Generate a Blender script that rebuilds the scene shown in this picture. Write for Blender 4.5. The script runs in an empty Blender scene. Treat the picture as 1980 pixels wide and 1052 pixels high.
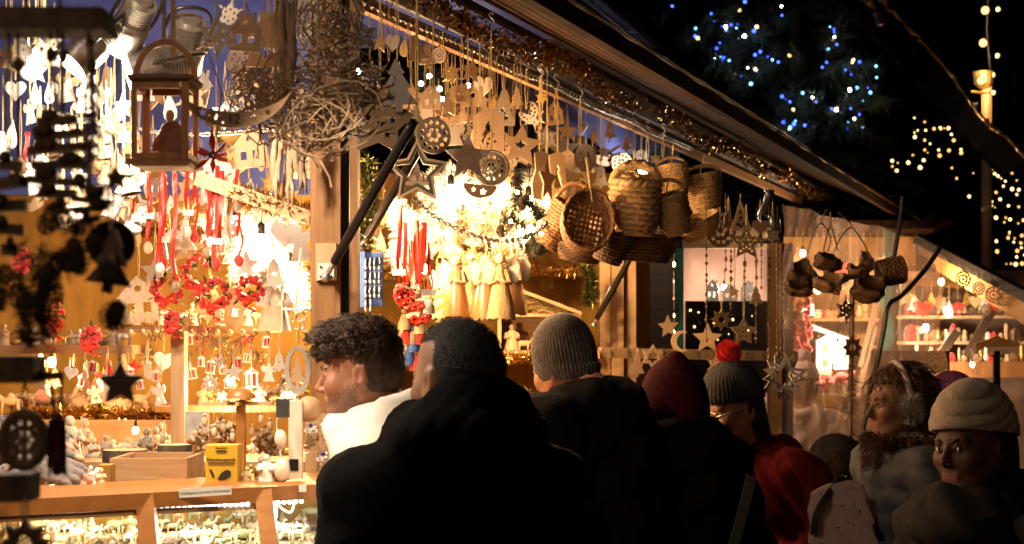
import bpy, bmesh, math, random
import numpy as np
from mathutils import Vector, Matrix, Euler
R = math.radians
random.seed(7); RS = np.random.RandomState(5)
SC = bpy.context.scene
# ---------------------------------------------------------------- camera
F = 3238.0; HZ = 655.0; CZ = 1.68          # focal length in photo pixels, horizon row, eye height
cd = bpy.data.cameras.new('camera'); cam = bpy.data.objects.new('camera', cd); SC.collection.objects.link(cam)
cam.location = (0, 0, CZ); cam.rotation_euler = (R(90), 0, 0)
cd.sensor_width = 36; cd.lens = F / 1980 * 36; cd.shift_y = (HZ - 526) / 1980
cd.clip_start = 0.05; cd.clip_end = 400
cd.dof.use_dof = True; cd.dof.focus_distance = 4.3; cd.dof.aperture_fstop = 7.0
SC.camera = cam
SC.view_settings.view_transform = 'Standard'; SC.view_settings.look = 'None'
SC.view_settings.exposure = 0.0; SC.view_settings.gamma = 1.0
# ---------------------------------------------------------------- night sky
W = bpy.data.worlds.new('World'); SC.world = W; W.use_nodes = True
_n = W.node_tree.nodes; _l = W.node_tree.links
_bg = _n['Background']
_sky = _n.new('ShaderNodeTexSky'); _sky.sky_type = 'NISHITA'; _sky.sun_disc = False
_sky.sun_elevation = R(-6); _sky.sun_rotation = R(200)
_l.new(_sky.outputs['Color'], _bg.inputs['Color']); _bg.inputs['Strength'].default_value = 0.004
SC.cycles.use_denoising = True
SC.cycles.max_bounces = 6; SC.cycles.diffuse_bounces = 3; SC.cycles.glossy_bounces = 3
SC.cycles.transparent_max_bounces = 12; SC.cycles.transmission_bounces = 4
SC.cycles.sample_clamp_indirect = 4.0; SC.cycles.caustics_reflective = False; SC.cycles.caustics_refractive = False
# lamp settings: watts and colours (lamps themselves are built further down)
WARM = (1.0, 0.60, 0.27); SOFT = (1.0, 0.80, 0.58); COOL = (0.85, 0.93, 1.0)
POW_SPOT = 42; POW_IN = 36; POW_FILL = 42; POW_EAVE_FILL = 44
# ---------------------------------------------------------------- helpers
def P(u, v, d): return Vector(((u - 990) / F * d, d, CZ - (v - HZ) / F * d))
def FD(u, w=0.0): return (1.88 - w) / (0.355 - (u - 990) / F)     # distance of the stall front line under column u, pushed out by w
def PF(u, v, w=0.0): return P(u, v, FD(u, w))
def S(px, d): return px / F * d
def rnd(a, b): return random.uniform(a, b)
def link(o, parent=None):
    SC.collection.objects.link(o)
    if parent is not None: o.parent = parent
    return o
def tag(o, label=None, cat=None, group=None, kind=None):
    if label: o['label'] = label
    if cat: o['category'] = cat
    if group: o['group'] = group
    if kind: o['kind'] = kind
    return o
def thing(name, label, cat, loc=(0, 0, 0), rz=0.0, group=None):
    o = link(bpy.data.objects.new(name, None)); o.location = loc; o.rotation_euler = (0, 0, rz); o.empty_display_size = .05
    return tag(o, label, cat, group)
ORDN = 'first second third fourth fifth sixth seventh eighth ninth tenth eleventh twelfth thirteenth fourteenth fifteenth sixteenth seventeenth eighteenth nineteenth twentieth twenty-first twenty-second twenty-third twenty-fourth twenty-fifth twenty-sixth twenty-seventh twenty-eighth twenty-ninth thirtieth'.split()

class MB:
    def __init__(s): s.v = []; s.f = []; s.m = []; s.n = 0
    def add(s, vs, fs, mi=0):
        b = s.n; s.v.extend([tuple(x) for x in vs]); s.n += len(vs)
        s.f.extend([tuple(i + b for i in q) for q in fs]); s.m.extend([mi] * len(fs)); return s
    def box(s, c, d, rot=None, mi=0):
        c = Vector(c); h = [x / 2 for x in d]; vs = []
        for z in (-1, 1):
            for x, y in ((-1, -1), (1, -1), (1, 1), (-1, 1)):
                p = Vector((x * h[0], y * h[1], z * h[2]))
                if rot is not None: p = rot @ p
                vs.append(c + p)
        return s.add(vs, [(3, 2, 1, 0), (4, 5, 6, 7), (0, 1, 5, 4), (1, 2, 6, 5), (2, 3, 7, 6), (3, 0, 4, 7)], mi)
    def beam(s, a, b, w, h, mi=0, up=(0, 0, 1)):
        a = Vector(a); b = Vector(b); d = (b - a); L = d.length; d.normalize(); up = Vector(up)
        x = d.cross(up)
        if x.length < 1e-4: x = d.cross(Vector((1, 0, 0)))
        x.normalize(); y = x.cross(d)
        rot = Matrix((x, d, y)).transposed()
        return s.box((a + b) / 2, (w, L, h), rot, mi)
    def tube(s, pts, r, n=6, mi=0, closed=False, cap=True):
        pts = [Vector(p) for p in pts]; k = len(pts)
        rs = r if isinstance(r, (list, tuple)) else [r] * k
        vs = []; prev = None
        for i, p in enumerate(pts):
            if closed: t = pts[(i + 1) % k] - pts[i - 1]
            else: t = pts[min(i + 1, k - 1)] - pts[max(i - 1, 0)]
            if t.length < 1e-9: t = Vector((0, 0, 1))
            t.normalize()
            if prev is None:
                a = Vector((0, 0, 1)) if abs(t.z) < .9 else Vector((1, 0, 0))
                x = t.cross(a).normalized()
            else:
                x = prev - t * prev.dot(t)
                if x.length < 1e-6: x = t.orthogonal()
                x.normalize()
            prev = x; y = t.cross(x)
            for j in range(n):
                a = 2 * math.pi * j / n; vs.append(p + (x * math.cos(a) + y * math.sin(a)) * rs[i])
        fs = []
        for i in range(k if closed else k - 1):
            i2 = (i + 1) % k
            for j in range(n):
                j2 = (j + 1) % n; fs.append((i * n + j, i * n + j2, i2 * n + j2, i2 * n + j))
        if cap and not closed and n > 2: fs += [tuple(range(n))[::-1], tuple((k - 1) * n + j for j in range(n))]
        return s.add(vs, fs, mi)
    def lathe(s, prof, c=(0, 0, 0), n=16, mi=0, M=None, sx=1, sy=1):
        c = Vector(c); vs = []; k = len(prof)
        for r, z in prof:
            for j in range(n):
                a = 2 * math.pi * j / n; p = Vector((r * math.cos(a) * sx, r * math.sin(a) * sy, z))
                if M is not None: p = M @ p
                vs.append(c + p)
        fs = [(i * n + j, i * n + (j + 1) % n, (i + 1) * n + (j + 1) % n, (i + 1) * n + j) for i in range(k - 1) for j in range(n)]
        return s.add(vs, fs, mi)
    def ell(s, c, r, n=10, k=7, mi=0, rot=None):
        c = Vector(c); r = (r, r, r) if isinstance(r, (int, float)) else r; vs = []
        for i in range(k + 1):
            t = math.pi * i / k
            for j in range(n):
                a = 2 * math.pi * j / n
                p = Vector((math.sin(t) * math.cos(a) * r[0], math.sin(t) * math.sin(a) * r[1], -math.cos(t) * r[2]))
                if rot is not None: p = rot @ p
                vs.append(c + p)
        return s.add(vs, [(i * n + j, i * n + (j + 1) % n, (i + 1) * n + (j + 1) % n, (i + 1) * n + j) for i in range(k) for j in range(n)], mi)
    def prism(s, poly, y0, y1, mi=0, M=None):           # outline in x/z, thickness along y
        n = len(poly); T = (lambda p: M @ p) if M is not None else (lambda p: p)
        vs = [T(Vector((x, y0, z))) for x, z in poly] + [T(Vector((x, y1, z))) for x, z in poly]
        return s.add(vs, [tuple(range(n)), tuple(range(2 * n - 1, n - 1, -1))] + [(i, i + n, (i + 1) % n + n, (i + 1) % n) for i in range(n)], mi)
    def quad(s, a, b, c, d, mi=0): return s.add([a, b, c, d], [(0, 1, 2, 3)], mi)
    def mesh(s, name, mats, smooth=False):
        me = bpy.data.meshes.new(name); me.from_pydata(s.v, [], s.f)
        for m in (mats if isinstance(mats, (list, tuple)) else [mats]): me.materials.append(m)
        if any(s.m): me.polygons.foreach_set('material_index', s.m)
        if smooth: me.polygons.foreach_set('use_smooth', [True] * len(s.f))
        me.update(); return me
    def build(s, name, mats, parent=None, loc=(0, 0, 0), smooth=False):
        o = link(bpy.data.objects.new(name, s.mesh(name, mats, smooth)), parent); o.location = loc; return o
def put(name, me, parent=None, loc=(0, 0, 0), rot=(0, 0, 0), sc=(1, 1, 1)):
    o = link(bpy.data.objects.new(name, me), parent); o.location = loc; o.rotation_euler = rot
    o.scale = (sc, sc, sc) if isinstance(sc, (int, float)) else sc; return o
def solo(name, mb, mat, label, cat, loc=(0, 0, 0), group=None, smooth=False, kind=None):
    return tag(mb.build(name, mat, None, loc, smooth), label, cat, group, kind)
def cut(name, loops, thick, mat, bevel=0.0):             # fretwork: outline with holes in x/z, real thickness along y
    cu = bpy.data.curves.new('outline', 'CURVE'); cu.dimensions = '2D'; cu.fill_mode = 'BOTH'; cu.extrude = thick / 2
    for lp in loops:
        sp = cu.splines.new('POLY'); sp.points.add(len(lp) - 1); sp.use_cyclic_u = True
        sp.points.foreach_set('co', [c for x, z in lp for c in (x, z, 0.0, 1.0)])
    o = bpy.data.objects.new('outline', cu); me = bpy.data.meshes.new_from_object(o)
    bpy.data.objects.remove(o); bpy.data.curves.remove(cu)
    me.name = name; me.transform(Matrix.Rotation(R(90), 4, 'X')); me.materials.clear(); me.materials.append(mat); return me
def text_mesh(body, size, mat, thick=.0006):
    cu = bpy.data.curves.new('letters', 'FONT'); cu.body = body; cu.size = size; cu.align_x = 'CENTER'; cu.align_y = 'CENTER'; cu.extrude = thick; cu.resolution_u = 3
    o = bpy.data.objects.new('letters', cu); me = bpy.data.meshes.new_from_object(o); bpy.data.objects.remove(o)
    me.transform(Matrix.Rotation(R(90), 4, 'X')); me.materials.clear(); me.materials.append(mat); return me
def lerp(a, b, t): return a + (b - a) * t
def path(pts, n):                                        # resample a polyline smoothly
    pts = [Vector(p) for p in pts]; out = []
    m = len(pts) - 1
    for i in range(n + 1):
        t = i / n * m; k = min(int(t), m - 1); f = t - k
        p0 = pts[max(k - 1, 0)]; p1 = pts[k]; p2 = pts[k + 1]; p3 = pts[min(k + 2, m)]
        out.append(.5 * ((2 * p1) + (p2 - p0) * f + (2 * p0 - 5 * p1 + 4 * p2 - p3) * f * f + (3 * p1 - p0 - 3 * p2 + p3) * f ** 3))
    return out
def rdir():
    v = Vector((random.gauss(0, 1), random.gauss(0, 1), random.gauss(0, 1))); return v.normalized()
def foil(mb, pts, rad, n, ln, wd, mi=0):                 # tinsel: bent foil slips round a path
    k = len(pts) - 1
    for _ in range(n):
        t = random.random() * k; i = min(int(t), k - 1); p = lerp(pts[i], pts[i + 1], t - i)
        d = rdir(); e = d.cross(rdir()).normalized() * wd * rnd(.6, 1.4); r0 = rad * rnd(0, .5); L = ln * rnd(.6, 1.3)
        a = p + d * r0; b = a + d * L * .5 + rdir() * L * .12; c = b + (d + rdir() * .5).normalized() * L * .5
        mb.add([a - e, a + e, b - e, b + e, c], [(0, 1, 3, 2), (2, 3, 4)], mi)
def needles(mb, pts, rad, n, wd, mi=0, droop=0.0, fwd=.6):
    k = len(pts) - 1
    for _ in range(n):
        t = random.random() * k; i = min(int(t), k - 1); p = lerp(pts[i], pts[i + 1], t - i)
        ax = (pts[i + 1] - pts[i]).normalized(); d = rdir(); d = (d - ax * d.dot(ax)).normalized()
        d = (d + ax * fwd * rnd(.3, 1) - Vector((0, 0, droop))).normalized(); e = d.cross(rdir()).normalized() * wd
        L = rad * rnd(.6, 1.1); mb.add([p - e, p + e, p + d * L], [(0, 1, 2)], mi)
# signed-distance modelling for bodies: smooth unions meshed by surface nets
def sE(p, c, r):
    q = (p - np.array(c)) / np.array(r); k = np.sqrt((q * q).sum(-1)); k2 = np.sqrt(((q / np.array(r)) ** 2).sum(-1)) + 1e-9
    return k * (k - 1) / k2
def sC(p, a, b, ra, rb=None):
    rb = ra if rb is None else rb; a = np.array(a, float); b = np.array(b, float); ab = b - a
    t = np.clip(((p - a) @ ab) / (ab @ ab + 1e-12), 0, 1)
    return np.sqrt(((p - a - t[..., None] * ab) ** 2).sum(-1)) - (ra + (rb - ra) * t)
def sT(p, c, R0, r, sy=1.0):
    q = p - np.array(c); x = np.sqrt(q[..., 0] ** 2 + (q[..., 1] / sy) ** 2) - R0; return np.sqrt(x * x + q[..., 2] ** 2) - r
def U(a, b, k=.02):
    h = np.clip(.5 + .5 * (b - a) / k, 0, 1); return b + (a - b) * h - k * h * (1 - h)
def I(a, b, k=.01): return -U(-a, -b, k)
def D(a, b, k=.01): return I(a, -b, k)
def sdf(fn, lo, hi, h):
    ax = [np.arange(lo[i], hi[i] + h, h) for i in range(3)]
    G = np.stack(np.meshgrid(*ax, indexing='ij'), -1); f = fn(G); s = f < 0
    nx, ny, nz = f.shape; cnt = np.zeros((nx - 1, ny - 1, nz - 1)); pos = np.zeros((nx - 1, ny - 1, nz - 1, 3))
    off = [(0, 0, 0), (1, 0, 0), (0, 1, 0), (1, 1, 0), (0, 0, 1), (1, 0, 1), (0, 1, 1), (1, 1, 1)]
    g = lambda A, o: A[o[0]:nx - 1 + o[0], o[1]:ny - 1 + o[1], o[2]:nz - 1 + o[2]]
    for a in range(8):
        for b in range(a + 1, 8):
            if sum(abs(off[a][i] - off[b][i]) for i in range(3)) != 1: continue
            fa, fb = g(f, off[a]), g(f, off[b]); m = (fa < 0) != (fb < 0); t = np.where(m, fa / np.where(m, fa - fb, 1), 0)
            q = np.array(off[a]) + t[..., None] * (np.array(off[b]) - np.array(off[a])); pos += q * m[..., None]; cnt += m
    act = cnt > 0; idx = -np.ones(cnt.shape, int); idx[act] = np.arange(act.sum())
    ijk = np.argwhere(act); V = (ijk + pos[act] / cnt[act][:, None]) * h + np.array([a[0] for a in ax]); Q = []
    for d in range(3):
        e = [0, 0, 0]; e[d] = 1; a = s[:nx - e[0], :ny - e[1], :nz - e[2]]; b = s[e[0]:, e[1]:, e[2]:]
        o1, o2 = [(1, 2), (2, 0), (0, 1)][d]
        for flip, m in ((False, a & ~b), (True, ~a & b)):
            c = np.argwhere(m); ok = (c[:, o1] > 0) & (c[:, o2] > 0)
            for k in range(3): ok &= c[:, k] < cnt.shape[k] if k in (o1, o2) else True
            c = c[ok]; A = c.copy(); B = c.copy(); B[:, o1] -= 1; C2 = c.copy(); C2[:, o1] -= 1; C2[:, o2] -= 1; E = c.copy(); E[:, o2] -= 1
            q = np.stack([idx[tuple(x.T)] for x in (A, B, C2, E)], 1); Q.append(q[:, ::-1] if flip else q)
    Q = np.concatenate(Q); Q = Q[(Q >= 0).all(1)]
    return V, Q
def npmesh(name, parts, mats):                           # parts: [(V, Q, material index)] joined into one smooth mesh
    me = bpy.data.meshes.new(name); vs = []; fs = []; mi = []; b = 0
    for V, Q, m in parts:
        vs.extend(V.tolist()); fs.extend((np.asarray(Q) + b).tolist()); b += len(V)
        mi.extend(m.tolist() if hasattr(m, 'tolist') else [m] * len(Q))
    me.from_pydata(vs, [], fs)
    for m in mats: me.materials.append(m)
    me.polygons.foreach_set('material_index', mi); me.polygons.foreach_set('use_smooth', [True] * len(fs)); me.update(); return me
# ---------------------------------------------------------------- materials
def mat(name, c, rough=.6, metal=0.0, c2=None, sc=8.0, st=(1, 1, 1), bump=0.0, bsc=None, spec=.4, kind='noise', emit=None, es=0.0, coord='Object', sheen=0.0, sub=0.0, lo=.35, hi=.65):
    m = bpy.data.materials.new(name); m.use_nodes = True; nt = m.node_tree; N = nt.nodes; L = nt.links; b = N['Principled BSDF']
    b.inputs['Base Color'].default_value = (*c, 1); b.inputs['Roughness'].default_value = rough; b.inputs['Metallic'].default_value = metal
    b.inputs['Specular IOR Level'].default_value = spec
    if sheen: b.inputs['Sheen Weight'].default_value = sheen
    if sub: b.inputs['Subsurface Weight'].default_value = sub; b.inputs['Subsurface Radius'].default_value = (.012, .005, .003)
    if emit is not None: b.inputs['Emission Color'].default_value = (*emit, 1); b.inputs['Emission Strength'].default_value = es; m.cycles.emission_sampling = 'NONE'
    if c2 is not None or bump:
        tc = N.new('ShaderNodeTexCoord'); mp = N.new('ShaderNodeMapping'); mp.inputs['Scale'].default_value = st
        L.new(tc.outputs[coord], mp.inputs['Vector'])
        if kind == 'wave':
            t = N.new('ShaderNodeTexWave'); t.inputs['Scale'].default_value = sc; t.inputs['Distortion'].default_value = 4; t.inputs['Detail'].default_value = 3; t.inputs['Detail Scale'].default_value = 1.5; out = t.outputs['Fac']
        elif kind == 'knit':
            t = N.new('ShaderNodeTexWave'); t.inputs['Scale'].default_value = sc; t.inputs['Distortion'].default_value = .6; t.inputs['Detail'].default_value = 1; out = t.outputs['Fac']
        elif kind == 'spots':
            t = N.new('ShaderNodeTexVoronoi'); t.inputs['Scale'].default_value = sc; out = t.outputs['Distance']
        else:
            t = N.new('ShaderNodeTexNoise'); t.inputs['Scale'].default_value = sc; t.inputs['Detail'].default_value = 5; t.inputs['Roughness'].default_value = .6; out = t.outputs['Fac']
        L.new(mp.outputs['Vector'], t.inputs['Vector'])
        if c2 is not None:
            rp = N.new('ShaderNodeValToRGB'); rp.color_ramp.elements[0].color = (*c, 1); rp.color_ramp.elements[1].color = (*c2, 1)
            rp.color_ramp.elements[0].position = lo; rp.color_ramp.elements[1].position = hi
            L.new(out, rp.inputs['Fac']); L.new(rp.outputs['Color'], b.inputs['Base Color'])
        if bump:
            o2 = out
            if bsc:
                t2 = N.new('ShaderNodeTexNoise'); t2.inputs['Scale'].default_value = bsc; t2.inputs['Detail'].default_value = 4; L.new(mp.outputs['Vector'], t2.inputs['Vector']); o2 = t2.outputs['Fac']
            bp = N.new('ShaderNodeBump'); bp.inputs['Strength'].default_value = bump; bp.inputs['Distance'].default_value = .01
            L.new(o2, bp.inputs['Height']); L.new(bp.outputs['Normal'], b.inputs['Normal'])
    if name in VARY:
        oi = N.new('ShaderNodeObjectInfo'); hs_ = N.new('ShaderNodeHueSaturation'); mr = N.new('ShaderNodeMapRange'); mr.inputs['To Min'].default_value = .5; mr.inputs['To Max'].default_value = 1.15; L.new(oi.outputs['Random'], mr.inputs['Value']); L.new(mr.outputs['Result'], hs_.inputs['Value'])
        src = b.inputs['Base Color'].links[0].from_socket; L.new(src, hs_.inputs['Color']); L.new(hs_.outputs['Color'], b.inputs['Base Color'])
    return m
VARY = ('birch_ply', 'brown_ply', 'whitewashed_wood', 'lace_panel', 'carved_lime_wood', 'painted_carving', 'driftwood', 'straw_wicker')
def clear(name, amount=.12, rough=.08, tint=(1, 1, 1), diffuse=0.0, dcol=(.8, .75, .7), bump=0.0, bsc=6.0):
    m = bpy.data.materials.new(name); m.use_nodes = True; nt = m.node_tree; N = nt.nodes; L = nt.links; N.remove(N['Principled BSDF'])
    out = N['Material Output']; tr = N.new('ShaderNodeBsdfTransparent'); tr.inputs['Color'].default_value = (*tint, 1)
    gl = N.new('ShaderNodeBsdfGlossy'); gl.inputs['Roughness'].default_value = rough
    mx = N.new('ShaderNodeMixShader'); mx.inputs[0].default_value = amount; L.new(tr.outputs[0], mx.inputs[1]); L.new(gl.outputs[0], mx.inputs[2]); last = mx
    if diffuse:
        tl = N.new('ShaderNodeBsdfTranslucent'); tl.inputs['Color'].default_value = (*dcol, 1); m2 = N.new('ShaderNodeMixShader'); m2.inputs[0].default_value = diffuse
        L.new(mx.outputs[0], m2.inputs[1]); L.new(tl.outputs[0], m2.inputs[2]); last = m2
    if bump:
        t = N.new('ShaderNodeTexNoise'); t.inputs['Scale'].default_value = bsc; t.inputs['Detail'].default_value = 5; tc = N.new('ShaderNodeTexCoord'); L.new(tc.outputs['Object'], t.inputs['Vector'])
        b = N.new('ShaderNodeBump'); b.inputs['Strength'].default_value = bump; b.inputs['Distance'].default_value = .05; L.new(t.outputs['Fac'], b.inputs['Height']); L.new(b.outputs['Normal'], gl.inputs['Normal'])
    L.new(last.outputs[0], out.inputs['Surface']); return m
def glow(name, c, s):
    return mat(name, (.02, .02, .02), emit=c, es=s)
ply = mat('birch_ply', (.62, .43, .25), .6, c2=(.47, .30, .16), sc=9, st=(1, 1, 9), bump=.25, lo=.3, hi=.75)
plyd = mat('brown_ply', (.36, .23, .13), .6, c2=(.25, .15, .08), sc=6, st=(1, 1, 12), bump=.1)
pale = mat('whitewashed_wood', (.68, .60, .52), .7, c2=(.5, .43, .36), sc=14, bump=.15)
white = mat('white_card', (.8, .77, .72), .7, c2=(.7, .66, .6), sc=20)
gold = mat('gold_foil', (.83, .55, .16), .22, 1.0, c2=(.6, .36, .08), sc=90)
golds = mat('gold_paint', (.7, .48, .16), .35, .8, c2=(.45, .3, .1), sc=30, bump=.2)
timber = mat('post_timber', (.36, .175, .065), .7, c2=(.20, .092, .034), sc=5, st=(7, 7, .5), bump=.5, lo=.3, hi=.7)
timberl = mat('light_timber', (.56, .37, .2), .62, c2=(.43, .26, .13), sc=4, st=(6, 6, .6), bump=.3)
timberx = mat('shelf_timber', (.45, .27, .13), .62, c2=(.30, .17, .08), sc=4, st=(.6, 6, 6), bump=.3)
orange = mat('varnished_pine', (.34, .135, .034), .4, c2=(.25, .095, .022), sc=5, st=(1, 6, 6), bump=.1)
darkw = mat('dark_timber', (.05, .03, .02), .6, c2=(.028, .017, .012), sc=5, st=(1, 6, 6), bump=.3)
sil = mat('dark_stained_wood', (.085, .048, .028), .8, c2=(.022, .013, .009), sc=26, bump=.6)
bark = mat('bark', (.11, .07, .04), .9, c2=(.045, .028, .018), sc=25, bump=.6)
twig = mat('twig', (.27, .18, .11), .8, c2=(.13, .085, .05), sc=40, bump=.3)
drift = mat('driftwood', (.45, .32, .2), .8, c2=(.26, .17, .1), sc=18, st=(4, 4, .6), bump=.4)
wick = mat('brown_wicker', (.24, .115, .045), .6, c2=(.13, .06, .025), sc=60, bump=.4)
wickl = mat('straw_wicker', (.56, .37, .17), .65, c2=(.38, .22, .09), sc=60, bump=.4)
wickd = mat('dark_wicker', (.11, .05, .022), .65, c2=(.05, .025, .012), sc=60, bump=.4)
red = mat('red_felt', (.62, .035, .025), .8, c2=(.5, .02, .02), sc=30, sheen=.3)
ribbon = mat('red_satin', (.66, .05, .03), .35, c2=(.55, .03, .02), sc=30)
wribbon = mat('cream_satin', (.78, .66, .52), .4)
cord = mat('gold_cord', (.55, .40, .18), .5)
greyc = mat('grey_cord', (.3, .25, .2), .7)
steel = mat('brushed_steel', (.72, .68, .64), .36, .75, c2=(.5, .47, .44), sc=60, st=(1, 1, 10), bump=.05)
iron = mat('dark_iron', (.12, .11, .1), .35, .9)
blackp = mat('black_paint', (.012, .011, .011), .3)
bluecl = mat('blue_tarpaulin', (.10, .15, .55), .55, c2=(.075, .11, .42), sc=5, bump=.25)
bluebd = mat('blue_board', (.03, .09, .32), .6)
yell = mat('yellow_cloth', (.36, .20, .035), .85, c2=(.25, .13, .022), sc=5, st=(3, 3, .7), bump=.5)
brownb = mat('brown_board', (.23, .12, .05), .7, c2=(.16, .08, .03), sc=6, st=(1, 6, 6))
green = mat('fir_needles', (.035, .06, .03), .6, c2=(.018, .033, .016), sc=20)
greend = mat('dark_fir_needles', (.012, .022, .012), .6, c2=(.006, .012, .007), sc=6)
whiten = mat('flocked_needles', (.78, .74, .68), .8)
conem = mat('pine_cone', (.10, .055, .03), .8, c2=(.05, .03, .018), sc=40)
carved = mat('carved_lime_wood', (.68, .50, .31), .55, c2=(.56, .38, .21), sc=30)
carvedp = mat('painted_carving', (.55, .42, .30), .55, c2=(.30, .26, .24), sc=22, lo=.45, hi=.6)
straw = mat('straw', (.45, .33, .13), .8, c2=(.3, .2, .08), sc=50)
glass = clear('pane_glass', .10, .03)
plast = clear('clear_plastic_film', .13, .2, (.98, .93, .88), .24, (.90, .54, .34), .9, 5)
bag = clear('cellophane', .22, .1, (.98, .95, .9), .06, bump=.7, bsc=40)
bulbw = glow('lit_warm_bulb', (1, .72, .38), 28)
bulbn = glow('lit_white_bulb', (1, .93, .82), 40)
amberb = glow('lit_amber_bulb', (1, .46, .12), 2.6)
bulbled = glow('lit_cool_led', (.80, .96, 1), 10)
bulbb = glow('lit_blue_led', (.045, .09, 1), 7)
bulbc = glow('lit_cyan_led', (.18, .55, 1), 4.5)
bulby = glow('lit_yellow_led', (1, .66, .24), 5)
inkl = mat('faint_ink', (.22, .2, .19), .6)
inkm = mat('black_ink', (.015, .013, .012), .6)
papery = mat('yellow_carton', (.55, .36, .03), .5, c2=(.48, .30, .025), sc=10)
paperw = mat('white_paper', (.8, .78, .74), .7)
bluepin = mat('blue_plastic', (.03, .06, .4), .3)
ceram = mat('cream_plastic', (.72, .64, .52), .35)
def point(name, loc, watts, col, rad=.03, parent=None, spot=None, aim=None):
    ld = bpy.data.lights.new(name, 'SPOT' if spot else 'POINT'); ld.energy = watts; ld.color = col; ld.shadow_soft_size = rad
    if spot: ld.spot_size = R(spot); ld.spot_blend = .6
    o = link(bpy.data.objects.new(name, ld), parent); o.location = loc
    if aim is not None: o.rotation_euler = Vector(aim).to_track_quat('-Z', 'Y').to_euler()
    return o
# ---------------------------------------------------------------- ground, lanes
def FL(d, w, z): return Vector((-1.88 + w + .355 * d, d, z))
asph = mat('cobble_paving', (.05, .045, .04), .6, c2=(.025, .022, .02), sc=12, kind='spots', bump=.4, coord='Object')
g = MB(); g.quad((-60, -20, 0), (60, -20, 0), (60, 120, 0), (-60, 120, 0)); tag(g.build('ground', asph), kind='structure')
# ---------------------------------------------------------------- near stall
def strut(parent, a, b, name='gas_strut'):
    a = Vector(a); b = Vector(b); d = (b - a).normalized(); L = (b - a).length
    m = MB(); m.tube([a + d * L * .10, a + d * L * .10 + d * .004, b - d * .02, b], [.010, .0115, .0115, .010], 12); o = m.build(name, blackp, parent, smooth=True)
    m = MB(); m.tube([a, a + d * L * .12], .006, 8); m.ell(a, .012, 8, 6); m.build('piston_rod', steel, o, smooth=True); return o
stall = thing('market_stall', 'open wooden market stall with blue lined roof and yellow cloth walls, nearest the crowd', 'market stall', FL(4.06, 0, 0))
SO = stall.location.copy()
def sp(name, mb, m, smooth=False):                       # a part of the stall, modelled in world space
    for i, v in enumerate(mb.v): mb.v[i] = (v[0] - SO.x, v[1] - SO.y, v[2] - SO.z)
    return mb.build(name, m, stall, smooth=smooth)
def pbox(u0, u1, v0, v1, d, dep, mb=None, mi=0):          # a box whose near face stands at distance d
    mb = mb or MB(); a = P(u0, v1, d); b = P(u1, v0, d)
    return mb.box(((a.x + b.x) / 2, d + dep / 2, (a.z + b.z) / 2), (b.x - a.x, dep, b.z - a.z), None, mi)
m = MB(); a = P(600, 0, 4.06); b = P(658, 0, 4.06); m.box(((a.x + b.x) / 2, 4.10, 1.33), (b.x - a.x, .08, 2.66)); sp('corner_post', m, timber)
m = MB(); a = P(658, 0, 4.11); b = P(676, 0, 4.11); m.box(((a.x + b.x) / 2, 4.13, 1.33), (b.x - a.x - .004, .03, 2.66)); sp('post_groove', m, darkw)
m = MB(); a = P(676, 0, 4.08); b = P(691, 0, 4.08); m.box(((a.x + b.x) / 2, 4.12, 1.33), (b.x - a.x, .07, 2.66)); sp('post_edging', m, timber)
m = pbox(610, 650, 470, 543, 4.045, .013); sp('mounting_block', m, timberl)
m = pbox(614, 646, 509, 541, 4.040, .004)
pl = sp('strut_bracket', m, ceram)
m = MB()
for (u, v) in ((620, 516), (640, 516), (620, 535), (640, 535)): m.lathe([(0, 0), (.0035, 0), (.003, -.002), (0, -.0025)], P(u, v, 4.038) - SO, 8, M=Matrix.Rotation(R(-90), 3, 'X'))
m.build('screw', iron, pl)
for (a, b) in (((630, 536, 4.02), (800, 235, 3.75)), ((700, 475, 4.45), (812, 285, 4.2))): strut(stall, P(*a) - SO, P(*b) - SO)
far = strut(stall, P(1148, 628, 6.35) - SO, P(1218, 500, 6.1) - SO)
m = MB(); m.tube([P(1172, 583, 6.278) - SO, P(1186, 558, 6.239) - SO], .0165, 12); m.build('strut_label', steel, far, smooth=True)
m = MB()
for (u0, u1, dd) in ((1160, 1180, 6.5), (1183, 1206, 6.47), (1209, 1230, 6.5)):
    a = P(u0, 0, dd); b = P(u1, 0, dd); m.box(((a.x + b.x) / 2, dd + .04, 1.05), (b.x - a.x, .07, 2.1))
a, b = P(1140, 0, 6.5), P(1240, 0, 6.5); m.box(((a.x + b.x) / 2, 6.54, 2.125), (b.x - a.x, .075, .05))
sp('end_post', m, timberl)
# yellow cloth walls with soft creases, blue roof lining
def cloth(a, b, z0, z1, nx=40, nz=24, amp=.012, seed=0):
    mb = MB(); a = Vector(a); b = Vector(b); n = (b - a).cross(Vector((0, 0, 1))).normalized(); vs = []
    for j in range(nz + 1):
        for i in range(nx + 1):
            s, t = i / nx, j / nz; p = lerp(a, b, s)
            k = amp * (math.sin(s * 31 + seed + 2 * math.sin(t * 4 + seed)) * .6 + math.sin(s * 13 + t * 9 + seed * 2) + .7 * math.sin(t * 21 + s * 5))
            vs.append(Vector((p.x, p.y, lerp(z0, z1, t))) + n * k)
    w_ = nx + 1; return mb.add(vs, [(j * w_ + i, j * w_ + i + 1, (j + 1) * w_ + i + 1, (j + 1) * w_ + i) for j in range(nz) for i in range(nx)])
m = cloth((-2.6, 5.62, 0), (-.56, 5.62, 0), .0, 2.2); sp('back_wall', m, yell, True)
m = cloth((-.56, 5.62, 0), (-.62, 6.75, 0), 0, 2.75, seed=2); sp('side_wall', m, yell, True)
m = cloth((-.66, 6.78, 0), (.56, 6.78, 0), 0, 2.35, seed=4); sp('end_wall', m, yell, True)
m = cloth((-2.6, 5.60, 0), (-.55, 5.60, 0), 2.16, 2.95, amp=.008, seed=1)
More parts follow.
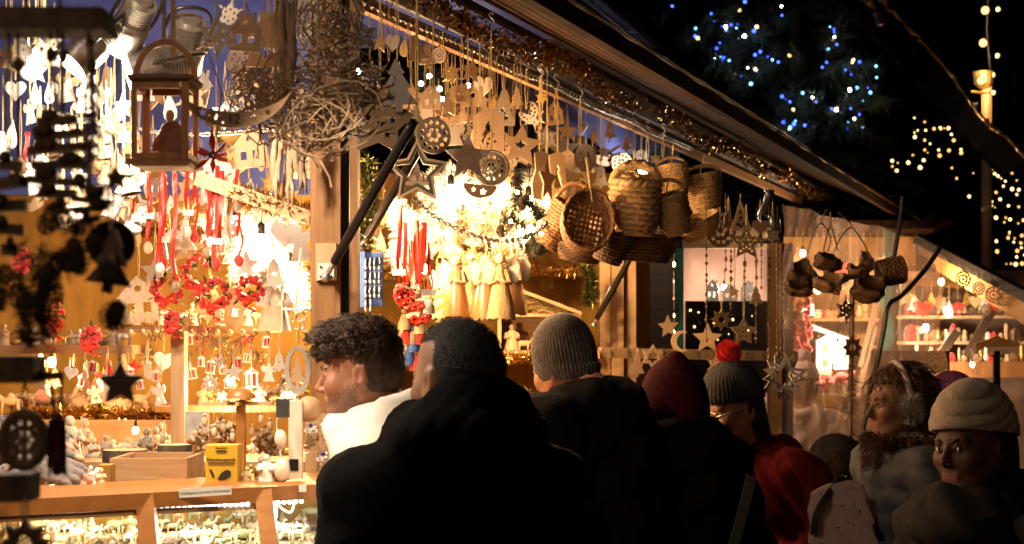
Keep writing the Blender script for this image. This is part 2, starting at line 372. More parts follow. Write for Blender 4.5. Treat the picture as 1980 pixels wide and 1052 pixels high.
m.add([(-2.6, 2.0, 3.05), (-.98, 2.0, 3.05), (.62, 6.8, 2.86), (-2.6, 6.8, 2.86)], [(0, 1, 2, 3)]); sp('roof_lining', m, bluecl, True)
m = MB(); m.box((-2.62, 4.2, 1.5), (.03, 5.2, 3.0)); sp('far_side_wall', m, brownb)
# flap: battens, boards and blue edge
def slab(mb, d0, d1, w0, z0, w1, z1, t, mi=0):
    q = [FL(d0, w0, z0), FL(d1, w0, z0), FL(d1, w1, z1), FL(d0, w1, z1)]; up = Vector((0, 0, t))
    return mb.add(q + [p + up for p in q], [(0, 1, 2, 3), (7, 6, 5, 4), (0, 4, 5, 1), (1, 5, 6, 2), (2, 6, 7, 3), (3, 7, 4, 0)], mi)
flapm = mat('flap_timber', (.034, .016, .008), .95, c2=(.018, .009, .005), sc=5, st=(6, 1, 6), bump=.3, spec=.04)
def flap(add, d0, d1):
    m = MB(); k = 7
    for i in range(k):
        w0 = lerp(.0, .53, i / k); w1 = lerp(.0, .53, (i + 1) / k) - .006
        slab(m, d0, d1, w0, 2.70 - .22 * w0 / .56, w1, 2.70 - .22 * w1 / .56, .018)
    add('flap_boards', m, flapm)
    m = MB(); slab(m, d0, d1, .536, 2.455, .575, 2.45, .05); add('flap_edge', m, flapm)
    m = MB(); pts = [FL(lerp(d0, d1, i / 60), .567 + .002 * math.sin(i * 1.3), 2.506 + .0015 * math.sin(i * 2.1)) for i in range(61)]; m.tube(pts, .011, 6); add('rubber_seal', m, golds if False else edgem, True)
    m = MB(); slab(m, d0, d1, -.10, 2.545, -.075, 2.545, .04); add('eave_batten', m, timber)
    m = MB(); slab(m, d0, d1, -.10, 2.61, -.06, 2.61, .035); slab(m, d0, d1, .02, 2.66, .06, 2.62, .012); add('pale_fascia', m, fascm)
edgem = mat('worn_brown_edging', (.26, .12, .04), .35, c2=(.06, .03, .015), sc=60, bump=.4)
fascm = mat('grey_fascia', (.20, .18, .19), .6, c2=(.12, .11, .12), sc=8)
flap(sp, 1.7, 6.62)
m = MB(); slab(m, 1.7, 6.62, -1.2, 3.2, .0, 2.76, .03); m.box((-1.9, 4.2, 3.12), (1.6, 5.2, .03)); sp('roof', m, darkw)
m = MB(); pts = [FL(5.7 + i * .1, -.15, 0) for i in range(24)]
for i in range(23):
    a, b = pts[i], pts[i + 1]; z0 = 2.45 + .015 * math.sin(i); z1 = 2.45 + .015 * math.sin(i + 1)
    m.quad(a + Vector((.01, 0, z0)), b + Vector((.01, 0, z1)), b + Vector((-.02, 0, 2.6)), a + Vector((-.02, 0, 2.6)))
sp('blue_valance', m, bluecl, True)
# counter front and top
m = MB(); a, b = FL(1.7, -.03, 0), FL(6.4, -.03, 0); m.beam(a + Vector((0, 0, .46)), b + Vector((0, 0, .46)), .03, .92); sp('counter_front', m, timber)
m = MB(); a, b = FL(1.7, -.33, .94), FL(6.4, -.33, .94); m.beam(a, b, .72, .035); sp('counter_top', m, timberx)
# shelves of the left bay and of the end wall
m = pbox(235, 522, 629, 643, 4.75, .24); shelf1 = sp('peg_shelf', m, timberx)
m = MB()
for u in range(252, 520, 24): m.tube([P(u, 641, 4.76) - SO, P(u + 1, 644, 4.70) - SO], .0085, 8)
m.build('peg', timberl, shelf1, smooth=True)
m = pbox(-40, 255, 668, 684, 4.6, .25); sp('shelf', m, timberx)
m = pbox(-40, 345, 806, 820, 4.9, .3); sp('shelf', m, timberx)
m = pbox(-60, 590, 893, 908, 4.2, .5); sp('shelf', m, timberx)
m = pbox(20, 335, 812, 900, 4.78, .02); sp('shelf_back', m, brownb)
m = pbox(330, 356, 640, 893, 4.35, .05); sp('shelf_post', m, timberl)
m = pbox(300, 600, 786, 797, 4.55, .25); sp('shelf', m, timberx)
m = MB(); m.beam(P(380, 345, 4.2), P(600, 422, 4.2), .03, .035); sp('slanting_rail', m, timberl)
m = pbox(690, 1160, 678, 694, 6.3, .35); sp('shelf', m, timberx)
m = pbox(980, 1150, 524, 534, 6.5, .25); sp('shelf', m, timberx)
m = pbox(690, 1010, 528, 540, 6.5, .25); sp('shelf', m, timberx)
m = pbox(690, 1160, 800, 815, 6.2, .4); sp('shelf', m, timberx)
m = pbox(930, 1030, 395, 470, 6.6, .02); sp('wall_board', m, timberl)
# pegboard beside the corner post, with cellophane bags pinned on
m = pbox(590, 668, 800, 1110, 4.0, .015)
pb = tag(m.build('display_board', timberl), 'tall pale display board with pinned cellophane bags leaning by the corner post', 'display board')
bagspots = [(603, 850, 30, 60), (634, 835, 24, 50), (627, 905, 28, 60), (622, 975, 30, 62)]
for i, (u, v, w_, h_) in enumerate(bagspots):
    d = 3.97; t = thing('cellophane_bag', 'clear bag of little wooden figures pinned ' + ['top left on the pale board', 'top right on the pale board', 'in the middle of the pale board', 'lowest on the pale board'][i], 'bag', P(u, v, d), group='bags pinned on the display board')
    m = MB()
    for k in range(9):
        q = Vector((rnd(-.4, .4) * S(w_, d), rnd(-.006, .004), rnd(-.45, .1) * S(h_, d))); m.ell(q, (rnd(.004, .007), .004, rnd(.005, .009)), 8, 5); m.ell(q + Vector((0, 0, .009)), .0038, 6, 5)
    m.build('carving', carved, t, smooth=True)
    m = MB(); hw, hh = S(w_, d) / 2, S(h_, d) / 2; vs = []
    for jz in range(9):
        for jx in range(9):
            x = lerp(-hw, hw, jx / 8) + rnd(-.001, .001); z = lerp(-hh, hh, jz / 8); bul = math.sin(jx / 8 * math.pi) * math.sin(min(1, (1 - jz / 8) * 1.3) * math.pi)
            vs.append((x, -.008 - .010 * bul + rnd(-.0015, .0015), z))
    m.add(vs, [(z * 9 + x, z * 9 + x + 1, z * 9 + x + 10, z * 9 + x + 9) for z in range(8) for x in range(8)]); m.build('wrapper', bag, t)
    m = MB(); m.ell((-.002, -.012, hh * .95), (.0048, .003, .0048), 10, 6); m.build('blue_pin', bluepin, t, smooth=True)
    m = MB(); lw = .013; pol = [(lw * math.cos(a) * 1.0 + (.004 if math.cos(a) > 0 else -.004), .0055 * math.sin(a)) for a in [k * math.pi / 8 for k in range(16)]]
    m.prism([(x, z + hh * .6) for x, z in pol], -.0215, -.0205); m.build('price_tag', paperw, t)
    put('price_lettering', text_mesh('€ 1,80', .008, inkm), t, (0, -.0222, hh * .6))
# ---------------------------------------------------------------- hook rail and second stall of the row
t = thing('hook_rail', 'long pale wooden rail with small black hooks running to the right behind the crowd', 'hook rail', P(1165, 682, 6.35))
a = P(1160, 682, 6.35); b = P(1540, 689, 6.9)
m = MB(); m.beam(a - t.location, b - t.location, .02, S(20, 6.5)); m.build('rail', timberl, t)
for k in range(11):
    p = lerp(a, b, .05 + k * .085) - t.location + Vector((0, -.014, 0)); m = MB()
    m.tube(path([p + Vector((0, 0, .012)), p + Vector((0, -.006, -.004)), p + Vector((.004, -.016, -.014)), p + Vector((.009, -.02, -.004)), p + Vector((.009, -.018, .006))], 8), .002, 5); m.build('hook', iron, t, smooth=True)
# ---------------------------------------------------------------- lamps
def spot_proto():
    t = thing('spot_lamp', 'x', 'spot lamp')
    m = MB(); m.lathe([(.041, -.055), (.0415, -.057), (.043, -.055), (.043, .005), (.041, .012), (.036, .018)], n=28); m.lathe([(.0395, -.05), (.037, -.02), (.02, .0), (0, .004)], n=28); m.build('housing', steel, t, smooth=True)
    m = MB()
    for k in range(9): m.lathe([(.020, .018 + k * .006), (.035, .018 + k * .006), (.035, .0205 + k * .006), (.02, .0205 + k * .006)], n=24)
    m.lathe([(.022, .018), (.022, .075), (0, .076)], n=16); m.build('heat_sink', steel, t)
    m = MB(); m.tube(path([(-.046, 0, -.01), (-.05, .0, .05), (-.03, 0, .1), (.03, 0, .1), (.05, 0, .05), (.046, 0, -.01)], 20), .004, 6); m.build('yoke', iron, t, smooth=True)
    m = MB(); m.lathe([(0, -.038), (.033, -.04), (.0355, -.036), (0, -.03)], n=24); m.build('bulb', bulbn, t, smooth=True)
    return t
def kids(o): return [c for c in SC.objects if c.parent == o]
def dup(root, loc, rot=None, label=None, group=None, sc=None):
    r = root.copy(); SC.collection.objects.link(r); r.location = loc
    if rot is not None: r.rotation_euler = rot
    if sc: r.scale = (sc, sc, sc)
    if label: r['label'] = label
    if group: r['group'] = group
    for ch in KID[root.name]:
        c = ch.copy(); SC.collection.objects.link(c); c.parent = r
        for g_ in KID.get(ch.name, []): d_ = g_.copy(); SC.collection.objects.link(d_); d_.parent = c
    return r
KID = {}
def keep(o): KID[o.name] = kids(o); [KID.__setitem__(c.name, kids(c)) for c in KID[o.name]]; return o
s0 = keep(spot_proto())
for i, (u, v, d, ax, watt, lab) in enumerate([
        (250, 50, 3.5, (-.45, .55, -.55), 9, 'steel spot lamp with ribbed back, highest of the four at the upper left'),
        (172, 88, 3.45, (-.62, -.32, -.72), 22, 'steel spot lamp with dazzling mouth, leftmost above the hanging white ornaments'),
        (358, 92, 3.6, (-.25, .62, -.62), 9, 'steel spot lamp behind the hoop of the wooden lantern, rightmost of the four'),
        (298, 127, 3.55, (-.9, -.34, -.25), 12, 'steel spot lamp lying level with its white mouth turned left, beside the wooden lantern')]):
    q = Vector(ax).to_track_quat('-Z', 'Y').to_euler()
    o = s0 if i == 0 else dup(s0, (0, 0, 0))
    o.location = P(u, v, d); o.rotation_euler = q; o['label'] = lab; o['group'] = 'spot lamps under the stall roof'
    point('lamp_light', (0, 0, -.075), watt * POW_SPOT / 20, SOFT, .03, o, spot=None if i in (1, 3) else 150)
eo = dup(s0, FL(2.55, .12, 2.62), Vector((.70, 2.9, -.14)).to_track_quat('-Z', 'Y').to_euler(), 'added steel spot lamp, unseen above the picture, lighting the row of wooden ornaments', 'spot lamps under the stall roof'); point('lamp_light', (0, 0, -.06), POW_EAVE_FILL, (1, .74, .48), .03, eo, spot=44)  # unseen spot added to light the eave ornaments from the front
eo = dup(s0, (.05, 2.4, 2.45), Vector((-.70, 1.03, -1.08)).to_track_quat('-Z', 'Y').to_euler(), 'added steel spot lamp, unseen above the picture, lighting the glass case', 'spot lamps under the stall roof'); point('lamp_light', (0, 0, -.06), 120, (1, .76, .50), .03, eo, spot=34)  # unseen spot added in mid-air to brighten the case and its sign
def pendant(u, v, d, watt, lab, r=.022, col=WARM, bm=None, cab=7):
    t = thing('pendant_bulb', lab, 'light bulb', P(u, v, d), group='bare bulbs inside the stalls')
    m = MB(); m.ell((0, 0, 0), (r, r, r * 1.25), 16, 10); m.build('bulb', bm or bulbw, t, smooth=True)
    m = MB(); m.lathe([(r * .45, r * 1.1), (r * .5, r * 1.2), (r * .5, r * 2.4), (.004, r * 2.7)], n=12); m.build('socket', blackp, t, smooth=True)
    m = MB(); m.tube([(0, 0, r * 2.6), (.004, 0, r * 4), (0, .01, r * cab)], .002, 5); m.build('cable', blackp, t)
    point('bulb_light', (0, -.005, -r * 1.5), watt, col, r, t); return t
pendant(505, 470, 4.72, POW_IN * 1.5, 'glaring bare bulb among white branches left of the corner post')
pendant(872, 372, 5.5, POW_IN, 'glaring bare bulb under the star with the tiny village')
pendant(1022, 392, 5.9, POW_IN * .8, 'glaring bare bulb behind the pine garland with cones')
pendant(795, 445, 5.2, POW_IN * .9, 'glaring bare bulb above the long red ribbons of the middle bay')
pendant(1243, 330, 6.9, POW_IN * .3, 'small bright bulb above the straw baskets', .018, SOFT, bulbn)
pendant(445, 735, 4.5, POW_IN * .28, 'bare bulb half hidden behind the hanging miniature lanterns', .012)
pendant(100, 700, 4.62, POW_IN * .42, 'bare bulb added under the plank to light the carved animals', .012)  # hidden bulb added to light the animal shelf
pendant(262, 832, 4.62, POW_IN * .12, 'low bare bulb behind the crowd of painted nativity figures', .009)
pendant(935, 372, 5.6, POW_IN * .7, 'glaring bare bulb behind the deer disc', .018)
pendant(560, 520, 4.75, POW_IN * .8, 'lower glaring bare bulb beside the corner post', .018)
pendant(455, 430, 4.8, POW_IN * .5, 'glaring bare bulb right of the red ribbons', .016)
pendant(760, 395, 5.0, POW_IN * .6, 'glaring bare bulb just right of the gas struts', .016)
pendant(820, 520, 5.5, POW_IN * .4, 'bare bulb among the red ribbons above the two dark heads', .014)
pendant(905, 640, 5.9, POW_IN * .5, 'bare bulb hidden behind the heads beside the nativity hut', .012)
# ---------------------------------------------------------------- fretwork outlines, unit height
def circ(c, r, n=20): return [(c[0] + r * math.cos(2 * math.pi * k / n), c[1] + r * math.sin(2 * math.pi * k / n)) for k in range(n)]
def starp(n, a, b, c=(0, 0), rot=math.pi / 2): return [(c[0] + (a if k % 2 == 0 else b) * math.cos(rot + math.pi * k / n), c[1] + (a if k % 2 == 0 else b) * math.sin(rot + math.pi * k / n)) for k in range(2 * n)]
def treep(h=1.0, w=.7, c=(0, 0)):
    r = [(0, .5), (.16, .22), (.09, .22), (.27, -.06), (.16, -.06), (.36, -.36), (.07, -.36), (.07, -.5)]
    return [(c[0] + x * w / .72, c[1] + z * h) for x, z in r] + [(c[0] - x * w / .72, c[1] + z * h) for x, z in r[::-1][:-1]]
def heartp(s=1.0, c=(0, 0)): return [(c[0] + s * .031 * 16 * math.sin(t) ** 3, c[1] + s * .031 * (13 * math.cos(t) - 5 * math.cos(2 * t) - 2 * math.cos(3 * t) - math.cos(4 * t)) + .04 * s) for t in [2 * math.pi * k / 30 for k in range(30)]]
def bellp(): return [(0, .5), (.07, .46), (.16, .34), (.2, .05), (.26, -.22), (.38, -.33), (.38, -.38), (.08, -.38), (.06, -.48), (0, -.5), (-.06, -.48), (-.08, -.38), (-.38, -.38), (-.38, -.33), (-.26, -.22), (-.2, .05), (-.16, .34), (-.07, .46)]
def housep(): return [(0, .5), (.2, .3), (.2, .45), (.28, .45), (.28, .22), (.46, .04), (.38, .04), (.38, -.5), (-.38, -.5), (-.38, .04), (-.46, .04)]
def angelp(): return [(0, .5), (.07, .47), (.1, .4), (.08, .32), (.12, .26), (.34, .38), (.44, .2), (.36, .02), (.18, .0), (.22, -.2), (.34, -.5), (-.34, -.5), (-.22, -.2), (-.18, .0), (-.36, .02), (-.44, .2), (-.34, .38), (-.12, .26), (-.08, .32), (-.1, .4), (-.07, .47)]
def moonp(): return [(.5 * math.cos(t) , .5 * math.sin(t)) for t in [R(60 + 240 * k / 20) for k in range(21)]] + [(.16 + .4 * math.cos(t), .4 * math.sin(t)) for t in [R(285 - 210 * k / 16) for k in range(17)]]
def dropp(): return [(0, .5), (.05, .3), (.16, .05), (.23, -.2), (.2, -.38), (.1, -.48), (0, -.5), (-.1, -.48), (-.2, -.38), (-.23, -.2), (-.16, .05), (-.05, .3)]
def flakep(n=6, deep=.24):
    o = []
    for k in range(n):
        a = 2 * math.pi * k / n + math.pi / 2
        for da, r in ((-.26, deep), (-.2, .34), (-.1, .3), (-.07, .42), (0, .5), (.07, .42), (.1, .3), (.2, .34)): o.append((r * math.cos(a + da), r * math.sin(a + da)))
    return o
def birdp(): return [(-.5, .0), (-.38, .1), (-.3, .2), (-.16, .2), (-.05, .12), (.1, .34), (.22, .42), (.2, .14), (.5, .2), (.44, .02), (.22, -.1), (.0, -.2), (-.2, -.16), (-.34, -.04)]
def ringholes(n, r, q, rot=0): return [circ((r * math.cos(2 * math.pi * k / n + rot), r * math.sin(2 * math.pi * k / n + rot)), q, 8) for k in range(n)]
SHP = {
 'star': [starp(5, .52, .24)], 'starhole': [starp(5, .52, .25), starp(5, .17, .08)], 'starframe': [starp(5, .54, .27), starp(5, .36, .175)],
 'starmany': [starp(5, .54, .29)] + [starp(5, .07, .03, (.2 * math.cos(a), .2 * math.sin(a))) for a in [R(90 + 72 * k) for k in range(5)]] + [starp(5, .08, .035)],
 'star6': [starp(6, .5, .3), starp(6, .28, .16)], 'star8': [starp(8, .5, .3), circ((0, 0), .15)],
 'tree': [treep()], 'treehole': [treep(), treep(.45, .3, (0, -.1))], 'cardtree': [[(-.36, -.5), (.36, -.5), (.36, .3), (0, .5), (-.36, .3)], treep(.6, .42, (0, -.1))],
 'heart': [heartp()], 'hearthole': [heartp(), heartp(.5)], 'bell': [bellp(), starp(5, .1, .045, (0, 0))], 'house': [housep(), [(-.24, -.3), (-.08, -.3), (-.08, -.08), (-.24, -.08)], [(.08, -.3), (.24, -.3), (.24, -.08), (.08, -.08)], circ((0, .22), .07, 10)],
 'angel': [angelp()], 'angelhole': [angelp(), heartp(.22, (0, -.25))], 'moon': [moonp()], 'drop': [dropp()], 'drophole': [dropp(), starp(5, .1, .045, (0, -.25))],
 'flake': [flakep()] + ringholes(6, .17, .04, .5), 'lace': [circ((0, 0), .46, 40)] + ringholes(6, .13, .06) + ringholes(12, .32, .055, .26), 'bird': [birdp()],
 'disc': [circ((0, 0), .5, 36)] + [treep(.4, .26, (-.2, 0)), treep(.5, .3, (.1, 0)), circ((.3, .2), .06, 8)],
 'tri': [[(0, .5), (.34, -.5), (-.34, -.5)], [(0, .22), (.06, .02), (-.06, .02)]] + [circ((x, z), .06, 10) for x, z in ((0, -.1), (-.1, -.3), (.1, -.3), (0, -.36))] + [circ((x, z), .035, 8) for x, z in ((-.06, -.18), (.06, -.18), (-.2, -.42), (.2, -.42))],
 'gift': [[(-.4, -.5), (.4, -.5), (.4, .3), (.12, .3), (.2, .45), (.08, .5), (0, .36), (-.08, .5), (-.2, .45), (-.12, .3), (-.4, .3)], starp(5, .16, .07, (0, -.1))],
 'half': [[(-.5, .12)] + [(.5 * math.cos(t), -.28 + .4 + .5 * math.sin(t) * .8) for t in [R(180 + 180 * k / 16) for k in range(17)]] + [(.5, .12)], starp(5, .1, .045, (-.2, -.04)), starp(5, .1, .045, (.1, -.08))],
 'slab': [[(-.12, -.48), (.1, -.5), (.17, -.2), (.13, .1), (.16, .4), (.02, .5), (-.14, .42), (-.1, .1), (-.17, -.2)]],
 'slabtree': [[(-.2, -.48), (.18, -.5), (.22, -.2), (.19, .1), (.2, .42), (.02, .5), (-.2, .42), (-.18, .1), (-.22, -.2)], treep(.5, .26, (0, 0))],
 'shoot': [starp(5, .3, .14, (-.18, .12)) , [(.0, .18), (.4, .38), (.5, .3), (.1, .08)], [(.02, .02), (.42, .1), (.46, 0), (.04, -.06)]],
 'goldstar': [starp(5, .54, .27)] + ringholes(5, .3, .045, R(90)) + ringholes(5, .12, .05, R(54)) + ringholes(5, .2, .03, R(90)) + ringholes(10, .2, .02, R(72)),
}
_cache = {}
def shape(kind, m_, thick=.005):
    k = (kind, m_.name, thick)
    if k not in _cache: _cache[k] = cut(kind + '_outline', SHP[kind], thick, m_)
    return _cache[k]
def strands(L, spread, r, n=2):
    m = MB()
    for k in range(n):
        x = (k - (n - 1) / 2) * spread; m.tube([(x * .3, 0, 0), (x, rnd(-.002, .002), L * .5), (0, 0, L)], r, 4)
    return m
def orn(kind, u, v, h, d, m_, label, cat='ornament', group=None, yaw=0, tilt=0, top=None, cm=None, name=None, thick=.005, hook=False, r=.0011):
    t = thing(name or {'starhole': 'star_ornament', 'starframe': 'star_ornament', 'starmany': 'star_ornament', 'star6': 'star_ornament', 'star8': 'star_ornament', 'goldstar': 'star_ornament', 'treehole': 'tree_ornament', 'cardtree': 'tree_ornament', 'angelhole': 'angel_ornament', 'hearthole': 'heart_ornament', 'drophole': 'drop_ornament', 'tri': 'filigree_ornament', 'flake': 'snowflake_ornament', 'half': 'crescent_ornament', 'shoot': 'comet_ornament', 'slabtree': 'slab_ornament'}.get(kind, kind + '_ornament'), label, cat, P(u, v, d), R(yaw), group)
    s = S(h, d); put('panel', shape(kind, m_, thick), t, (0, 0, 0), (0, R(tilt), 0), (s, 1, s))
    if top is not None:
        z0 = s * .47; L = S(v - top, d) - z0
        if L > .006: strands(L, .006, r).build('cord', cm or cord, t, (0, 0, z0))
        if hook:
            b = MB(); b.tube(path([(0, 0, 0), (.007, 0, .006), (.007, 0, .016), (0, 0, .022), (-.006, 0, .03), (0, 0, .038), (.006, 0, .032)], 14), .0017, 5); b.build('hook', steel, t, (0, 0, z0 + L), smooth=True)
    return t
def star3(name, u, v, h, d, label): pass
# ---------------------------------------------------------------- hanging chain and ornaments along the eave
def chain(name, pts, label, link_len=.022, r=.0026, m_=None, cat='chain'):
    mb = MB(); L = sum((pts[i + 1] - pts[i]).length for i in range(len(pts) - 1)); n = int(L / (link_len * .72)); pp = path(pts, n); o = pp[0]
    for i in range(n):
        a = pp[i] - o; tdir = (pp[i + 1] - pp[i]).normalized(); s_ = tdir.orthogonal().normalized() if i % 2 else tdir.cross(tdir.orthogonal()).normalized()
        mb.tube([a + tdir * math.cos(q) * link_len * .5 + s_ * math.sin(q) * link_len * .3 for q in [k * math.pi / 5 for k in range(10)]], r, 5, closed=True)
    return solo(name, mb, m_ or iron, label, cat, o, smooth=True)
cz = 2.565
cp = [FL(4.15 + i * .33, -.05, cz - .012 * math.sin(i * 1.2) ** 2) for i in range(12)]
chain('eave_chain', cp, 'dark iron chain running under the eave above the row of wooden ornaments', .026, .0034)
def cv(u, w=-.05): return HZ - (cz - CZ) / FD(u, w) * F    # photo row of the chain above column u
G1 = 'wooden ornaments hanging along the eave chain'
lacem = mat('lace_panel', (.55, .46, .38), .8, c2=(.42, .33, .26), sc=30); olive = mat('olive_painted_wood', (.16, .13, .07), .6, c2=(.10, .08, .045), sc=20)
greyw = mat('grey_washed_wood', (.50, .47, .44), .7, c2=(.4, .37, .34), sc=15); zig = mat('grey_zigzag_wood', (.2, .17, .15), .7)
CH = [  # kind u v h mat w yaw label
 ('starmany', 735, 238, 130, plyd, .12, 20, 'large tan star panel pierced with little stars, left of the star with the tiny village'),
 ('tree', 768, 165, 105, zig, .16, 10, 'narrow grey zigzag tree pendant hanging above the tan pierced star panel'),
 ('lace', 838, 262, 78, lacem, .1, 25, 'round tan lace disc hanging just above the star with the tiny village'),
 ('house', 832, 188, 48, ply, -.12, 10, 'small pale house pendant with pointed roof, high beside the white fairy lights'),
 ('star', 866, 205, 48, ply, -.15, 30, 'small plain pale star high up between two house pendants'),
 ('house', 915, 200, 70, ply, -.08, -12, 'pale house pendant with star cuts above the plain white star'),
 ('star', 905, 305, 92, greyw, .1, 6, 'plain white star without holes, right of the star with the tiny village'),
 ('tri', 972, 205, 74, pale, -.05, 8, 'tall triangular filigree pendant of pale wood'),
 ('cardtree', 945, 250, 88, plyd, -.02, -18, 'broad tan gift card pendant with cut tree behind the plain white star'),
 ('starhole', 1007, 282, 82, ply, .04, 4, 'tan star with a small star shaped hole, right of the deer disc'),
 ('flake', 1033, 228, 48, pale, -.16, 0, 'small filigree snowflake above the tan star with a star hole'),
 ('flake', 1056, 268, 56, pale, -.2, 24, 'filigree snowflake just right of the tan star with a star hole'),
 ('half', 928, 365, 66, plyd, .02, 12, 'tan crescent boat pendant beneath the deer disc'),
 ('slab', 1043, 338, 96, drift, -.02, 30, 'slim upright wooden slab, leftmost of the slabs left of the wicker baskets'),
 ('star', 1058, 350, 86, plyd, .0, 68, 'tan star turned nearly edge on between the upright slabs'),
 ('slabtree', 1078, 345, 104, ply, -.04, 38, 'upright slab with cut tree, above the tilted reddish basket'),
 ('slab', 1098, 335, 92, drift, -.12, 12, 'rough bark edged slab right of the slab with cut tree'),
 ('cardtree', 1117, 325, 62, ply, -.18, 10, 'small pale card with a dark tree, above the large oval basket'),
 ('disc', 1132, 305, 54, plyd, -.15, 35, 'small brown disc with slits above the large oval basket'),
 ('shoot', 1178, 300, 52, pale, -.1, 5, 'pale comet pendant with a forked tail above the straw baskets'),
 ('lace', 1202, 315, 46, pale, -.18, 15, 'small pale lace disc right of the comet pendant'),
 ('bell', 1162, 342, 44, pale, -.05, -10, 'small pale bell pendant just below the comet pendant'),
 ('flake', 1190, 345, 38, pale, -.22, -10, 'tiny pale snowflake below the small lace disc'),
 ('heart', 1146, 365, 40, plyd, -.26, 10, 'small brown heart at the top edge of the oval basket'),
 ('angel', 880, 258, 46, lacem, -.12, 14, 'small tan angel right of the round lace disc'),
 ('bell', 985, 340, 42, ply, -.28, 0, 'small bell behind the tan crescent boat pendant'),
 ('treehole', 805, 232, 60, lacem, -.02, -8, 'small tan tree with a cut tree in it, over the star with the tiny village'),
]
for (k, u, v, h, m_, w, yaw, lab) in CH: orn(k, u, v, h, FD(u, w), m_, lab, group=G1, yaw=yaw, tilt=rnd(-6, 6), top=cv(u, w) + 4, hook=True)
bk = 'star house treehole lace angel starhole half bell flake starmany heart slabtree cardtree drop'.split(); us = [772, 795, 822, 848, 862, 884, 898, 920, 936, 962, 990, 1018, 1040, 1066, 1090, 1110, 1134, 1152, 1172, 1200, 1222, 1250, 1275, 1300, 1320]
NM = {'starhole': 'star with a star hole', 'treehole': 'tree with a cut tree', 'lace': 'pierced disc', 'half': 'crescent boat', 'flake': 'snowflake', 'starmany': 'star with many holes', 'slabtree': 'slab with a tree', 'cardtree': 'card with a tree', 'star6': 'six pointed star frame', 'starframe': 'star frame', 'angelhole': 'angel with a heart hole', 'drophole': 'pierced drop', 'hearthole': 'heart frame'}
for i, u in enumerate(us):
    k = bk[(i * 5) % 14]; w = rnd(-.42, -.2); v = cv(u, w) + rnd(70, 150) * 4.8 / FD(u, w); orn(k, u, v, rnd(60, 92) * 5 / FD(u, w), FD(u, w), (plyd, ply, lacem, ply)[i % 4], f'brownish {NM.get(k, k)}, {ORDN[i]} from the left, shaded row behind the eave chain', group='back row of wooden ornaments behind the eave chain', yaw=rnd(-35, 35), tilt=rnd(-8, 8), top=cv(u, w))
fk = [(590, 60), (612, 130), (640, 190), (668, 105), (655, 40), (700, 70), (585, 200), (630, 265), (690, 250), (560, 140), (715, 150), (535, 45), (600, 15), (676, 180), (470, 120), (445, 30), (500, 165)]; fk.sort()
for i, (u, v) in enumerate(fk):
    k = ('flake', 'lace', 'star6', 'starhole', 'flake', 'angelhole')[i % 6]; orn(k, u, v, rnd(50, 78), rnd(3.15, 3.6), (pale, ply, pale, lacem)[i % 4], f'{("whitewashed", "tan", "whitewashed", "lace brown")[i % 4]} {NM.get(k, k)}, {ORDN[i]} from the left among the twig balls', group='flakes and stars among the twig balls', yaw=rnd(-35, 35), tilt=rnd(-15, 15), top=v - rnd(60, 130))
us = [735, 760, 782, 806, 826, 850, 874, 892, 912, 934, 954, 976, 1000, 1022, 1048, 1072, 1096, 1124, 1150, 1180, 1212, 1240, 1268, 1296]
for i, u in enumerate(us):
    k = ('star', 'bell', 'flake', 'heart', 'tree', 'house', 'drop', 'lace')[(i * 3) % 8]; w = rnd(-.16, .0); v = cv(u, w) + rnd(42, 84) * 4.8 / FD(u, w); orn(k, u, v, rnd(32, 54) * 5 / FD(u, w), FD(u, w), (ply, pale, golds, plyd)[i % 4], f'small {("tan", "whitewashed", "golden", "brown")[i % 4]} {NM.get(k, k)}, {ORDN[i]} from the left, hung short under the eave chain', group='small ornaments hung short under the eave chain', yaw=rnd(-45, 45), tilt=rnd(-12, 12), top=cv(u, w), cm=greyc)
# deer disc: ring, filigree antlers
t = orn('lace', 950, 325, 66, FD(950, .14), greyw, 'round disc pendant with white rim and branching antlers cut in it', group=G1, top=cv(950, .14), hook=True); d_ = FD(950, .14)
m = MB(); rr = S(33, d_); m.tube([(rr * math.cos(a), -.004, rr * math.sin(a)) for a in [k * math.pi / 16 for k in range(32)]], .004, 6, closed=True); m.build('rim', pale, t, smooth=True)
m = MB()
for s_ in (-1, 1): 
    m.tube(path([(0, -.005, -rr * .7), (s_ * rr * .15, -.005, -rr * .2), (s_ * rr * .55, -.005, rr * .1), (s_ * rr * .5, -.005, rr * .6)], 8), .003, 5)
    for q in (.0, .35): m.tube([(s_ * rr * (.35 + q * .4), -.005, -rr * .05 + rr * q * .5), (s_ * rr * (.15 + q * .3), -.005, rr * (.35 + q * .5))], .0025, 5)
m.build('antlers', pale, t)
# star with a tiny village, deep frame
d_ = FD(806, .2); s_ = S(118, d_); t = thing('star_ornament', 'deep olive wooden star frame with a tiny village and fir trees standing inside', 'ornament', P(806, 334, d_), R(5), G1)
put('frame', cut('deep_star', SHP['starframe'], .022, olive), t, sc=(s_, 1, s_))
put('rim', cut('star_rim', [starp(5, .55, .28), starp(5, .47, .235)], .004, ply), t, (0, -.0125, 0), sc=(s_, 1, s_))
m = MB()
for x, h in ((-.1, .18), (0, .34), (.1, .16), (-.17, .12), (.17, .13)): m.prism([(s_ * (px * h + x), s_ * (pz * h - .16 + h * .5)) for px, pz in treep(1, .6)], -.006, .004)
m.build('tiny_trees', plyd, t)
m = MB(); m.prism([(s_ * (x * .12 - .05), s_ * (z * .12 - .1)) for x, z in housep()], -.01, .0); m.prism([(s_ * (x * .1 + .06), s_ * (z * .1 - .11)) for x, z in housep()], -.01, .0); m.prism([(-.22 * s_, -.2 * s_), (.22 * s_, -.2 * s_), (.2 * s_, -.15 * s_), (-.2 * s_, -.15 * s_)], -.01, .01); m.build('tiny_houses', ply, t)
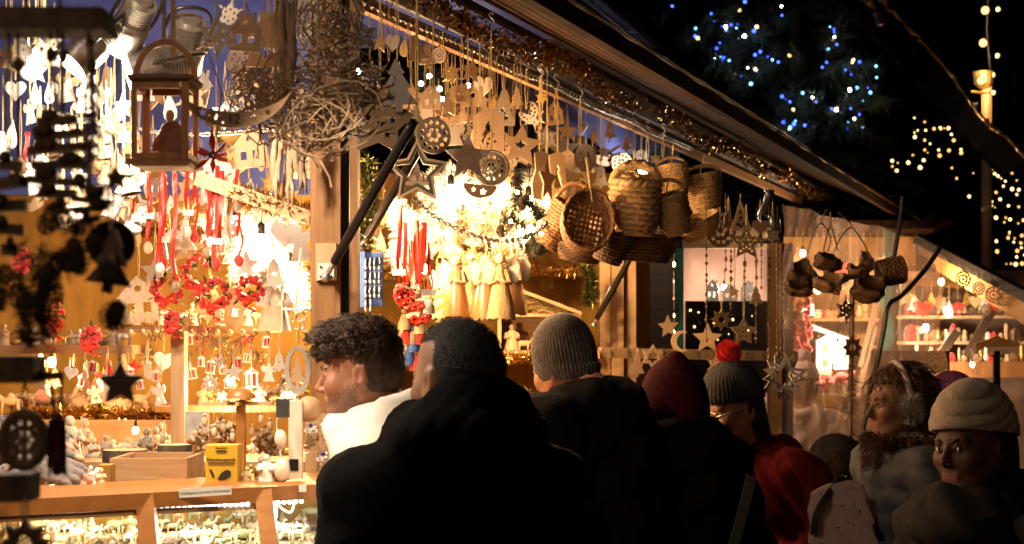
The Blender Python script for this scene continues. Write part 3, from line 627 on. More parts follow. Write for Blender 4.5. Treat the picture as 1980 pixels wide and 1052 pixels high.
strands(S(334 - cv(806, .2), d_) - s_ * .5, .006, .0012).build('cord', cord, t, (0, 0, s_ * .5))
# extra cords and hooks left empty on the chain
for i, u in enumerate((742, 752, 790, 856, 893, 936, 960, 994, 1018, 1046, 1075, 1122, 1168, 1226, 1252, 1282)):
    w = rnd(-.1, .0); d_ = FD(u, w); L = rnd(.09, .2); t = thing('gold_loop', 'empty gold cord loop on a steel hook, ' + ORDN[i] + ' from the left along the eave', 'cord', P(u, cv(u, w), d_), group='empty cord loops on the eave chain')
    strands(L, .01, .0011).build('loop', cord, t, (0, 0, -L)); b = MB()
    b.tube(path([(0, 0, -.004), (.008, 0, .004), (.008, 0, .014), (0, 0, .02), (-.007, 0, .03), (0, 0, .04), (.007, 0, .034)], 14), .0022, 5); b.build('hook', steel, t, smooth=True)
# ---------------------------------------------------------------- twig tangles, crescent with 12, large blurred cutouts near the lens
def tangle(u, v, rad, d, n, label, zs=1.0):
    mb = MB(); Rr = S(rad, d)
    for _ in range(n):
        c = rdir() * Rr * rnd(.1, .75); c.z *= zs; q = rnd(.018, .06); ax = rdir(); e1 = ax.orthogonal().normalized(); e2 = ax.cross(e1); a0 = rnd(0, 6); tr = rnd(2.5, 7)
        mb.tube([c + (e1 * math.cos(a0 + tr * k / 9) + e2 * math.sin(a0 + tr * k / 9)) * q * (1 + .05 * k) + ax * (k - 5) * rnd(.001, .006) for k in range(10)], rnd(.0010, .0018), 4, cap=False)
    for _ in range(n // 5):
        a = rdir() * Rr; b = a + rdir() * Rr * .9; a.z *= zs; b.z *= zs; mb.tube([a, (a + b) / 2 + rdir() * .01, b], .0022, 4)
    t = thing('twig_ball', label, 'twig ball', P(u, v, d), group='twig tangles hanging at the top'); mb.build('twigs', twig, t)
    strands(S(v + 60, d) - Rr * .6, .004, .0012).build('cord', greyc, t, (0, 0, Rr * .6)); return t
tangle(520, 175, 95, 3.1, 55, 'loose ball of curly brown twigs right of the crescent numbered twelve')
tangle(615, 225, 85, 3.0, 58, 'dense ball of dark twigs just above the top of the corner post')
tangle(688, 175, 75, 3.3, 40, 'tangle of twigs with a white fairy light, left of the zigzag pendant')
tangle(640, 65, 70, 3.2, 36, 'shadowy twig tangle at the top edge of the picture', 1.2)
d_ = 2.85; t = thing('crescent_ornament', 'wide wooden crescent with cut stars and the number twelve, beside the lantern', 'ornament', P(455, 205, d_)); k_ = S(1, d_)
ou = []; inn = []
for i in range(25):
    a = R(200 + 138 * i / 24); ou.append((k_ * (112 * math.cos(a) - 2), k_ * (95 * math.sin(a) + 52))); inn.append((k_ * (118 * math.cos(a) - 2), k_ * (64 * math.sin(a) + 52)))
lo = [ou + inn[::-1]] + [starp(5, k_ * 9, k_ * 4, (k_ * x, k_ * z)) for x, z in ((-63, -13), (-36, -22), (36, -22), (63, -13))] + [starp(5, k_ * 4, k_ * 1.8, (k_ * x, k_ * z)) for x, z in ((-50, -20), (22, -26), (50, -16), (-24, -32))]
put('panel', cut('crescent_outline', lo, .006, plyd), t); put('lettering', text_mesh('12', k_ * 27, inkm), t, (-k_ * 2, -.0045, -k_ * 27))
strands(S(240, d_), .1, .0012).build('cord', greyc, t, (0, 0, 0))
for (k, u, v, h, d, m_, lab) in [('house', 474, 60, 78, 2.95, ply, 'blurred brown house panel at the very top, above the crescent numbered twelve'),
     ('flake', 420, 70, 96, 2.95, pale, 'large blurred pale snowflake at the very top, right of the wooden lantern'), ('angelhole', 512, 75, 110, 3.0, ply, 'large blurred tan angel at the top, left of the twig tangles')]:
    orn(k, u, v, h, d, m_, lab, group='large blurred cutouts at the top', yaw=rnd(-15, 15), top=-40, cm=greyc)
for i, (u, v, h, d) in enumerate(((552, 95, 190, 3.0), (535, 310, 150, 4.0), (560, 315, 165, 4.02), (582, 300, 150, 3.98))):
    t = thing('driftwood_hanger', ['pale bundle of peeling sticks hanging at the top left of the twig balls', 'leftmost of three long driftwood strips beside the corner post', 'middle of three long driftwood strips beside the corner post', 'rightmost driftwood strip, touching the corner post'][i], 'ornament', P(u, v, d), group='driftwood hangings'); m = MB(); s_ = S(h, d)
    for k in range(9 if i == 0 else 3):
        x = rnd(-.5, .5) * s_ * (.25 if i == 0 else .12); m.tube([(x + rnd(-.008, .008), rnd(-.01, .01), s_ * (.5 - j / 5)) for j in range(6)], [.003, .006, .008, .008, .006, .002], 5)
    m.build('sticks', drift, t, smooth=True); strands(S(v + 30, d) - s_ * .5 if i == 0 else .3, .004, .0012).build('cord', greyc, t, (0, 0, s_ * .48))
# ---------------------------------------------------------------- wooden lantern with a carved figure
d_ = 2.85; k_ = S(1, d_); t = thing('wooden_lantern', 'square wooden lantern with a hoop handle hanging at upper left, carved figure inside', 'lantern', P(320, 330, d_))
lan = mat('lantern_wood', (.44, .165, .045), .45, c2=(.30, .105, .028), sc=5, st=(8, 8, 1), bump=.12); land = mat('lantern_dark_wood', (.16, .07, .03), .4, c2=(.1, .045, .02), sc=6)
hw = k_ * 55; H = k_ * 180
m = MB(); m.lathe([(0, 0), (hw * 1.30, k_ * 4), (hw * 1.60, k_ * 10), (hw * 1.60, k_ * 15), (hw * 1.46, k_ * 18), (0, k_ * 18)], n=4, M=Matrix.Rotation(R(45), 3, 'Z')); m.build('base', lan, t)
m = MB(); m.lathe([(0, H - k_ * 16), (hw * 1.42, H - k_ * 16), (hw * 1.56, H - k_ * 10), (hw * 1.58, H - k_ * 3), (hw * 1.3, H), (0, H)], n=4, M=Matrix.Rotation(R(45), 3, 'Z')); m.build('roof', land, t)
m = MB()
for a in range(4):
    M_ = Matrix.Rotation(R(90 * a), 3, 'Z'); z0 = k_ * 18; z1 = H - k_ * 16
    m.box(M_ @ Vector((hw - k_ * 7, -hw + k_ * 5, (z0 + z1) / 2)), (k_ * 14, k_ * 9, z1 - z0 - .001), M_)
    m.box(M_ @ Vector((-k_ * 6, -hw + k_ * 5.4, z0 + k_ * 5.5)), (2 * hw - k_ * 26, k_ * 8, k_ * 11), M_); m.box(M_ @ Vector((-k_ * 6, -hw + k_ * 5.4, z1 - k_ * 6)), (2 * hw - k_ * 26, k_ * 8, k_ * 12), M_)
m.build('frame', lan, t)
m = MB(); pts = [(k_ * 57 * math.cos(a), 0, H - k_ * 4 + k_ * 72 * math.sin(a)) for a in [R(180 * i / 24) for i in range(25)]]
for i in range(24): m.beam(pts[i], pts[i + 1], k_ * 12, k_ * 5, up=(0, 1, 0))
m.build('hoop', lan, t)
m = MB(); m.lathe([(0, H), (k_ * 24, H), (k_ * 25, H + k_ * 5), (k_ * 10, H + k_ * 8), (0, H + k_ * 8)], n=20); m.build('cap', blackp, t, smooth=True)
m = MB(); m.box((-k_ * 3, 0, H + k_ * 140), (k_ * 7, .003, k_ * 146)); m.box((k_ * 10, .02, H + k_ * 130), (k_ * 9, .003, k_ * 170)); m.build('strap', drift, t)
fig = thing('carved_figure', 'carved kneeling figure in brown robe standing inside the wooden lantern', 'figurine', P(320, 330, d_) + Vector((k_ * 12, 0, k_ * 18)))
robe = mat('painted_brown_robe', (.30, .13, .07), .5, c2=(.2, .08, .045), sc=60, bump=.2)
m = MB(); m.lathe([(k_ * 30, 0), (k_ * 28, k_ * 14), (k_ * 25, k_ * 45), (k_ * 20, k_ * 68), (k_ * 8, k_ * 78), (0, k_ * 80)], n=16, sy=.7); m.ell((-k_ * 20, -k_ * 8, k_ * 40), (k_ * 10, k_ * 8, k_ * 26), rot=Matrix.Rotation(R(35), 3, 'Y')); m.build('robe', robe, fig, smooth=True)
m = MB(); m.ell((-k_ * 3, -k_ * 2, k_ * 88), (k_ * 9, k_ * 9, k_ * 12)); m.build('head', carved, fig, smooth=True); m = MB(); m.tube([(-k_ * 14, -k_ * 10, k_ * 44), (-k_ * 30, -k_ * 12, k_ * 36)], k_ * 5, 6); m.build('hand', carved, fig, smooth=True)
t = thing('felt_poinsettia', 'red felt poinsettia with long petals hanging at the lower right corner of the lantern', 'flower', P(412, 300, 2.85)); m = MB(); k_ = S(1, 2.85)
for i in range(8):
    a = R(i * 45 + rnd(-15, 15)); L = k_ * rnd(22, 50); dx = Vector((math.cos(a), rnd(-.5, .3), math.sin(a) * .6)).normalized(); e = dx.orthogonal().normalized() * k_ * 7
    m.add([(0, 0, 0), dx * L * .5 + e, dx * L + Vector((0, 0, k_ * 6)), dx * L * .5 - e], [(0, 1, 2, 3)]); m.add([dx * L * .5 + e + Vector((0, .003, 0)), Vector((0, .003, 0)), dx * L * .5 - e + Vector((0, .003, 0)), dx * L + Vector((0, .003, 0))], [(0, 1, 2, 3)])
m.build('petals', red, t); m = MB(); [m.ell(rdir() * k_ * 6, k_ * 4, 6, 4) for _ in range(7)]; m.build('berries', conem, t, smooth=True)
# ---------------------------------------------------------------- dark blurred things close to the lens, far left
NB = 1.75
def near(name, mb, m_, label, cat, u, v, d=NB, sm=True): return solo(name, mb, m_, label, cat, P(u, v, d), 'dark things hanging close on the left', sm)
k_ = S(1, NB)
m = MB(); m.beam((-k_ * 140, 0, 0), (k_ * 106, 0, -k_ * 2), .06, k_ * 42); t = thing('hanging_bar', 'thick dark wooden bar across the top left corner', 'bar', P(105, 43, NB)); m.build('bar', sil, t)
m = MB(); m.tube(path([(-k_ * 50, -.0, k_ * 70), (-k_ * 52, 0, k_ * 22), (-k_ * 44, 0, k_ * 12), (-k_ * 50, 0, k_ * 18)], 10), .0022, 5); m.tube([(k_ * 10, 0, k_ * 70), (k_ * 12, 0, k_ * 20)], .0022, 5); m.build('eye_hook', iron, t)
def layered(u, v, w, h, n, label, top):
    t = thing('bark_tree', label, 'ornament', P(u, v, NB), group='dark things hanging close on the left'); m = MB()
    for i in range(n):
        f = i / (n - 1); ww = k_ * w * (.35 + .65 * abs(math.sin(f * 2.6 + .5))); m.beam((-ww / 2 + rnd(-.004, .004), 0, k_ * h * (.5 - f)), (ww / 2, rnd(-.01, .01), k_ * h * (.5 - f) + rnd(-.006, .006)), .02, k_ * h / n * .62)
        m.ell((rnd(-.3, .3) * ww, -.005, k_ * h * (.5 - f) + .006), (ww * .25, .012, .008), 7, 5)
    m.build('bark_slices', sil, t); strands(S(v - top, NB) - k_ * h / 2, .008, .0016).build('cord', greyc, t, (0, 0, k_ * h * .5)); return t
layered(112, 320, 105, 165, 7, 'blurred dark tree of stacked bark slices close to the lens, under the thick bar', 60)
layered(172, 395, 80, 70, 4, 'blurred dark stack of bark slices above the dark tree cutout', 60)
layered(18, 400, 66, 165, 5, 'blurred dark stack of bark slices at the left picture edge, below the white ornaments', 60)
def bunch(u, v, w, h, label, n=26):
    t = thing('cone_bunch', label, 'ornament', P(u, v, NB), group='dark things hanging close on the left'); m = MB()
    l = MB()
    for q in range(max(5, n // 4)):
        c = Vector((rnd(-.45, .45) * w * k_, rnd(-.02, .02), rnd(-.45, .45) * h * k_)); Mx = Matrix.Rotation(rnd(-.9, .9), 3, 'Y'); L = rnd(.020, .034); wd = L * .72
        for i in range(40):
            f = (i + .5) / 40; r_ = wd * .5 * math.sin(math.pi * min(1, f * .85 + .12)) ** .7; a = i * 2.4; o_ = Vector((math.cos(a), math.sin(a), -.35)); e = Vector((-math.sin(a), math.cos(a), 0)) * wd * .16; b = Vector((0, 0, L * (.48 - f * .96)))
            m.add([c + Mx @ (b + o_ * r_ * .25), c + Mx @ (b + o_ * r_ + e), c + Mx @ (b + o_ * r_ * 1.1 - Vector((0, 0, .002))), c + Mx @ (b + o_ * r_ - e)], [(0, 1, 2, 3)])
        e2 = rdir(); e2.y *= .4; needles(l, [c, c + e2 * .03], .022, 60, .0007)
    l.build('needles', greend, t)
    m.build('cones', sil, t, smooth=False); return t
def pinecone(u, v, L, wdt, d, label, m_=None, tilt=0, group='dark things hanging close on the left'):
    t = thing('pine_cone', label, 'pine cone', P(u, v, d), group=group); s_ = S(1, d); m = MB(); Mx = Matrix.Rotation(R(tilt), 3, 'Y')
    m.ell((0, 0, 0), (s_ * wdt * .3, s_ * wdt * .3, s_ * L * .45), 8, 8, rot=Mx)
    for i in range(70):
        f = (i + .5) / 70; z = s_ * L * (.48 - f * .96); r_ = s_ * wdt * .5 * math.sin(math.pi * min(1, f * .85 + .12)) ** .7; a = i * 2.4; o_ = Vector((math.cos(a), math.sin(a), -.35)); e = Vector((-math.sin(a), math.cos(a), 0)) * s_ * wdt * .12
        b = Vector((0, 0, z)); c = b + o_ * r_; m.add([Mx @ (b + o_ * r_ * .3), Mx @ (c * 1.0 + e), Mx @ (c + o_ * s_ * 3 - Vector((0, 0, s_ * 2))), Mx @ (c - e)], [(0, 1, 2, 3)])
    m.build('scales', m_ or sil, t); return t
bunch(135, 460, 120, 130, 'blurred dark bunch of cones and twigs left of the dark tree cutout', 42)
bunch(72, 600, 70, 150, 'blurred dark bunch of cones and twigs above the dark medallion', 30)
bunch(20, 590, 70, 170, 'blurred dark bunch of cones at the left picture edge', 30)
pinecone(222, 607, 62, 60, NB, 'blurred dark pine cone hanging below the dark tree cutout', tilt=20)
pinecone(148, 492, 80, 54, NB - .05, 'blurred dark pine cone in the middle of the dark cluster', tilt=-15)
pinecone(88, 540, 76, 55, NB - .03, 'blurred dark pine cone left in the dark cluster, near the picture edge', tilt=8)
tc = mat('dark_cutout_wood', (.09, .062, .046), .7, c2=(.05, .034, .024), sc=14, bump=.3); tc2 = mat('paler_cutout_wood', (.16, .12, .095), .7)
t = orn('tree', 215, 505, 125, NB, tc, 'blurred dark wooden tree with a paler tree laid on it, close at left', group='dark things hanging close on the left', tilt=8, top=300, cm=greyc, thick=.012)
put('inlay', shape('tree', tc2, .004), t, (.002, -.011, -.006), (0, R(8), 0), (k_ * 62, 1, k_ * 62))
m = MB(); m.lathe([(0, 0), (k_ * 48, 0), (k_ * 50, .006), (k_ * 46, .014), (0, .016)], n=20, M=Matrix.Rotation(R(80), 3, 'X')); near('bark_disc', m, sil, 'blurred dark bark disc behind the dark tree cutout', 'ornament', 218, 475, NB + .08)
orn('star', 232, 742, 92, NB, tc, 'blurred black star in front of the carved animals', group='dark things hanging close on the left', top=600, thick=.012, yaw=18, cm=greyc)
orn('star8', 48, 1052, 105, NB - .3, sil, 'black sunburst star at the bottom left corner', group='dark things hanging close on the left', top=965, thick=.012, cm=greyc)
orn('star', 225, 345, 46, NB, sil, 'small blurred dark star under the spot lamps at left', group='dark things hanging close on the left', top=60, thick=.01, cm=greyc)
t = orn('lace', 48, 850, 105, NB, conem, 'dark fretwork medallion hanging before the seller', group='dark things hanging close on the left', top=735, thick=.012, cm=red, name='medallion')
m = MB(); m.tube([(k_ * 40 * math.cos(a), -.004, k_ * 50 * math.sin(a)) for a in [2 * math.pi * i / 30 for i in range(30)]], .006, 6, closed=True); m.build('rim', bark, t)
t = thing('tassel', 'dark red tassel with long fringe hanging in front of the grey glove', 'tassel', P(110, 820, NB), group='dark things hanging close on the left'); m = MB()
tas = mat('dark_red_fringe', (.05, .012, .01), .7)
for i in range(60): x = rnd(-1, 1); m.tube([(x * k_ * 12, rnd(-.01, .01), k_ * 10), (x * k_ * 16 + rnd(-.002, .002), rnd(-.012, .012), -k_ * rnd(80, 100))], .0011, 4)
m.build('fringe', tas, t); m = MB(); m.lathe([(.0, k_ * 22), (k_ * 9, k_ * 18), (k_ * 12, k_ * 8), (k_ * 13, 0)], n=12); [m.tube([(s_ * .003, 0, k_ * 20), (s_ * .006, 0, k_ * 100)], .0016, 4) for s_ in (-1, 1)]; m.build('knot', tas, t, smooth=True)
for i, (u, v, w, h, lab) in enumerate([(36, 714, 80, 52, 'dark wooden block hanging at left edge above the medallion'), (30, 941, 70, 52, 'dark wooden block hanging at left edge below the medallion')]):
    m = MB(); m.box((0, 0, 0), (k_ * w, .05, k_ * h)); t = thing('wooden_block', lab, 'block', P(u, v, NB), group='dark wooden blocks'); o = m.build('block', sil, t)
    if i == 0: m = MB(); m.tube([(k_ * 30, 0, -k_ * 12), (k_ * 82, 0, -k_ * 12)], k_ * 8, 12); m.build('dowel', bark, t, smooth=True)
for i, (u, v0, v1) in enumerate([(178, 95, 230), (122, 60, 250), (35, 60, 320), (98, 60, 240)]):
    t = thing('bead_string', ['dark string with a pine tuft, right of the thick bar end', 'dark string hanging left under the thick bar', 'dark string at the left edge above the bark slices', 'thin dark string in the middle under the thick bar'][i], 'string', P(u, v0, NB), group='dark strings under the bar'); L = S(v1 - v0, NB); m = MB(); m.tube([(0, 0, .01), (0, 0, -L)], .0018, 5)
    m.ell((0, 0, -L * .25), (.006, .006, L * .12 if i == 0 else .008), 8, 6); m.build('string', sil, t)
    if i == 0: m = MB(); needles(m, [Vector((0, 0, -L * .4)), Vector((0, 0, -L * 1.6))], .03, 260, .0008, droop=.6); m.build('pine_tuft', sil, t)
# ---------------------------------------------------------------- left bay: white ornaments, ribbons, wreaths
G2 = 'white ornaments hanging under the spot lamps'
ks = ['angelhole', 'drop', 'bell', 'drophole', 'star', 'angel', 'heart', 'flake', 'bird', 'house']
pts = [(12, 110), (30, 175), (22, 260), (45, 95), (58, 215), (70, 140), (78, 290), (95, 180), (105, 100), (118, 240), (130, 165), (138, 305), (150, 120), (158, 215), (172, 165), (190, 185), (196, 265), (205, 150), (215, 235), (225, 310), (40, 330), (62, 400), (150, 385), (205, 400), (238, 205), (240, 265)]
pts += [(rnd(5, 250), rnd(70, 420)) for _ in range(4)]
pts.sort()
for i, (u, v) in enumerate(pts):
    k = ks[(i * 3) % 10]; nm = {'angelhole': 'angel', 'drop': 'drop', 'bell': 'bell', 'drophole': 'pierced drop', 'star': 'star', 'angel': 'angel', 'heart': 'heart', 'flake': 'snowflake', 'bird': 'bird', 'house': 'house'}[k]
    orn(k, u, v, rnd(40, 66), rnd(3.75, 4.35), white if i % 3 else ply, ('bright white ' if i % 3 else 'pale wooden ') + nm + ' ornament, ' + ORDN[i] + ' from the left in the dazzling upper left crowd', group=G2, yaw=rnd(-50, 50), tilt=rnd(-10, 10), top=v - rnd(90, 150), cm=cord)
chain('bright_chain', [P(60, 200, 4.3), P(130, 222, 4.35), P(220, 240, 4.4), P(330, 258, 4.5), P(430, 258, 4.6), P(520, 250, 4.6)], 'pale metal chain strung behind the white ornaments and the wooden lantern', .02, .0024, steel)
for i, (k, u, v, h, d, m_, lab) in enumerate([
    ('starframe', 415, 350, 105, 4.55, white, 'large white outlined star on a ribbon, right of the red ribbons'), ('starframe', 335, 425, 90, 4.6, white, 'white outlined star behind the red ribbons, above the wreaths'), ('star6', 372, 372, 70, 4.7, ply, 'pale six pointed star frame among the red ribbons'),
    ('starframe', 262, 400, 70, 4.6, white, 'white outlined star left of the red ribbons'), ('house', 482, 285, 78, 4.4, ply, 'tan house ornament hanging right of the crescent numbered twelve'), ('house', 445, 590, 76, 4.72, ply, 'tan cut house standing at right above the peg shelf'), ('treehole', 405, 575, 90, 4.74, ply, 'tan cut tree standing on the peg shelf behind the red wreaths'),
    ('star', 300, 525, 60, 4.7, pale, 'pale star hanging left of the red wreaths'), ('bell', 505, 300, 62, 4.4, ply, 'tan bell ornament hanging beside the driftwood strips'), ('house', 268, 578, 92, 4.74, pale, 'pale cut house village at the left end of the peg shelf'), ('star', 362, 480, 70, 4.72, ply, 'tan star hanging behind the upper red wreath'), ('heart', 552, 455, 60, 4.6, white, 'white heart glowing beside the bare bulb'), ('angel', 580, 470, 70, 4.6, white, 'white angel glowing between bulb and corner post'),
    ('flake', 450, 440, 64, 4.62, white, 'white snowflake glowing left of the bare bulb'), ('star', 475, 512, 60, 4.58, white, 'white star glowing below the bare bulb'), ('bell', 530, 530, 60, 4.62, white, 'white bell glowing below right of the bare bulb')]):
    orn(k, u, v, h, d, m_, lab, group='ornaments of the left bay', yaw=rnd(-14, 14), tilt=rnd(-8, 8), top=v - h * .5 - 60)
ex = [(rnd(235, 590), rnd(300, 500)) for _ in range(30)]; ex.sort()
for i, (u, v) in enumerate(ex):
    k = ['star', 'flake', 'angelhole', 'bell', 'heart', 'starframe', 'tree', 'drop', 'house', 'bird'][(i * 7) % 10]; m_ = (white, ply, pale, golds)[i % 4]
    orn(k, u, v, rnd(44, 74), rnd(4.7, 5.3), m_, f'{("white", "tan", "whitewashed", "golden")[i % 4]} {NM.get(k, k)}, {ORDN[i]} from the left, back rows of the left bay', group='crowded back rows of the left bay', yaw=rnd(-30, 30), tilt=rnd(-10, 10), top=v - rnd(60, 120))
ex = [(rnd(236, 600), rnd(150, 330)) for _ in range(30)]; ex.sort()
for i, (u, v) in enumerate(ex):
    k = ['flake', 'star', 'drophole', 'lace', 'angel', 'starframe', 'bell', 'house', 'star6', 'bird'][(i * 7) % 10]; m_ = (ply, pale, golds, ply, white)[i % 5]
    orn(k, u, v, rnd(40, 76), rnd(4.3, 5.2), m_, f'{("tan", "whitewashed", "golden", "tan", "white")[i % 5]} {NM.get(k, k)}, {ORDN[i]} from the left under the blue roof lining', group='ornaments under the blue roof lining', yaw=rnd(-40, 40), tilt=rnd(-12, 12), top=v - rnd(60, 120))
ex = [(rnd(30, 330), rnd(692, 765)) for _ in range(24)]; ex.sort()
for i, (u, v) in enumerate(ex):
    k = ['star', 'heart', 'bell', 'angelhole', 'tree', 'drop'][(i * 5) % 6]; m_ = (ply, white, red, pale)[i % 4]
    orn(k, u, v, rnd(24, 44), rnd(4.45, 4.8), m_, f'small {("tan", "white", "red", "whitewashed")[i % 4]} {NM.get(k, k)}, {ORDN[i]} from the left above the carved animals', group='small ornaments above the carved animals', yaw=rnd(-40, 40), tilt=rnd(-12, 12), top=v - rnd(30, 60))
ex = [(rnd(700, 1060), rnd(400, 500)) for _ in range(22)]; ex.sort()
for i, (u, v) in enumerate(ex):
    k = ['star', 'bell', 'angelhole', 'flake', 'heart', 'tree', 'drop', 'house'][(i * 3) % 8]; m_ = (golds, ply, white)[i % 3]
    orn(k, u, v, rnd(34, 60), rnd(5.7, 6.5), m_, f'{("golden", "tan", "white")[i % 3]} {NM.get(k, k)}, {ORDN[i]} from the left, back of the middle bay', group='ornaments at the back of the middle bay', yaw=rnd(-30, 30), tilt=rnd(-10, 10), top=v - rnd(60, 120))
G3 = 'red ribbons hanging in the left bay'
rb = [(52, 255, 320), (187, 300, 360), (252, 330, 440), (286, 335, 470), (309, 330, 510), (316, 340, 500), (338, 335, 545), (362, 300, 440), (376, 330, 450), (399, 330, 480), (407, 345, 460), (418, 320, 500), (428, 330, 470), (460, 290, 390), (462, 410, 495)]
def ribbon_strip(mb, top, L, wd, wave=.006, ph=0):
    n = 14; vs = []
    for i in range(n + 1):
        f = i / n; a = ph + f * 2.2 + .5 * math.sin(f * 9 + ph); c = top + Vector((wave * math.sin(f * 7 + ph) * f, wave * math.cos(f * 5 + ph) * f, -L * f)); e = Vector((math.cos(a * .5), math.sin(a * .5), 0)) * wd / 2
        vs += [c - e, c + e]
    mb.add(vs, [(2 * i, 2 * i + 1, 2 * i + 3, 2 * i + 2) for i in range(n)])
for i, (u, v0, v1) in enumerate(rb):
    d = rnd(4.15, 4.5); t = thing('red_ribbon', 'long red satin ribbon with a small pendant, ' + ORDN[i] + ' of the red ribbons from the left', 'ribbon', P(u, v0, d), group=G3); L = S(v1 - v0, d); m = MB()
    ribbon_strip(m, Vector((0, 0, 0)), L, .011, ph=i); ribbon_strip(m, Vector((.004, .004, 0)), L, .009, ph=i + 2); m.build('ribbon', ribbon, t)
    if i > 2 and i % 2: m = MB(); m.box((.004, -.012, -L * rnd(.6, .9)), (.028, .001, .015)); m.build('price_tag', paperw, t)
    m = MB(); m.ell((0, 0, -L - .012), (.012, .012, .016), 10, 7); m.build('pendant', (carved, white, red)[i % 3], t, smooth=True)
for i, (u, v0, v1) in enumerate([(444, 340, 470), (284, 330, 400)]):
    d = 4.3; t = thing('white_ribbon', ['white satin ribbon right of the red ribbons', 'white satin ribbon left of the red ribbons'][i], 'ribbon', P(u, v0, d)); m = MB(); ribbon_strip(m, Vector((0, 0, 0)), S(v1 - v0, d), .012, ph=i); m.build('ribbon', wribbon, t)
leafd = mat('dark_green_leaf', (.03, .055, .02), .6)
def wreath(u, v, rad, d, label, grp='red berry wreaths', bow=True, ring=True, bm=None):
    t = thing('berry_wreath', label, 'wreath', P(u, v, d), group=grp); s_ = S(rad, d); m = MB(); l = MB()
    for _ in range(70):
        a = rnd(0, 6.28); c = Vector((math.cos(a) * s_ * (.75 if ring else rnd(0, .8)), 0, math.sin(a) * s_ * .7)) + rdir() * s_ * .25
        if random.random() < .72: m.ell(c, rnd(.004, .0085), 7, 5)
        else: e = rdir(); f = e.orthogonal().normalized() * .005; l.add([c, c + e * .012 + f, c + e * .026, c + e * .012 - f], [(0, 1, 2, 3)])
    m.build('berries', bm or red, t, smooth=True); l.build('leaves', leafd if bm is None else drift, t)
    if bow:
        b = MB()
        for sx in (-1, 1):
            b.tube(path([(0, -s_ * .3, -s_ * .55), (sx * s_ * .5, -s_ * .4, -s_ * .3), (sx * s_ * .62, -s_ * .35, -s_ * .7), (0, -s_ * .3, -s_ * .6)], 12), .0045, 5); ribbon_strip(b, Vector((sx * .004, -s_ * .35, -s_ * .6)), s_ * rnd(.8, 1.1), .012, .02 * sx, sx)
        b.build('bow', ribbon, t)
    return t
wreath(322, 562, 30, 4.45, 'red berry wreath with a bright bow, leftmost of the wreaths over the peg shelf'); wreath(388, 530, 40, 4.5, 'largest red berry wreath, hung highest over the peg shelf'); wreath(414, 570, 34, 4.42, 'red berry wreath just below the largest wreath'); wreath(482, 560, 28, 4.5, 'small red berry wreath at the right beside the glowing white branches')
wreath(333, 622, 20, 4.3, 'red bow with a pine cone hanging in front of the peg shelf', ring=False)
wreath(44, 505, 24, 4.4, 'red berry bunch at far left behind the dark cluster', ring=False, bow=False); wreath(105, 610, 30, 4.4, 'red berry bunch low at left behind the dark pine cones', ring=False); wreath(175, 655, 24, 4.35, 'small red bow by the plank at left', ring=False)
def flocked(u, v, rad, d, label):
    t = thing('flocked_branch', label, 'branch', P(u, v, d), group='white flocked branches by the bulbs'); m = MB(); s_ = S(rad, d)
    for _ in range(9):
        e = rdir(); e.y *= .5; needles(m, path([Vector((0, 0, 0)), e * s_ * .5, e * s_ + Vector((0, 0, -.02))], 6), .035, 150, .0016)
    m.build('needles', whiten, t); return t
for a in [(480, 450, 55, 4.85, 'white flocked branch left of the glaring bulb by the corner post'), (545, 500, 60, 4.85, 'white flocked branch under the glaring bulb by the corner post'), (500, 545, 55, 4.7, 'lowest white flocked branch by the corner post, glowing'), (560, 430, 45, 4.9, 'white flocked branch touching the corner post'), (860, 355, 48, 5.6, 'white flocked branch under the star with the tiny village'), (905, 380, 45, 5.7, 'white flocked branch below the deer disc'), (1040, 385, 48, 6.05, 'white flocked branch beside the pine garland'), (815, 430, 50, 5.4, 'white flocked branch behind the lower gas strut'), (790, 480, 40, 5.4, 'white flocked branch above the red ribbons of the middle bay')]: flocked(*a)
for a in [(455, 480, 50, 4.75, 'white flocked branch between the red ribbons and the glaring bulbs'), (520, 430, 50, 4.8, 'topmost white flocked branch by the corner post'), (575, 545, 40, 4.8, 'white flocked branch low against the corner post'), (940, 372, 50, 5.7, 'white flocked branch behind the crescent boat pendant'), (835, 395, 46, 5.5, 'white flocked branch left of the bulb under the village star'), (765, 420, 44, 5.1, 'white flocked branch beside the green and gold tinsel'), (1020, 350, 44, 6.0, 'white flocked branch above the pine garland'), (985, 470, 36, 5.8, 'small white flocked branch above the white hooks'), (420, 400, 40, 4.9, 'small white flocked branch behind the white outlined star'), (850, 470, 40, 5.6, 'white flocked branch behind the sagging chain')]: flocked(*a)
# tinsel garlands
def tinsel(name, pts, rad, n, label, ln=.03, wd=.0022, m_=None, cat='garland', core=None):
    pts = [Vector(p) for p in pts]; o = pts[0].copy(); m = MB(); pp = path([p - o for p in pts], 40); foil(m, pp, rad, n, ln, wd); t = thing(name, label, cat, o, group='gold tinsel garlands'); m.build('foil', m_ or gold, t)
    m = MB(); m.tube(pp, rad * .3, 6); m.build('core', core or golds, t); return t
tinsel('tinsel_garland', [P(60, 800, 4.86), P(150, 804, 4.86), P(240, 802, 4.86), P(325, 806, 4.86)], .014, 1500, 'gold tinsel along the shelf under the carved animals')
tinsel('tinsel_garland', [P(455, 372, 4.2), P(520, 392, 4.2), P(600, 414, 4.2)], .016, 1100, 'gold tinsel wound round the slanting rail left of the corner post')
tinsel('tinsel_garland', [P(780, 693, 6.26), P(900, 696, 6.26), P(1040, 690, 6.26)], .016, 1400, 'gold tinsel along the shelf under the nativity hut')
tinsel('tinsel_garland', [P(740, 530, 6.45), P(860, 525, 6.45), P(1000, 524, 6.45), P(1118, 520, 6.45)], .015, 1200, 'gold tinsel along the upper shelf of the middle bay')
tinsel('tinsel_garland', [P(530, 538, 4.9), P(600, 533, 4.9)], .014, 400, 'short gold tinsel on the yellow wall left of the corner post')
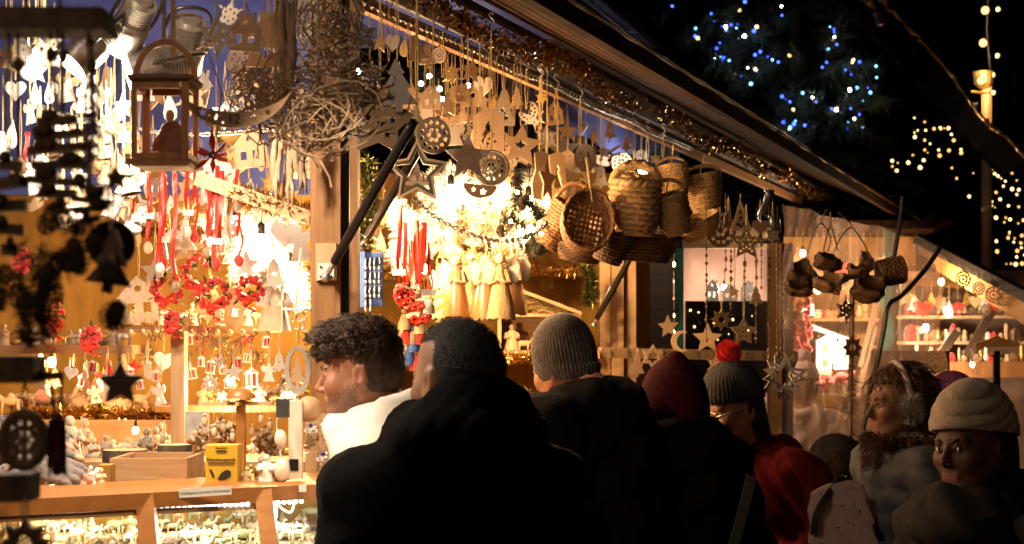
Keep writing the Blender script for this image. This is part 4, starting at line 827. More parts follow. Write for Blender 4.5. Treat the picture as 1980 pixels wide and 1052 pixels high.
tinsel('tinsel_garland', [P(240, 455, 5.1), P(310, 448, 5.1), P(400, 452, 5.1)], .014, 600, 'gold tinsel on the yellow wall behind the red ribbons')
grt = mat('green_gold_tinsel', (.20, .16, .04), .3, .8, c2=(.05, .07, .02), sc=70)
tinsel('tinsel_garland', [P(712, 310, 4.9), P(716, 380, 4.9), P(706, 440, 4.9), P(700, 500, 4.9)], .028, 1100, 'green and gold tinsel hanging down beside the corner post', m_=grt, core=leafd)
tinsel('tinsel_garland', [P(1135, 515, 6.3), P(1142, 545, 6.3), P(1140, 585, 6.3)], .03, 700, 'short green and gold tinsel left of the end posts', m_=grt, core=leafd)
tinsel('tinsel_garland', [P(1215, 500, 6.7), P(1212, 570, 6.7), P(1216, 690, 6.7)], .026, 1100, 'long green and gold tinsel hanging right of the end posts', m_=grt, core=leafd)
gdark = mat('old_gold_leaf', (.62, .38, .09), .2, .9, c2=(.14, .085, .025), sc=70)
gp = [FL(3.9 + i * .35, .09, 2.575 + .02 * math.sin(i * 1.7)) for i in range(26)]
def leafgarland(a, b, label):
    pp = [p - gp[a] for p in gp[a:b]]; m = MB(); q = path(pp, 80); k = len(q) - 1
    L = sum((q[i + 1] - q[i]).length for i in range(k))
    for _ in range(int(850 * L)):
        t_ = random.random() * k; i = min(int(t_), k - 1); p = lerp(q[i], q[i + 1], t_ - i) + rdir() * rnd(.005, .045); d = rdir(); e = d.orthogonal().normalized(); s_ = rnd(.006, .013)
        m.add([p - d * s_, p + e * s_ * .6, p + d * s_, p - e * s_ * .6], [(0, 1, 2, 3)])
    t = thing('leaf_garland', label, 'garland', gp[a], group='old gold garlands under the flap'); m.build('leaves', gdark, t); m = MB(); m.tube(q, .007, 5); m.build('core', sil, t)
leafgarland(0, 8, 'thick old gold leaf garland under the flap, the upper length near the top edge'); leafgarland(8, 15, 'old gold leaf garland under the flap, the middle length above the baskets'); leafgarland(15, 23, 'old gold leaf garland under the flap, the far lower length before the plastic sheet')
# ---------------------------------------------------------------- small carvings
def fig_mesh(kind, m_, seed):
    r_ = random.Random(seed); m = MB()
    if kind == 'robed':
        m.lathe([(.30, 0), (.29, .05), (.22, .35), (.2, .55), (.19, .66), (.12, .76), (.07, .78), (0, .785)], n=12, sy=.75); m.ell((0, -.02, .87), (.095, .1, .125), 10, 8); m.lathe([(.11, .84), (.11, .9), (.08, .97), (0, 1.0)], n=10)
        for s in (-1, 1): m.tube(path([(s * .19, 0, .66), (s * .25, -.1, .48), (s * r_.uniform(.02, .16), -.24, r_.uniform(.46, .62))], 6), [.075, .075, .07, .065, .06, .055, .045], 7)
        if r_.random() < .5: m.tube([(.17, -.25, .0), (.18, -.24, 1.05)], .02, 6)
    elif kind == 'kneel':
        m.ell((0, .05, .2), (.26, .36, .22), 12, 8); m.ell((0, -.02, .45), (.2, .19, .28), 12, 8); m.ell((0, -.08, .78), (.1, .11, .13), 10, 8); m.lathe([(.115, .78), (.11, .86), (.06, .93), (0, .94)], (0, -.06, 0), n=10)
        for s in (-1, 1): m.tube([(s * .18, -.02, .6), (s * .18, -.2, .45), (s * .03, -.3, .55)], [.07, .06, .04], 7)
    elif kind == 'angel':
        m.lathe([(.32, 0), (.25, .3), (.15, .62), (.06, .72), (0, .72)], n=12, sy=.8); m.ell((0, 0, .82), (.1, .1, .12), 10, 8)
        for s in (-1, 1): m.prism([(s * .06, .6), (s * .3, .85), (s * .46, .8), (s * .42, .5), (s * .26, .35), (s * .08, .45)][::s], .08, .12)
        m.tube([(-.16, -.02, .6), (0, -.28, .55), (.16, -.02, .6)], .055, 7)
    else:
        cam_ = kind == 'camel'; lg = {'camel': .42, 'horse': .42, 'cow': .34, 'sheep': .24, 'lying': .08}[kind]; bz = lg + .16; b = {'camel': .4, 'horse': .38, 'cow': .44, 'sheep': .34, 'lying': .42}[kind]
        m.ell((0, 0, bz), (b, .15, .17), 12, 8)
        if cam_: m.ell((-.02, 0, bz + .17), (.14, .09, .14), 10, 6)
        if kind == 'sheep': [m.ell((r_.uniform(-.3, .3), r_.uniform(-.1, .1), bz + r_.uniform(-.05, .12)), .09, 7, 5) for _ in range(12)]
        if lg > .1:
            for sx in (-1, 1):
                for sy in (-1, 1): x = sx * b * .68 + r_.uniform(-.04, .04); m.tube([(x, sy * .09, bz), (x + .02 * sx, sy * .09, lg * .5), (x - .01, sy * .09, 0)], [.075, .045, .035], 7); 
        else:
            for sx in (-1, 1): m.tube([(sx * .25, -.1, .1), (sx * .38, -.2, .05), (sx * .15, -.24, .05)], [.07, .05, .04], 7)
        hz = {'camel': .42, 'horse': .36, 'cow': .16, 'sheep': .12, 'lying': .34}[kind]; nx = b * .8; hx = nx + (.22 if hz > .2 else .2)
        m.tube(path([(nx - .06, 0, bz + .03), (nx + .1, 0, bz + hz * .4), (hx - .02, 0, bz + hz)], 6), [.13, .12, .11, .1, .09, .08, .075], 8)
        m.ell((hx + .07, 0, bz + hz - .02), (.14, .06, .065), 10, 7, rot=Matrix.Rotation(R(25), 3, 'Y'))
        for s in (-1, 1): m.ell((hx - .03, s * .05, bz + hz + .07), (.02, .018, .05), 6, 5)
        m.tube([(-b * .95, 0, bz + .06), (-b * 1.1, 0, bz - .1), (-b * 1.08, 0, bz - .26)], [.03, .025, .03], 6)
    return m.mesh(kind + '_carving', m_, True)
FM = {}
def figure(kind, u, v, h, d, m_, label, grp, yaw=None, seed=0):
    k = (kind, m_.name, seed % 3)
    if k not in FM: FM[k] = fig_mesh(kind, m_, seed % 3 + 11)
    hh = {'camel': 1.1, 'horse': 1.0, 'cow': .74, 'sheep': .56, 'lying': .66, 'robed': 1.0, 'kneel': .95, 'angel': .95}[kind]
    o = put({'robed': 'robed_figurine', 'kneel': 'kneeling_figurine', 'angel': 'angel_figurine', 'lying': 'lying_animal_figurine'}.get(kind, kind + '_figurine'), FM[k], None, P(u, v, d), (0, 0, R(rnd(-40, 40) if yaw is None else yaw)), S(h, d) / hh); return tag(o, label, 'figurine', grp)
an = [('cow', 45, 52), ('cow', 85, 48), ('horse', 118, 60), ('sheep', 152, 38), ('cow', 190, 62), ('camel', 212, 66), ('horse', 268, 58), ('lying', 302, 48), ('sheep', 230, 34), ('camel', 20, 58), ('cow', 60, 40), ('sheep', 135, 30)]
an.sort(key=lambda a: a[1])
for i, (k, u, h) in enumerate(an): figure(k, u, 806, h, 4.98 + .05 * (i % 3), carved, f'carved {"lying animal" if k == "lying" else k}, {ORDN[i]} from the left on the tinsel edged animal shelf', 'carved animals on the shelf', rnd(-25, 25) + (180 if i % 3 == 0 else 0), i)
pf = [('robed', 135, 78, 0), ('robed', 163, 74, 1), ('kneel', 180, 42, 0), ('robed', 205, 46, 2), ('kneel', 222, 38, 1), ('sheep', 240, 30, 0), ('cow', 262, 42, 1), ('robed', 284, 58, 0), ('robed', 300, 60, 1), ('kneel', 316, 44, 0), ('camel', 250, 50, 1), ('robed', 148, 60, 2), ('robed', 380, 56, 1), ('robed', 312, 66, 2)]
pf.sort(key=lambda a: a[1])
for i, (k, u, h, s) in enumerate(pf): figure(k, u, 893, h * 1.15, 4.35 + .06 * (i % 3), carvedp if s != 1 else carved, f'painted {"kneeling figure" if k == "kneel" else "robed figure" if k == "robed" else k}, {ORDN[i]} from the left on the lower figure shelf', 'painted nativity figures on the lower shelf', None, i)
for i, (k, u, h) in enumerate([('robed', 262, 26), ('sheep', 285, 18), ('robed', 345, 22), ('kneel', 372, 22), ('sheep', 395, 18), ('robed', 420, 26), ('robed', 462, 30), ('angel', 478, 30)]):
    figure(k, u, 628, h, 4.8, carved, f'tiny pale {"robed figure" if k == "robed" else "kneeling figure" if k == "kneel" else k}, {ORDN[i]} from the left on the peg shelf', 'tiny carvings on the peg shelf', None, i)
# figures and boxes crowding the shelves
def row(n, u0, u1, v, d, h0, h1, what, grp, kinds=('robed', 'kneel', 'angel', 'sheep', 'robed', 'cow')):
    for i in range(n):
        k = kinds[i % len(kinds)]; u = lerp(u0, u1, (i + .5) / n) + rnd(-3, 3); hh = rnd(h0, h1) * (.6 if k in ('sheep', 'cow') else 1)
        figure(k, u, v, hh, d + rnd(-.05, .06), (carved, white, carvedp, golds)[(i * 3) % 4], f'{("pale", "white", "painted", "golden")[(i * 3) % 4]} {"kneeling figure" if k == "kneel" else "robed figure" if k == "robed" else k}, {ORDN[i]} from the left {what}', grp, None, i)
ha = [(rnd(0, 255), rnd(70, 430)) for _ in range(28)]; ha.sort()
for i, (u, v) in enumerate(ha):
    d = rnd(3.7, 4.3); h = rnd(44, 74); k = ('angel', 'robed', 'kneel')[i % 3]; kk_ = (k, white.name, i % 3); m_ = (white, carved)[i % 2]
    t = thing('hanging_carving', f'hanging {("white", "pale")[i % 2]} carved {("angel", "robed figure", "kneeling figure")[i % 3]}, {ORDN[i]} from the left in the upper left crowd', 'carving', P(u, v, d), R(rnd(-60, 60)), 'carved figures hanging at the upper left'); s_ = S(h, d)
    if (k, m_.name, i % 3) not in FM: FM[(k, m_.name, i % 3)] = fig_mesh(k, m_, i % 3 + 11)
    put('figure', FM[(k, m_.name, i % 3)], t, (0, 0, -s_ * .5), (rnd(-.3, .3), rnd(-.4, .4), 0), s_); strands(S(rnd(90, 150), d), .004, .0011).build('cord', cord, t, (0, 0, s_ * .45))
row(9, 60, 200, 943, 3.66, 30, 46, 'on the glass case beside the gloved hand', 'carvings on the glass case beside the glove', ('kneel', 'robed', 'sheep', 'angel'))
row(7, 468, 560, 937, 3.74, 34, 60, 'on the glass case right of the yellow carton', 'carvings on the glass case right of the carton', ('robed', 'angel', 'kneel'))
row(14, 385, 600, 786, 4.68, 34, 62, 'on the shelf behind the miniature lanterns', 'carvings on the shelf behind the miniature lanterns')
row(12, 360, 600, 893, 4.45, 34, 56, 'on the lower shelf behind the yellow carton', 'carvings on the lower shelf behind the carton')
row(12, 0, 250, 668, 4.72, 28, 46, 'on the plank at far left', 'carvings on the plank at far left')
row(12, 705, 1000, 528, 6.58, 34, 60, 'on the upper shelf of the middle bay', 'carvings on the upper shelf of the middle bay')
row(8, 700, 960, 678, 6.45, 40, 66, 'on the shelf left of the nativity hut', 'carvings left of the nativity hut')
row(10, 245, 520, 629, 4.86, 26, 44, 'standing at the back of the peg shelf', 'carvings at the back of the peg shelf')
tag(put('draped_doll', fig_mesh('robed', whiten, 4), None, P(530, 640, 4.7), (0, 0, 0), S(110, 4.7)), 'tall white draped doll standing beside the corner post', 'doll')
# miniature lanterns under the peg shelf
def minilantern():
    t = thing('miniature_lantern', 'x', 'lantern'); m = MB()
    for a in range(6):
        c, s = math.cos(R(60 * a)), math.sin(R(60 * a)); m.tube([(.36 * c, .36 * s, -.4), (.36 * c, .36 * s, .2)], .05, 5)
    m.lathe([(0, -.5), (.46, -.5), (.46, -.42), (.4, -.4), (0, -.4)], n=6); m.build('frame', pale, t)
    m = MB(); m.lathe([(.5, .18), (.48, .24), (.3, .36), (.12, .42), (.1, .5), (0, .5)], n=6); m.build('roof', pale, t)
    m = MB(); m.lathe([(.31, -.4), (.31, .18)], n=6); m.build('pane', red, t); m = MB(); m.tube([(0, 0, .5), (0, 0, 1.3)], .03, 4); m.build('cord', greyc, t); return t
ml0 = keep(minilantern())
ml = [(178, 708, 26), (250, 722, 30), (285, 706, 22), (302, 726, 24), (318, 700, 24), (388, 698, 22), (365, 655, 24), (408, 708, 28), (430, 712, 22), (460, 700, 24), (487, 730, 40), (515, 660, 24), (440, 740, 22), (372, 720, 26), (400, 740, 24), (160, 735, 26), (270, 742, 22), (478, 690, 22), (342, 735, 22)]
ml.sort()
for i, (u, v, h) in enumerate(ml):
    d = rnd(4.45, 4.7); o = ml0 if i == 0 else dup(ml0, (0, 0, 0)); o.location = P(u, v, d); s_ = S(h, d); o.scale = (s_ * .8, s_ * .8, s_); o.rotation_euler = (rnd(-.15, .15), rnd(-.2, .2), rnd(0, 1)); o['label'] = f'miniature red and white lantern, {ORDN[i]} from the left under the shelves'; o['group'] = 'miniature lanterns hanging under the peg shelf'
for i, (u, v, rad) in enumerate([(300, 650, 24), (395, 655, 30), (430, 668, 30), (470, 660, 26), (290, 690, 22), (350, 690, 24), (495, 690, 20)]):
    d = 4.72; t = thing('dried_bunch', f'bunch of dried twigs and berries, {ORDN[i]} from the left under the peg shelf', 'dried bunch', P(u, v, d), group='dried bunches under the peg shelf'); m = MB()
    for _ in range(24): e = rdir() * S(rad, d); m.tube([(0, 0, S(rad, d) * .6), e * .6, e], .0016, 4)
    m.build('twigs', twig, t); m = MB(); [m.ell(rdir() * S(rad, d) * rnd(.3, 1), .005, 6, 4) for _ in range(12)]; m.build('berries', red if i % 2 else golds, t, smooth=True)
for i, (u, v, k) in enumerate([(408, 742, 'star8'), (425, 700, 'flake'), (540, 700, 'bell'), (452, 720, 'star'), (352, 712, 'heart'), (520, 720, 'angel'), (470, 765, 'bird')]): orn(k, u, v, 36, 4.4, pale, f'small pale {SHP and {"star8":"sunburst","flake":"snowflake","bell":"bell","star":"star","heart":"heart","angel":"angel","bird":"bird"}[k]} ornament hanging among the miniature lanterns', group='small ornaments among the lanterns', yaw=rnd(-30, 30), top=v - 55)
# bowl, wood slices, trays, pyramid, box
m = MB(); m.lathe([(0, 0), (.02, 0), (.028, .012), (.031, .02), (.029, .02), (.024, .008), (0, .006)], n=20); solo('small_bowl', m, sil, 'small dark bowl on the plank above the animals', 'bowl', P(192, 668, 4.62), smooth=True)
for i, (u, w, h, lab) in enumerate([(242, 86, 24, 'wide bark edged wood slice at left before the painted figures'), (338, 66, 34, 'bark edged wood slice at right beside the shelf post')]):
    d = 4.05; t = thing('wood_slice', lab, 'wood slice', P(u, 893, d), group='bark edged wood slices'); rr = S(w / 2, d); hh = S(h, d); m = MB(); m.lathe([(rr, 0), (rr * 1.02, hh * .5), (rr, hh - .001)], n=24); m.build('bark', bark, t); m = MB(); m.lathe([(rr * .98, hh - .0005), (0, hh)], n=24); m.build('cut_face', timberl, t)
d_ = 3.75; a = P(213, 946, d_); b = P(362, 886, d_); t = thing('wooden_tray', 'open pale wooden tray on the counter beside the gloved hand', 'tray', ((a.x + b.x) / 2, d_ + .1, a.z)); W_ = b.x - a.x; H_ = b.z - a.z; m = MB()
m.box((0, -.1, H_ / 2), (W_, .01, H_)); m.build('front_board', timberx, t); m = MB(); m.box((0, .1, H_ / 2), (W_, .01, H_)); m.build('back_board', timberx, t); m = MB()
for s in (-1, 1): m = MB(); m.box((s * (W_ / 2 - .005), 0, H_ / 2), (.01, .188, H_ * .98)); m.build('side_board', timberx, t)
m = MB(); m.box((0, 0, .004), (W_ - .022, .188, .006)); m.build('bottom', timberx, t)
m = MB(); m.box((0, 0, S(24, 3.7)), (S(24, 3.7), .05, S(48, 3.7))); m2 = solo('yellow_block', m, yell, 'small dull yellow block between the gloved hand and the wooden tray', 'block', P(206, 946, 3.7))
d_ = 3.68; a = P(397, 937, d_); b = P(459, 861, d_); t = thing('carton', 'yellow carton with black lettering and a picture, standing on the glass case', 'carton', ((a.x + b.x) / 2, d_ + .03, a.z)); W_ = b.x - a.x; H_ = b.z - a.z
m = MB(); m.box((0, 0, H_ / 2), (W_, .06, H_)); m.build('box', papery, t); put('lettering', text_mesh('Beleuchtungstrafo', W_ * .125, inkm), t, (0, -.0306, H_ * .635)); put('lettering', text_mesh('Beleuchtung', W_ * .075, inkm), t, (0, -.0306, H_ * .93))
m = MB(); [m.box((0, -.0305, H_ * z), (W_ * wd, .0008, H_ * .012)) for z, wd in ((.565, .86), (.535, .8), (.50, .84), (.80, .3))]; m.prism([(-W_ * .2, H_ * .83), (W_ * .2, H_ * .83), (W_ * .12, H_ * .87), (-W_ * .12, H_ * .87)], -.031, -.0302); m.build('print', inkm, t)
m = MB(); m.prism([(W_ * x, H_ * z) for x, z in ((-.12, .14), (.0, .3), (.16, .38), (.3, .34), (.3, .2), (.12, .12), (-.02, .1))], -.0312, -.0302); m.prism([(W_ * x, H_ * z) for x, z in ((-.38, .38), (-.3, .38), (-.2, .2), (-.26, .16))], -.0312, -.0302); m.build('picture', inkm, t)
t = thing('christmas_pyramid', 'reddish wooden christmas pyramid with umbrella top and hanging carvings behind the yellow carton', 'christmas pyramid', P(466, 938, 3.85)); k_ = S(1, 3.85); m = MB()
m.box((0, 0, k_ * 82), (k_ * 17, k_ * 17, k_ * 164)); m.build('post', orange, t); m = MB(); m.lathe([(k_ * 30, k_ * 168), (k_ * 28, k_ * 176), (k_ * 16, k_ * 186), (0, k_ * 190)], n=20); m.build('umbrella', orange, t, smooth=True)
m = MB(); m.beam((-k_ * 75, 0, k_ * 158), (k_ * 60, 0, k_ * 158), k_ * 6, k_ * 7); m.beam((0, -k_ * 50, k_ * 158), (0, k_ * 50, k_ * 158), k_ * 6, k_ * 6.8); m.build('crossbar', timberl, t)
for i in range(8):
    x = k_ * (-70 + i * 18); L = k_ * rnd(20, 60); m = MB(); m.tube([(x, 0, k_ * 156), (x, 0, k_ * 156 - L)], .001, 4); m.ell((x, 0, k_ * 150 - L), (k_ * 6, k_ * 5, k_ * 11), 8, 6); m.ell((x, 0, k_ * 163 - L), k_ * 4, 7, 5); m.build('pendant', carved, t, smooth=True)
for i, (u, v) in enumerate([(390, 850), (425, 835), (452, 838), (508, 850), (525, 860)]):
    wreath(u, v, 20, 3.95, f'brown dried flower bunch, {ORDN[i]} from the left around the christmas pyramid', 'dried flower bunches round the pyramid', False, False, drift)
m = MB(); a = P(357, 850, 4.3); b = P(400, 796, 4.3); m.box(((a.x + b.x) / 2, 4.32, (a.z + b.z) / 2), (b.x - a.x, .03, b.z - a.z)); mb_ = mat('grey_marbled_card', (.5, .47, .43), .6, c2=(.3, .28, .27), sc=30); o = m.build('marbled_box', mb_); tag(o, 'grey marbled box beside the shelf post', 'box')
# cables, plug, wooden ball, oval arch, hooks beside the post
k_ = S(1, 3.7); t = thing('power_strip', 'cream cable switch box with hanging plug and coiled white cord on the post', 'power strip', P(572, 850, 3.7)); m = MB(); m.box((0, 0, 0), (k_ * 26, .02, k_ * 150)); m.build('housing', ceram, t)
m = MB(); m.box((-k_ * 2, -.012, -k_ * 48), (k_ * 17, .006, k_ * 22)); m.build('socket', blackp, t); m = MB(); m.tube(path([(-k_ * 16, -.01, k_ * 80), (-k_ * 34, -.01, k_ * 40), (-k_ * 32, -.01, 0), (-k_ * 24, -.01, -k_ * 60), (-k_ * 26, -.01, -k_ * 100), (-k_ * 40, -.01, -k_ * 118), (-k_ * 10, -.01, -k_ * 140), (-k_ * 4, -.01, -k_ * 112), (-k_ * 34, -.012, -k_ * 98), (-k_ * 36, -.01, -k_ * 150)], 60), .0026, 6); m.build('cable', ceram, t, smooth=True)
m = MB(); m.ell((-k_ * 25, -.015, -k_ * 58), (k_ * 16, .016, k_ * 24), 14, 10); m.ell((-k_ * 28, -.012, k_ * 2), (k_ * 12, .012, k_ * 18), 12, 8); m.build('plug', ceram, t, smooth=True)
m = MB(); m.box((0, 0, 0), (S(25, 3.66), .014, S(36, 3.66))); solo('grey_socket', m, mat('dark_grey_plastic', (.045, .043, .042), .5), 'dark grey plastic switch hanging left of the wooden ball', 'switch', P(547, 789, 3.66))
m = MB(); m.ell((0, 0, 0), S(25, 3.72), 24, 16); solo('wooden_ball', m, timberl, 'smooth pale wooden ball in front of the corner post', 'ball', P(597, 791, 3.72), smooth=True)
s_ = S(95, 3.75); el = [(.27 * math.cos(a), .5 * math.sin(a)) for a in [2 * math.pi * k / 36 for k in range(36)]]; ei = [(.17 * math.cos(a), .38 * math.sin(a) + .03) for a in [2 * math.pi * k / 30 for k in range(30)]]
SHP['oval'] = [el, ei]; t = orn('oval', 576, 716, 95, 3.75, pale, 'pale oval arch with a small tree inside, left of the corner post', thick=.014, top=640); put('tree', shape('tree', ply), t, (0, -.004, -.002), (0, 0, 0), (s_ * .5, 1, s_ * .62))
m = MB(); m.box((0, 0, 0), (S(6, 3.78), .006, S(170, 3.78))); solo('yellow_ruler', m, mat('yellow_lacquer', (.7, .36, .03), .4), 'thin yellow stick leaning upright against the corner post', 'stick', P(599, 690, 3.78))
t = thing('wire_rings', 'loose wire rings hanging on the left face of the corner post', 'rings', P(585, 610, 3.8)); m = MB()
for (x, z, r_) in ((-18, 4, 9), (-4, -2, 10), (8, 6, 8), (-8, -16, 12), (4, -20, 11)): m.tube([(k_ * (x + r_ * math.cos(a)), rnd(-.004, .004), k_ * (z + r_ * math.sin(a))) for a in [k * math.pi / 8 for k in range(16)]], .0015, 5, closed=True)
m.build('rings', steel, t, smooth=True); m = MB(); m.tube([(-k_ * 40, 0, k_ * 12), (k_ * 16, 0, k_ * 12)], .0025, 5); m.build('bar', steel, t)
m = MB(); m.tube(path([P(582, 480, 4.3) - P(572, 560, 4.3), P(576, 545, 4.3) - P(572, 560, 4.3), P(571, 600, 4.3) - P(572, 560, 4.3)], 8), .0035, 5); solo('white_cable', m, ceram, 'white cable running down left of the corner post', 'cable', P(572, 560, 4.3))
# ---------------------------------------------------------------- glass display case
A = P(-60, 972, 3.2); B = P(508, 946, 3.55); C_ = P(640, 936, 3.64); t = thing('display_case', 'slanted glass display case with orange wooden frame and led strip at lower left', 'display case', A); k_ = S(1, 3.4)
def rel(p): return p - A
m = MB(); m.beam(rel(A) + Vector((0, 0, -k_ * 12)), rel(C_) + Vector((0, 0, -k_ * 12)), .04, k_ * 30); m.build('top_rail', orange, t)
m = MB(); m.beam(rel(A) + Vector((0, -.003, -k_ * 33)), rel(B) + Vector((0, -.003, -k_ * 33)), .02, k_ * 10); m.build('lower_moulding', brownb, t)
dn = Vector((.062, -.17, -.30)); 
for (u, v, d) in ((284, 962, 3.41), (512, 952, 3.55), (-58, 975, 3.2)):
    p = rel(P(u, v, d)) + Vector((0, -.012, 0)); m = MB(); m.beam(p, p + dn, k_ * 34, .03, up=(0, -1, .4)); m.build('slanted_strut', orange, t)
m = MB(); a, b = rel(A) + Vector((0, .008, -k_ * 30)), rel(C_) + Vector((0, .008, -k_ * 30)); m.quad(a, b, b + dn, a + dn); m.build('glass_pane', glass, t)
m = MB(); a, b = rel(A), rel(C_); m.add([a + Vector((0, .02, .001)), b + Vector((0, .02, .001)), b + Vector((0, .36, .001)), a + Vector((0, .36, .001))], [(0, 1, 2, 3)]); m.build('top_board', orange, t)
m = MB(); m.add([a + Vector((0, .36, 0)), b + Vector((0, .36, 0)), b + Vector((0, .36, -.42)), a + Vector((0, .36, -.42))], [(0, 1, 2, 3)]); m.build('back_board', yell, t)
fl = MB(); fl.add([a + Vector((0, -.2, -.34)), b + Vector((0, -.2, -.34)), b + Vector((0, .36, -.34)), a + Vector((0, .36, -.34))], [(0, 1, 2, 3)]); fl.build('floor_board', timberl, t)
for i, (u0, u1) in enumerate(((306, 484), (532, 588))):
    m = MB(); n = int((u1 - u0) / 11); dd = 3.43 if i == 0 else 3.58; vv = 978 if i == 0 else 972
    ls = MB(); ls.beam(rel(P(u0, vv - 7, dd + .012)), rel(P(u1, vv - 10, dd + .09)), .012, .004); so_ = ls.build('led_strip', ceram, t)
    for k in range(n): m.ell(rel(lerp(P(u0, vv, dd), P(u1, vv - 3, dd + .08), (k + .5) / n)), .0048, 8, 6)
    m.build('led', bulbled, so_)
    point('led_light', rel(P((u0 + u1) / 2, vv + 14, dd + .06)), 4.5 if i == 0 else 2, (.92, .97, .86), .04, t)
point('led_light', rel(P(140, 985, 3.42)), 4, (1, .92, .66), .04, t)
m = MB(); m.box((0, 0, 0), (.106, .002, .018)); sg = tag(m.build('case_sign', paperw, None, P(397, 951, 3.425)), 'narrow white paper strip with handwriting on the orange case rail', 'sign'); sg.rotation_euler = (0, R(-3.2), R(6)); put('lettering', text_mesh('Holzfiguren aus dem Grödnertal', .0076, inkl), sg, (0, -.0016, 0))
m = MB(); m.box((0, 0, 0), (.016, .002, .016)); sg = tag(m.build('case_sign', paperw, None, P(585, 944, 3.56)), 'small white paper slip at the right end of the orange case rail', 'sign'); sg.rotation_euler = (0, 0, R(6))
mossy = mat('mossy_painted', (.40, .36, .20), .55, c2=(.22, .24, .12), sc=25)
kk = ['robed', 'kneel', 'sheep', 'cow', 'angel', 'lying', 'camel', 'horse']
n = 0
for row, (v, dd, h, du) in enumerate(((1012, .24, 30, 27), (1030, .12, 30, 25), (1050, .02, 30, 24), (1075, -.07, 34, 27))):
    u = -20 + row * 9
    while u < 640:
        k = kk[(n * 5 + row) % 8]; d = 3.27 + (u + 60) / 570 * .35 + dd + rnd(-.02, .02); pale_ = u < 300; n += 1
        figure(k, u + rnd(-5, 5), v + rnd(-6, 6), h * rnd(.75, 1.3) * (1.15 if pale_ and k in ('angel', 'robed') else .9), d, (carved, white, mossy)[n % 3] if pale_ else (mossy, carvedp, mossy, carved)[n % 4],
               ('small pale carving crowded behind the left pane of the display case' if u < 290 else 'tiny mossy painted carving crowded under the led strip of the display case' if u < 505 else 'tiny carving behind the rightmost pane of the display case'), 'carvings in the left pane' if u < 290 else 'carvings in the middle pane' if u < 505 else 'carvings in the right pane', None, n)
        u += du * rnd(.8, 1.25)
for row, (dd, z) in enumerate(((.24, 1012), (.12, 1030), (.02, 1050))):
    m = MB(); pa = rel(P(-40, z + 1, 3.28 + dd)); pb_ = rel(P(640, z - 4, 3.7 + dd)); m.beam(pa + Vector((0, 0, -.006)), pb_ + Vector((0, 0, -.006)), .09, .006); m.build('display_step', straw, t)
# ---------------------------------------------------------------- people
skin = mat('fair_skin', (.42, .20, .12), .5, c2=(.35, .15, .09), sc=40, bump=.06, sub=.12); lipm = mat('lips', (.36, .13, .10), .45); stub = mat('stubble_skin', (.24, .125, .085), .6, c2=(.15, .08, .055), sc=160, bump=.2)
skind = mat('tan_skin', (.26, .125, .07), .55, c2=(.2, .09, .05), sc=40, bump=.06, sub=.1); skinb = mat('brown_skin', (.115, .05, .027), .62, c2=(.08, .034, .018), sc=60, bump=.12, sub=.15, spec=.25); lipb = mat('brown_lips', (.15, .05, .042), .4)
hairb = mat('brown_hair', (.085, .046, .026), .5, c2=(.04, .022, .013), sc=70, st=(1, 1, .25), bump=.4); hairk = mat('black_hair', (.012, .008, .006), .6, c2=(.006, .005, .004), sc=160, bump=.4); hairr = mat('chestnut_hair', (.11, .04, .016), .4, c2=(.05, .02, .009), sc=50, st=(5, 5, .3), bump=.5); buzz = mat('buzz_cut_hair', (.017, .011, .008), .8, c2=(.030, .018, .012), sc=200, bump=.3)
eyew = mat('eye_white', (.7, .66, .62), .15); eyed = mat('dark_iris', (.02, .012, .008), .1)
blackc = mat('black_cloth', (.0036, .0032, .0032), .95, c2=(.002, .002, .002), sc=60, bump=.3, spec=.05); trou = mat('dark_trousers', (.012, .012, .016), .9, spec=.08); shoe = mat('black_leather', (.01, .01, .01), .4)
whitec = mat('white_jacket_cloth', (.76, .71, .66), .8, c2=(.70, .65, .6), sc=9, bump=.3, sheen=.2, spec=.08); redc = mat('wine_red_cloth', (.12, .007, .009), .85, c2=(.09, .007, .009), sc=40, bump=.3, spec=.08); greyp = mat('grey_quilted_cloth', (.088, .088, .095), .7, c2=(.06, .06, .065), sc=12, bump=.25, spec=.08); dgrey = mat('charcoal_cloth', (.022, .017, .015), .85, c2=(.02, .016, .014), sc=30, bump=.3, spec=.08)
knitg = mat('grey_rib_knit', (.085, .076, .074), .95, c2=(.05, .045, .044), sc=120, bump=.5, sheen=.25, spec=.08); knitr = mat('wine_red_knit', (.040, .003, .004), .95, c2=(.022, .002, .0025), sc=90, bump=.4, spec=.08); knitd = mat('charcoal_knit', (.055, .05, .048), .95, c2=(.035, .032, .03), sc=110, bump=.5, spec=.08); knitb = mat('beige_wool', (.36, .27, .19), .95, c2=(.33, .25, .175), sc=130, bump=.6, sheen=.3, spec=.08); knitp = mat('pink_wool', (.6, .4, .33), .9, sheen=.3)
redw = mat('bright_red_wool', (.60, .02, .015), .9, c2=(.4, .012, .01), sc=90, bump=.5); fur = mat('brown_fur', (.22, .115, .05), .8, c2=(.1, .05, .022), sc=40); furg = mat('grey_plush', (.42, .37, .32), .9, c2=(.3, .26, .22), sc=60, bump=.5); dfur = mat('dark_grey_fur', (.020, .016, .014), .95, c2=(.009, .007, .006), sc=50, spec=.08)
def skull(p): return U(sE(p, (0, .012, .028), (.078, .1, .092)), sE(p, (0, .03, -.01), (.07, .085, .08)), .03)
